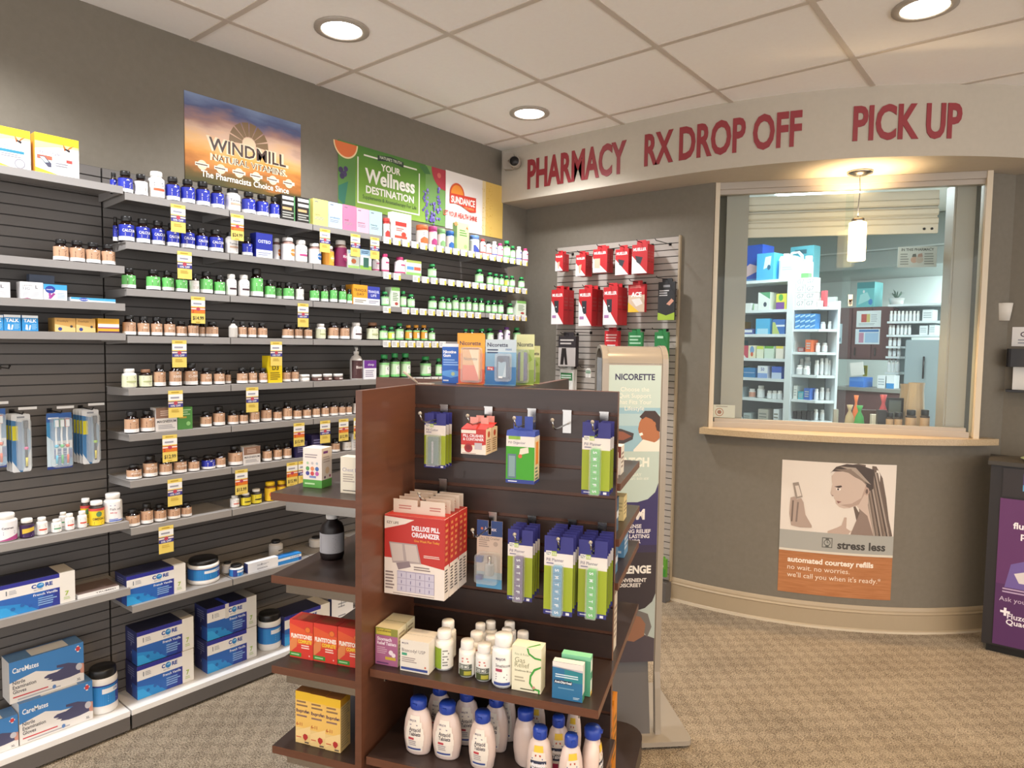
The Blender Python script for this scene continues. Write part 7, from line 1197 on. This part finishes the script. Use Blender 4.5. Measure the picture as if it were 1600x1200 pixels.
# cabinets, calendars and shelves at the back
D2 = 1.5
x0, x1 = il(1302, 520, D2)[0], il(1396, 520, D2)[0]; z0, z1 = il(1350, 562, D2)[1], il(1350, 480, D2)[1]
cb = empty('wall_cabinet', IM); tag(cb, 'brown cabinet block carrying calendars at the back of the dispensary', 'cabinet')
b = MB(); b.box(x0, x1, D2, D2 + .35, z0, z1, 'cabinet_brown'); obj('body', b, cb)
for i in range(3): xx = x0 + (x1 - x0) * i / 3; b = MB(); b.box(xx + .006, xx + (x1 - x0) / 3 - .006, D2 - .018, D2 - .001, z0 + .01, z1 - .01, 'cabinet_brown'); dd = obj('door', b, cb); q = MB(); q.box(xx + .04, xx + .05, D2 - .04, D2 - .018, z0 + .04, z0 + .12, 'chrome'); obj('handle', q, dd)
def ipost(l, r, t, bt, dep, base, els, lb, nm='wall_calendar', cat='calendar'):
    a, zt = il(l, t, dep); c, zb = il(r, bt, dep); b = MB(); b.box(a, c, dep - .002, dep, zb, zt, base); b.art(flat((a, dep - .002, zb), (1, 0, 0), (0, 0, 1)), c - a, zt - zb, els); tag(obj(nm, b, None, IM), lb, cat)
ipost(1339, 1376, 486, 511, D2 - .02, '#e8eeee', [('r', .2, .3, .42, .8, '#c85a50'), ('r', .42, .3, .56, .8, '#d8c87a'), ('L', .1, .1, .9, .26, 2, '#a8b0b4'), ('L', .6, .3, .9, .8, 4, '#b8c0c4')], 'upper wall calendar with red block on the brown cabinet')
ipost(1337, 1374, 514, 538, D2 - .02, '#e4ecf2', [('r', .15, .8, .95, .95, '#4a80c0'), ('r', .15, .1, .35, .75, '#c890a8'), ('r', .4, .1, .95, .75, '#a8c8e4')], 'lower wall calendar with blue band on the brown cabinet')
ipost(1306, 1315, 506, 537, D2 - .02, '#cfe0ea', [('r', .2, .1, .8, .3, '#4a6a8a')], 'narrow pale notice on the brown cabinet', 'wall_notice', 'sign')
gbox(1338, 1366, 441, z1 + .001, D2 + .02, '#6fc4c8', [('r', 0, .75, 1, 1, '#3f8f94'), ('p', [(.1, .1), (.8, .3), (.6, .6), (.2, .5)], '#a8e0e0'), ('c', .8, .2, .12, '#3f86c8'), ('c', .4, .62, .06, '#e8eeee')], 'turquoise multipack on top of the brown cabinet', .1)
root = empty('potted_plant', iplace(il(1388, 470, D2)[0], D2 + .2, z1)); tag(root, 'spiky green plant in white pot on top of the brown cabinet', 'plant')
b = MB(); b.lathe([(.05, 0), (.07, .09), (.062, .09), (.05, .07), (0, .07)], 'hdpe', 16); obj('pot', b, root)
b = MB()
for i in range(16):
    a = i * 2.4; L_ = .09 + .02 * (i % 3); dx, dy = math.cos(a), math.sin(a); w_ = .006; P0 = Vector((0, 0, .08)); P1 = Vector((dx * L_ * .5, dy * L_ * .5, .08 + L_ * .55)); P2 = Vector((dx * L_, dy * L_, .08 + L_ * (.7 - .2 * (i % 2)))); s_ = Vector((-dy, dx, 0)) * w_
    b.add([P0 - s_, P0 + s_, P1 + s_, P1 - s_, P2], [(0, 1, 2, 3), (3, 2, 4)], '#5f7a6a')
obj('leaves', b, root)
D3 = 1.35
rk = empty('shelving_unit', IM); tag(rk, 'white bottle shelves right of the brown cabinet at the back', 'shelving')
sx0, sx1 = il(1386, 520, D3)[0], il(1475, 520, D3)[0]; sxn = il(1408, 520, D3)[0]
S3 = [shelfz(1400, y, D3) for y in (502, 523, 541, 557, 582)]
b = MB(); b.box(sx0, sx1, D3 + .26, D3 + .28, S3[1] - .02, S3[0] + .16, '#8f9c9c'); b.box(sx0, sxn, D3 + .26, D3 + .28, S3[4] - .3, S3[1] - .02, '#8f9c9c'); obj('back_panel', b, rk)
for i, z in enumerate(S3): b = MB(); b.box(sx0, sx1 if i < 2 else sxn, D3 - .01, D3 + .26, z - .02, z, 'cool_white'); obj('shelf', b, rk)
b = MB(); b.box(sx0, sx1, D3 - .01, D3 + .26, S3[0] + .14, S3[0] + .16, 'cool_white'); obj('top_board', b, rk)
k = 0
for j, xs, t, w_ in ((0, [1389, 1395, 1401, 1407, 1413, 1419, 1425, 1431], 486, 5.6), (1, [1388, 1393, 1400, 1406, 1412, 1418], 508, 5.6), (2, [1388, 1395, 1402], 528, 6), (3, [1388, 1395, 1402], 544, 6), (4, [1387, 1394, 1401], 562, 6)):
    for i, x in enumerate(xs): gbot(x, x + w_, t, S3[j], D3 + .03, f'{ORD[i]} white bottle from left, {ORD[j]} back shelf right of the brown cabinet')
for l, r, t, j, lb in ((1441, 1458, 484, 0, 'large white carton, top back shelf'), (1437, 1450, 509, 1, 'white carton, second back shelf'), (1452, 1462, 508, 1, 'upright white carton, second back shelf')): gbox(l, r, t, S3[j], D3 + .02, '#e2e8ea', [('L', .1, .2, .9, .8, 3, '#a8b4b8')], lb + ' beside the shutter post', .06)
fr_ = empty('fridge', IM); tag(fr_, 'grey medicine fridge under the white bottle shelves', 'fridge')
fx0, fx1 = il(1414, 560, D3 - .1)[0], il(1475, 560, D3 - .1)[0]; fz = il(1430, 531, D3 - .1)[1]
b = MB(); b.rbox(fx0, fx1, D3 - .1, D3 + .5 - .26, .02, fz, 'fridge_grey', .02); obj('body', b, fr_); b = MB(); b.rbox(fx0 + .01, fx1 - .01, D3 - .14, D3 - .101, .1, fz - .01, 'fridge_grey', .01); dd = obj('door', b, fr_); b = MB(); b.tube([(fx1 - .14, D3 - .165, fz - .35), (fx1 - .14, D3 - .165, fz - .15)], .008, 'dark_metal'); obj('handle', b, dd)
D4 = .9
wk = empty('work_counter', IM); tag(wk, 'cluttered work counter in the middle of the dispensary', 'counter'); kx0, kx1 = il(1303, 600, D4)[0], il(1412, 600, D4)[0]; kz = shelfz(1350, 606, D4)
b = MB(); b.box(kx0, kx1, D4 - .02, D4 + .29, kz - .03, kz, '#8f8c84'); obj('worktop', b, wk); b = MB(); b.box(kx0, kx1, D4, D4 + .27, 0, kz - .03, 'cabinet_brown'); obj('body', b, wk)
gbox(1329, 1352, 590, kz, D4 + .05, '#3f7fd8', [('r', 0, .6, 1, 1, '#5a94e0')], 'bright blue paper box on the work counter', .1)
b = MB(); a, zt = il(1330, 568, D4 + .02); c, zz = il(1350, 589, D4 + .02); b.box(0, c - a, -.001, .001, 0, zt - zz, 'paper'); tag(obj('paper_sheet', b, None, IM @ Matrix.Translation((a, D4 + .03, zz + .004)) @ Matrix.Rotation(-.15, 4, 'Y')), 'leaning white sheet above the bright blue paper box', 'paper')
gbox(1373, 1386, 587, kz, D4 + .1, '#e2e6e8', [('L', .1, .2, .9, .8, 3, '#a8b4b8')], 'white carton left on the work counter', .06); gbox(1387, 1400, 587, kz, D4 + .1, '#e2e6e8', [('r', 0, 0, 1, .4, '#3f90d0')], 'white and blue carton right on the work counter', .06)
ipost(1349, 1355, 571, 588, 1.9, '#d8d84a', [('r', .2, .2, .4, .8, '#5a7a4a')], 'small yellow notice behind the work counter', 'wall_notice', 'sign')
# plaque hanging near the shutter
pd = .25; a, zt = wloc(1404, 386, pd); c, zb = wloc(1463, 417, pd); b = MB(); b.box(a, c, pd, pd + .012, zb, zt, '#c3cbcb'); b.art(flat((a, pd, zb), (1, 0, 0), (0, 0, 1)), c - a, zt - zb, [('t', 'IN THIS PHARMACY', .5, .8, .12, '#4a5050', 'c', .84, 2), ('L', .06, .1, .3, .7, 5, '#8a9292'), ('L', .68, .1, .94, .7, 5, '#8a9292'), ('c', .42, .36, .09, '#c0a090'), ('c', .56, .36, .1, '#b8b0a8'), ('p', [(.36, .5), (.48, .5), (.46, .66), (.38, .64)], '#5a605c'), ('p', [(.5, .5), (.64, .5), (.62, .68), (.52, .64)], '#a88a80')])
tag(obj('wall_plaque', b, None, WM), 'grey plaque reading IN THIS PHARMACY hanging behind the glass', 'sign')
# clutter on the inner counter just behind the glass
def wput(l, r, t, dep, mk, lb, cat, nm, zb=LEDGE + .0008):
    a, zt = wloc(l, t, dep); c, _ = wloc(r, t, dep); b = mk((c - a), zt - zb); o = obj(nm, b, None, WM @ Matrix.Translation(((a + c) / 2, dep + .03, zb))); return tag(o, lb, cat)
def bag(k, col2=None):
    def mk(w, h):
        b = MB(); rr_ = random.Random(int(w * 1e4)); prof_ = [(.42, 0), (.5, .12), (.48, .5), (.4, .85), (.44, 1)]
        v = []; n = 14
        for f_, zz in prof_:
            for i in range(n): a = 2 * PI * i / n; j = 1 + .06 * rr_.uniform(-1, 1); v.append((w * f_ * math.cos(a) * j, .06 * math.sin(a) * j * (1 - .5 * zz), h * zz))
        b.add(v, [(j * n + i, j * n + (i + 1) % n, (j + 1) * n + (i + 1) % n, (j + 1) * n + i) for j in range(4) for i in range(n)] + [tuple(range(n))[::-1]], k); return b
    return mk
def cone(k):
    def mk(w, h):
        b = MB(); b.lathe([(w * .46, 0), (w * .5, h * .2), (w * .4, h * .52), (w * .14, h * .74), (w * .17, h * .8), (w * .32, h)], k, 12, .7); return b
    return mk
bx_ = lambda k: (lambda w, h: MB().box(-w / 2, w / 2, -.02, .02, 0, h, k))
wput(1408, 1428, 600, .37, bag('#a8957f'), 'rear brown paper bag standing behind the right window pane', 'bag', 'paper_bag'); wput(1420, 1450, 598, .2, bag('#b39f88'), 'front brown paper bag behind the right window pane', 'bag', 'paper_bag')
wput(1374, 1392, 617, .2, cone('#b8505a'), 'red cellophane gift bag behind the glass', 'bag', 'gift_bag'); wput(1337, 1354, 634, .14, cone('#3f9a54'), 'green cellophane gift bag behind the glass', 'bag', 'gift_bag'); wput(1322, 1338, 633, .16, cone('#b0a48a'), 'beige patterned gift bag beside the green one', 'bag', 'gift_bag'); wput(1334, 1346, 618, .24, cone('#d8784a'), 'orange gift bag behind the green one', 'bag', 'gift_bag')
wput(1373, 1387, 641, .12, bx_('#24201f'), 'black box on the inner counter behind the glass', 'box', 'black_box')
def frame_(w, h): b = MB(); b.box(-w / 2, w / 2, 0, .012, 0, .012, 'black'); b.box(-w / 2, w / 2, 0, .012, h - .012, h, 'black'); b.box(-w / 2, -w / 2 + .012, 0, .012, 0, h, 'black'); b.box(w / 2 - .012, w / 2, 0, .012, 0, h, 'black'); b.box(-w / 2 + .01, w / 2 - .01, .004, .006, .01, h - .01, '#5a686c'); return b
wput(1388, 1415, 622, .27, frame_, 'black framed screen behind the amber jars', 'screen', 'small_screen')
for i, (l, r, t) in enumerate(((1387, 1399, 645), (1400, 1413, 645), (1418, 1435, 641), (1441, 1456, 641))):
    a, zt = wloc(l, t, .1); c, _ = wloc(r, t, .1); spawn('amb', AMB, WM @ place((a + c) / 2, .13, LEDGE + .0008, 0, ((c - a) / .06,) * 2 + ((zt - LEDGE) / .1,)), f'{ORD[i]} dark jar with tan label from left behind the glass', 'jar', 'dark jars behind the glass')
wput(1304, 1311, 640, .2, bx_('#a8a8a4'), 'grey upright card holder behind the glass at the counter', 'holder', 'card_holder'); wput(1363, 1372, 648, .16, bx_('#d8dcdc'), 'small white box behind the glass', 'box', 'white_box')
for l, r, t, k, lb in ((1330, 1372, 640, '#4a3f3c', 'long dark brown box on the inner counter'),): wput(l, r, t, .3, bx_(k), lb, 'box', 'dark_box')
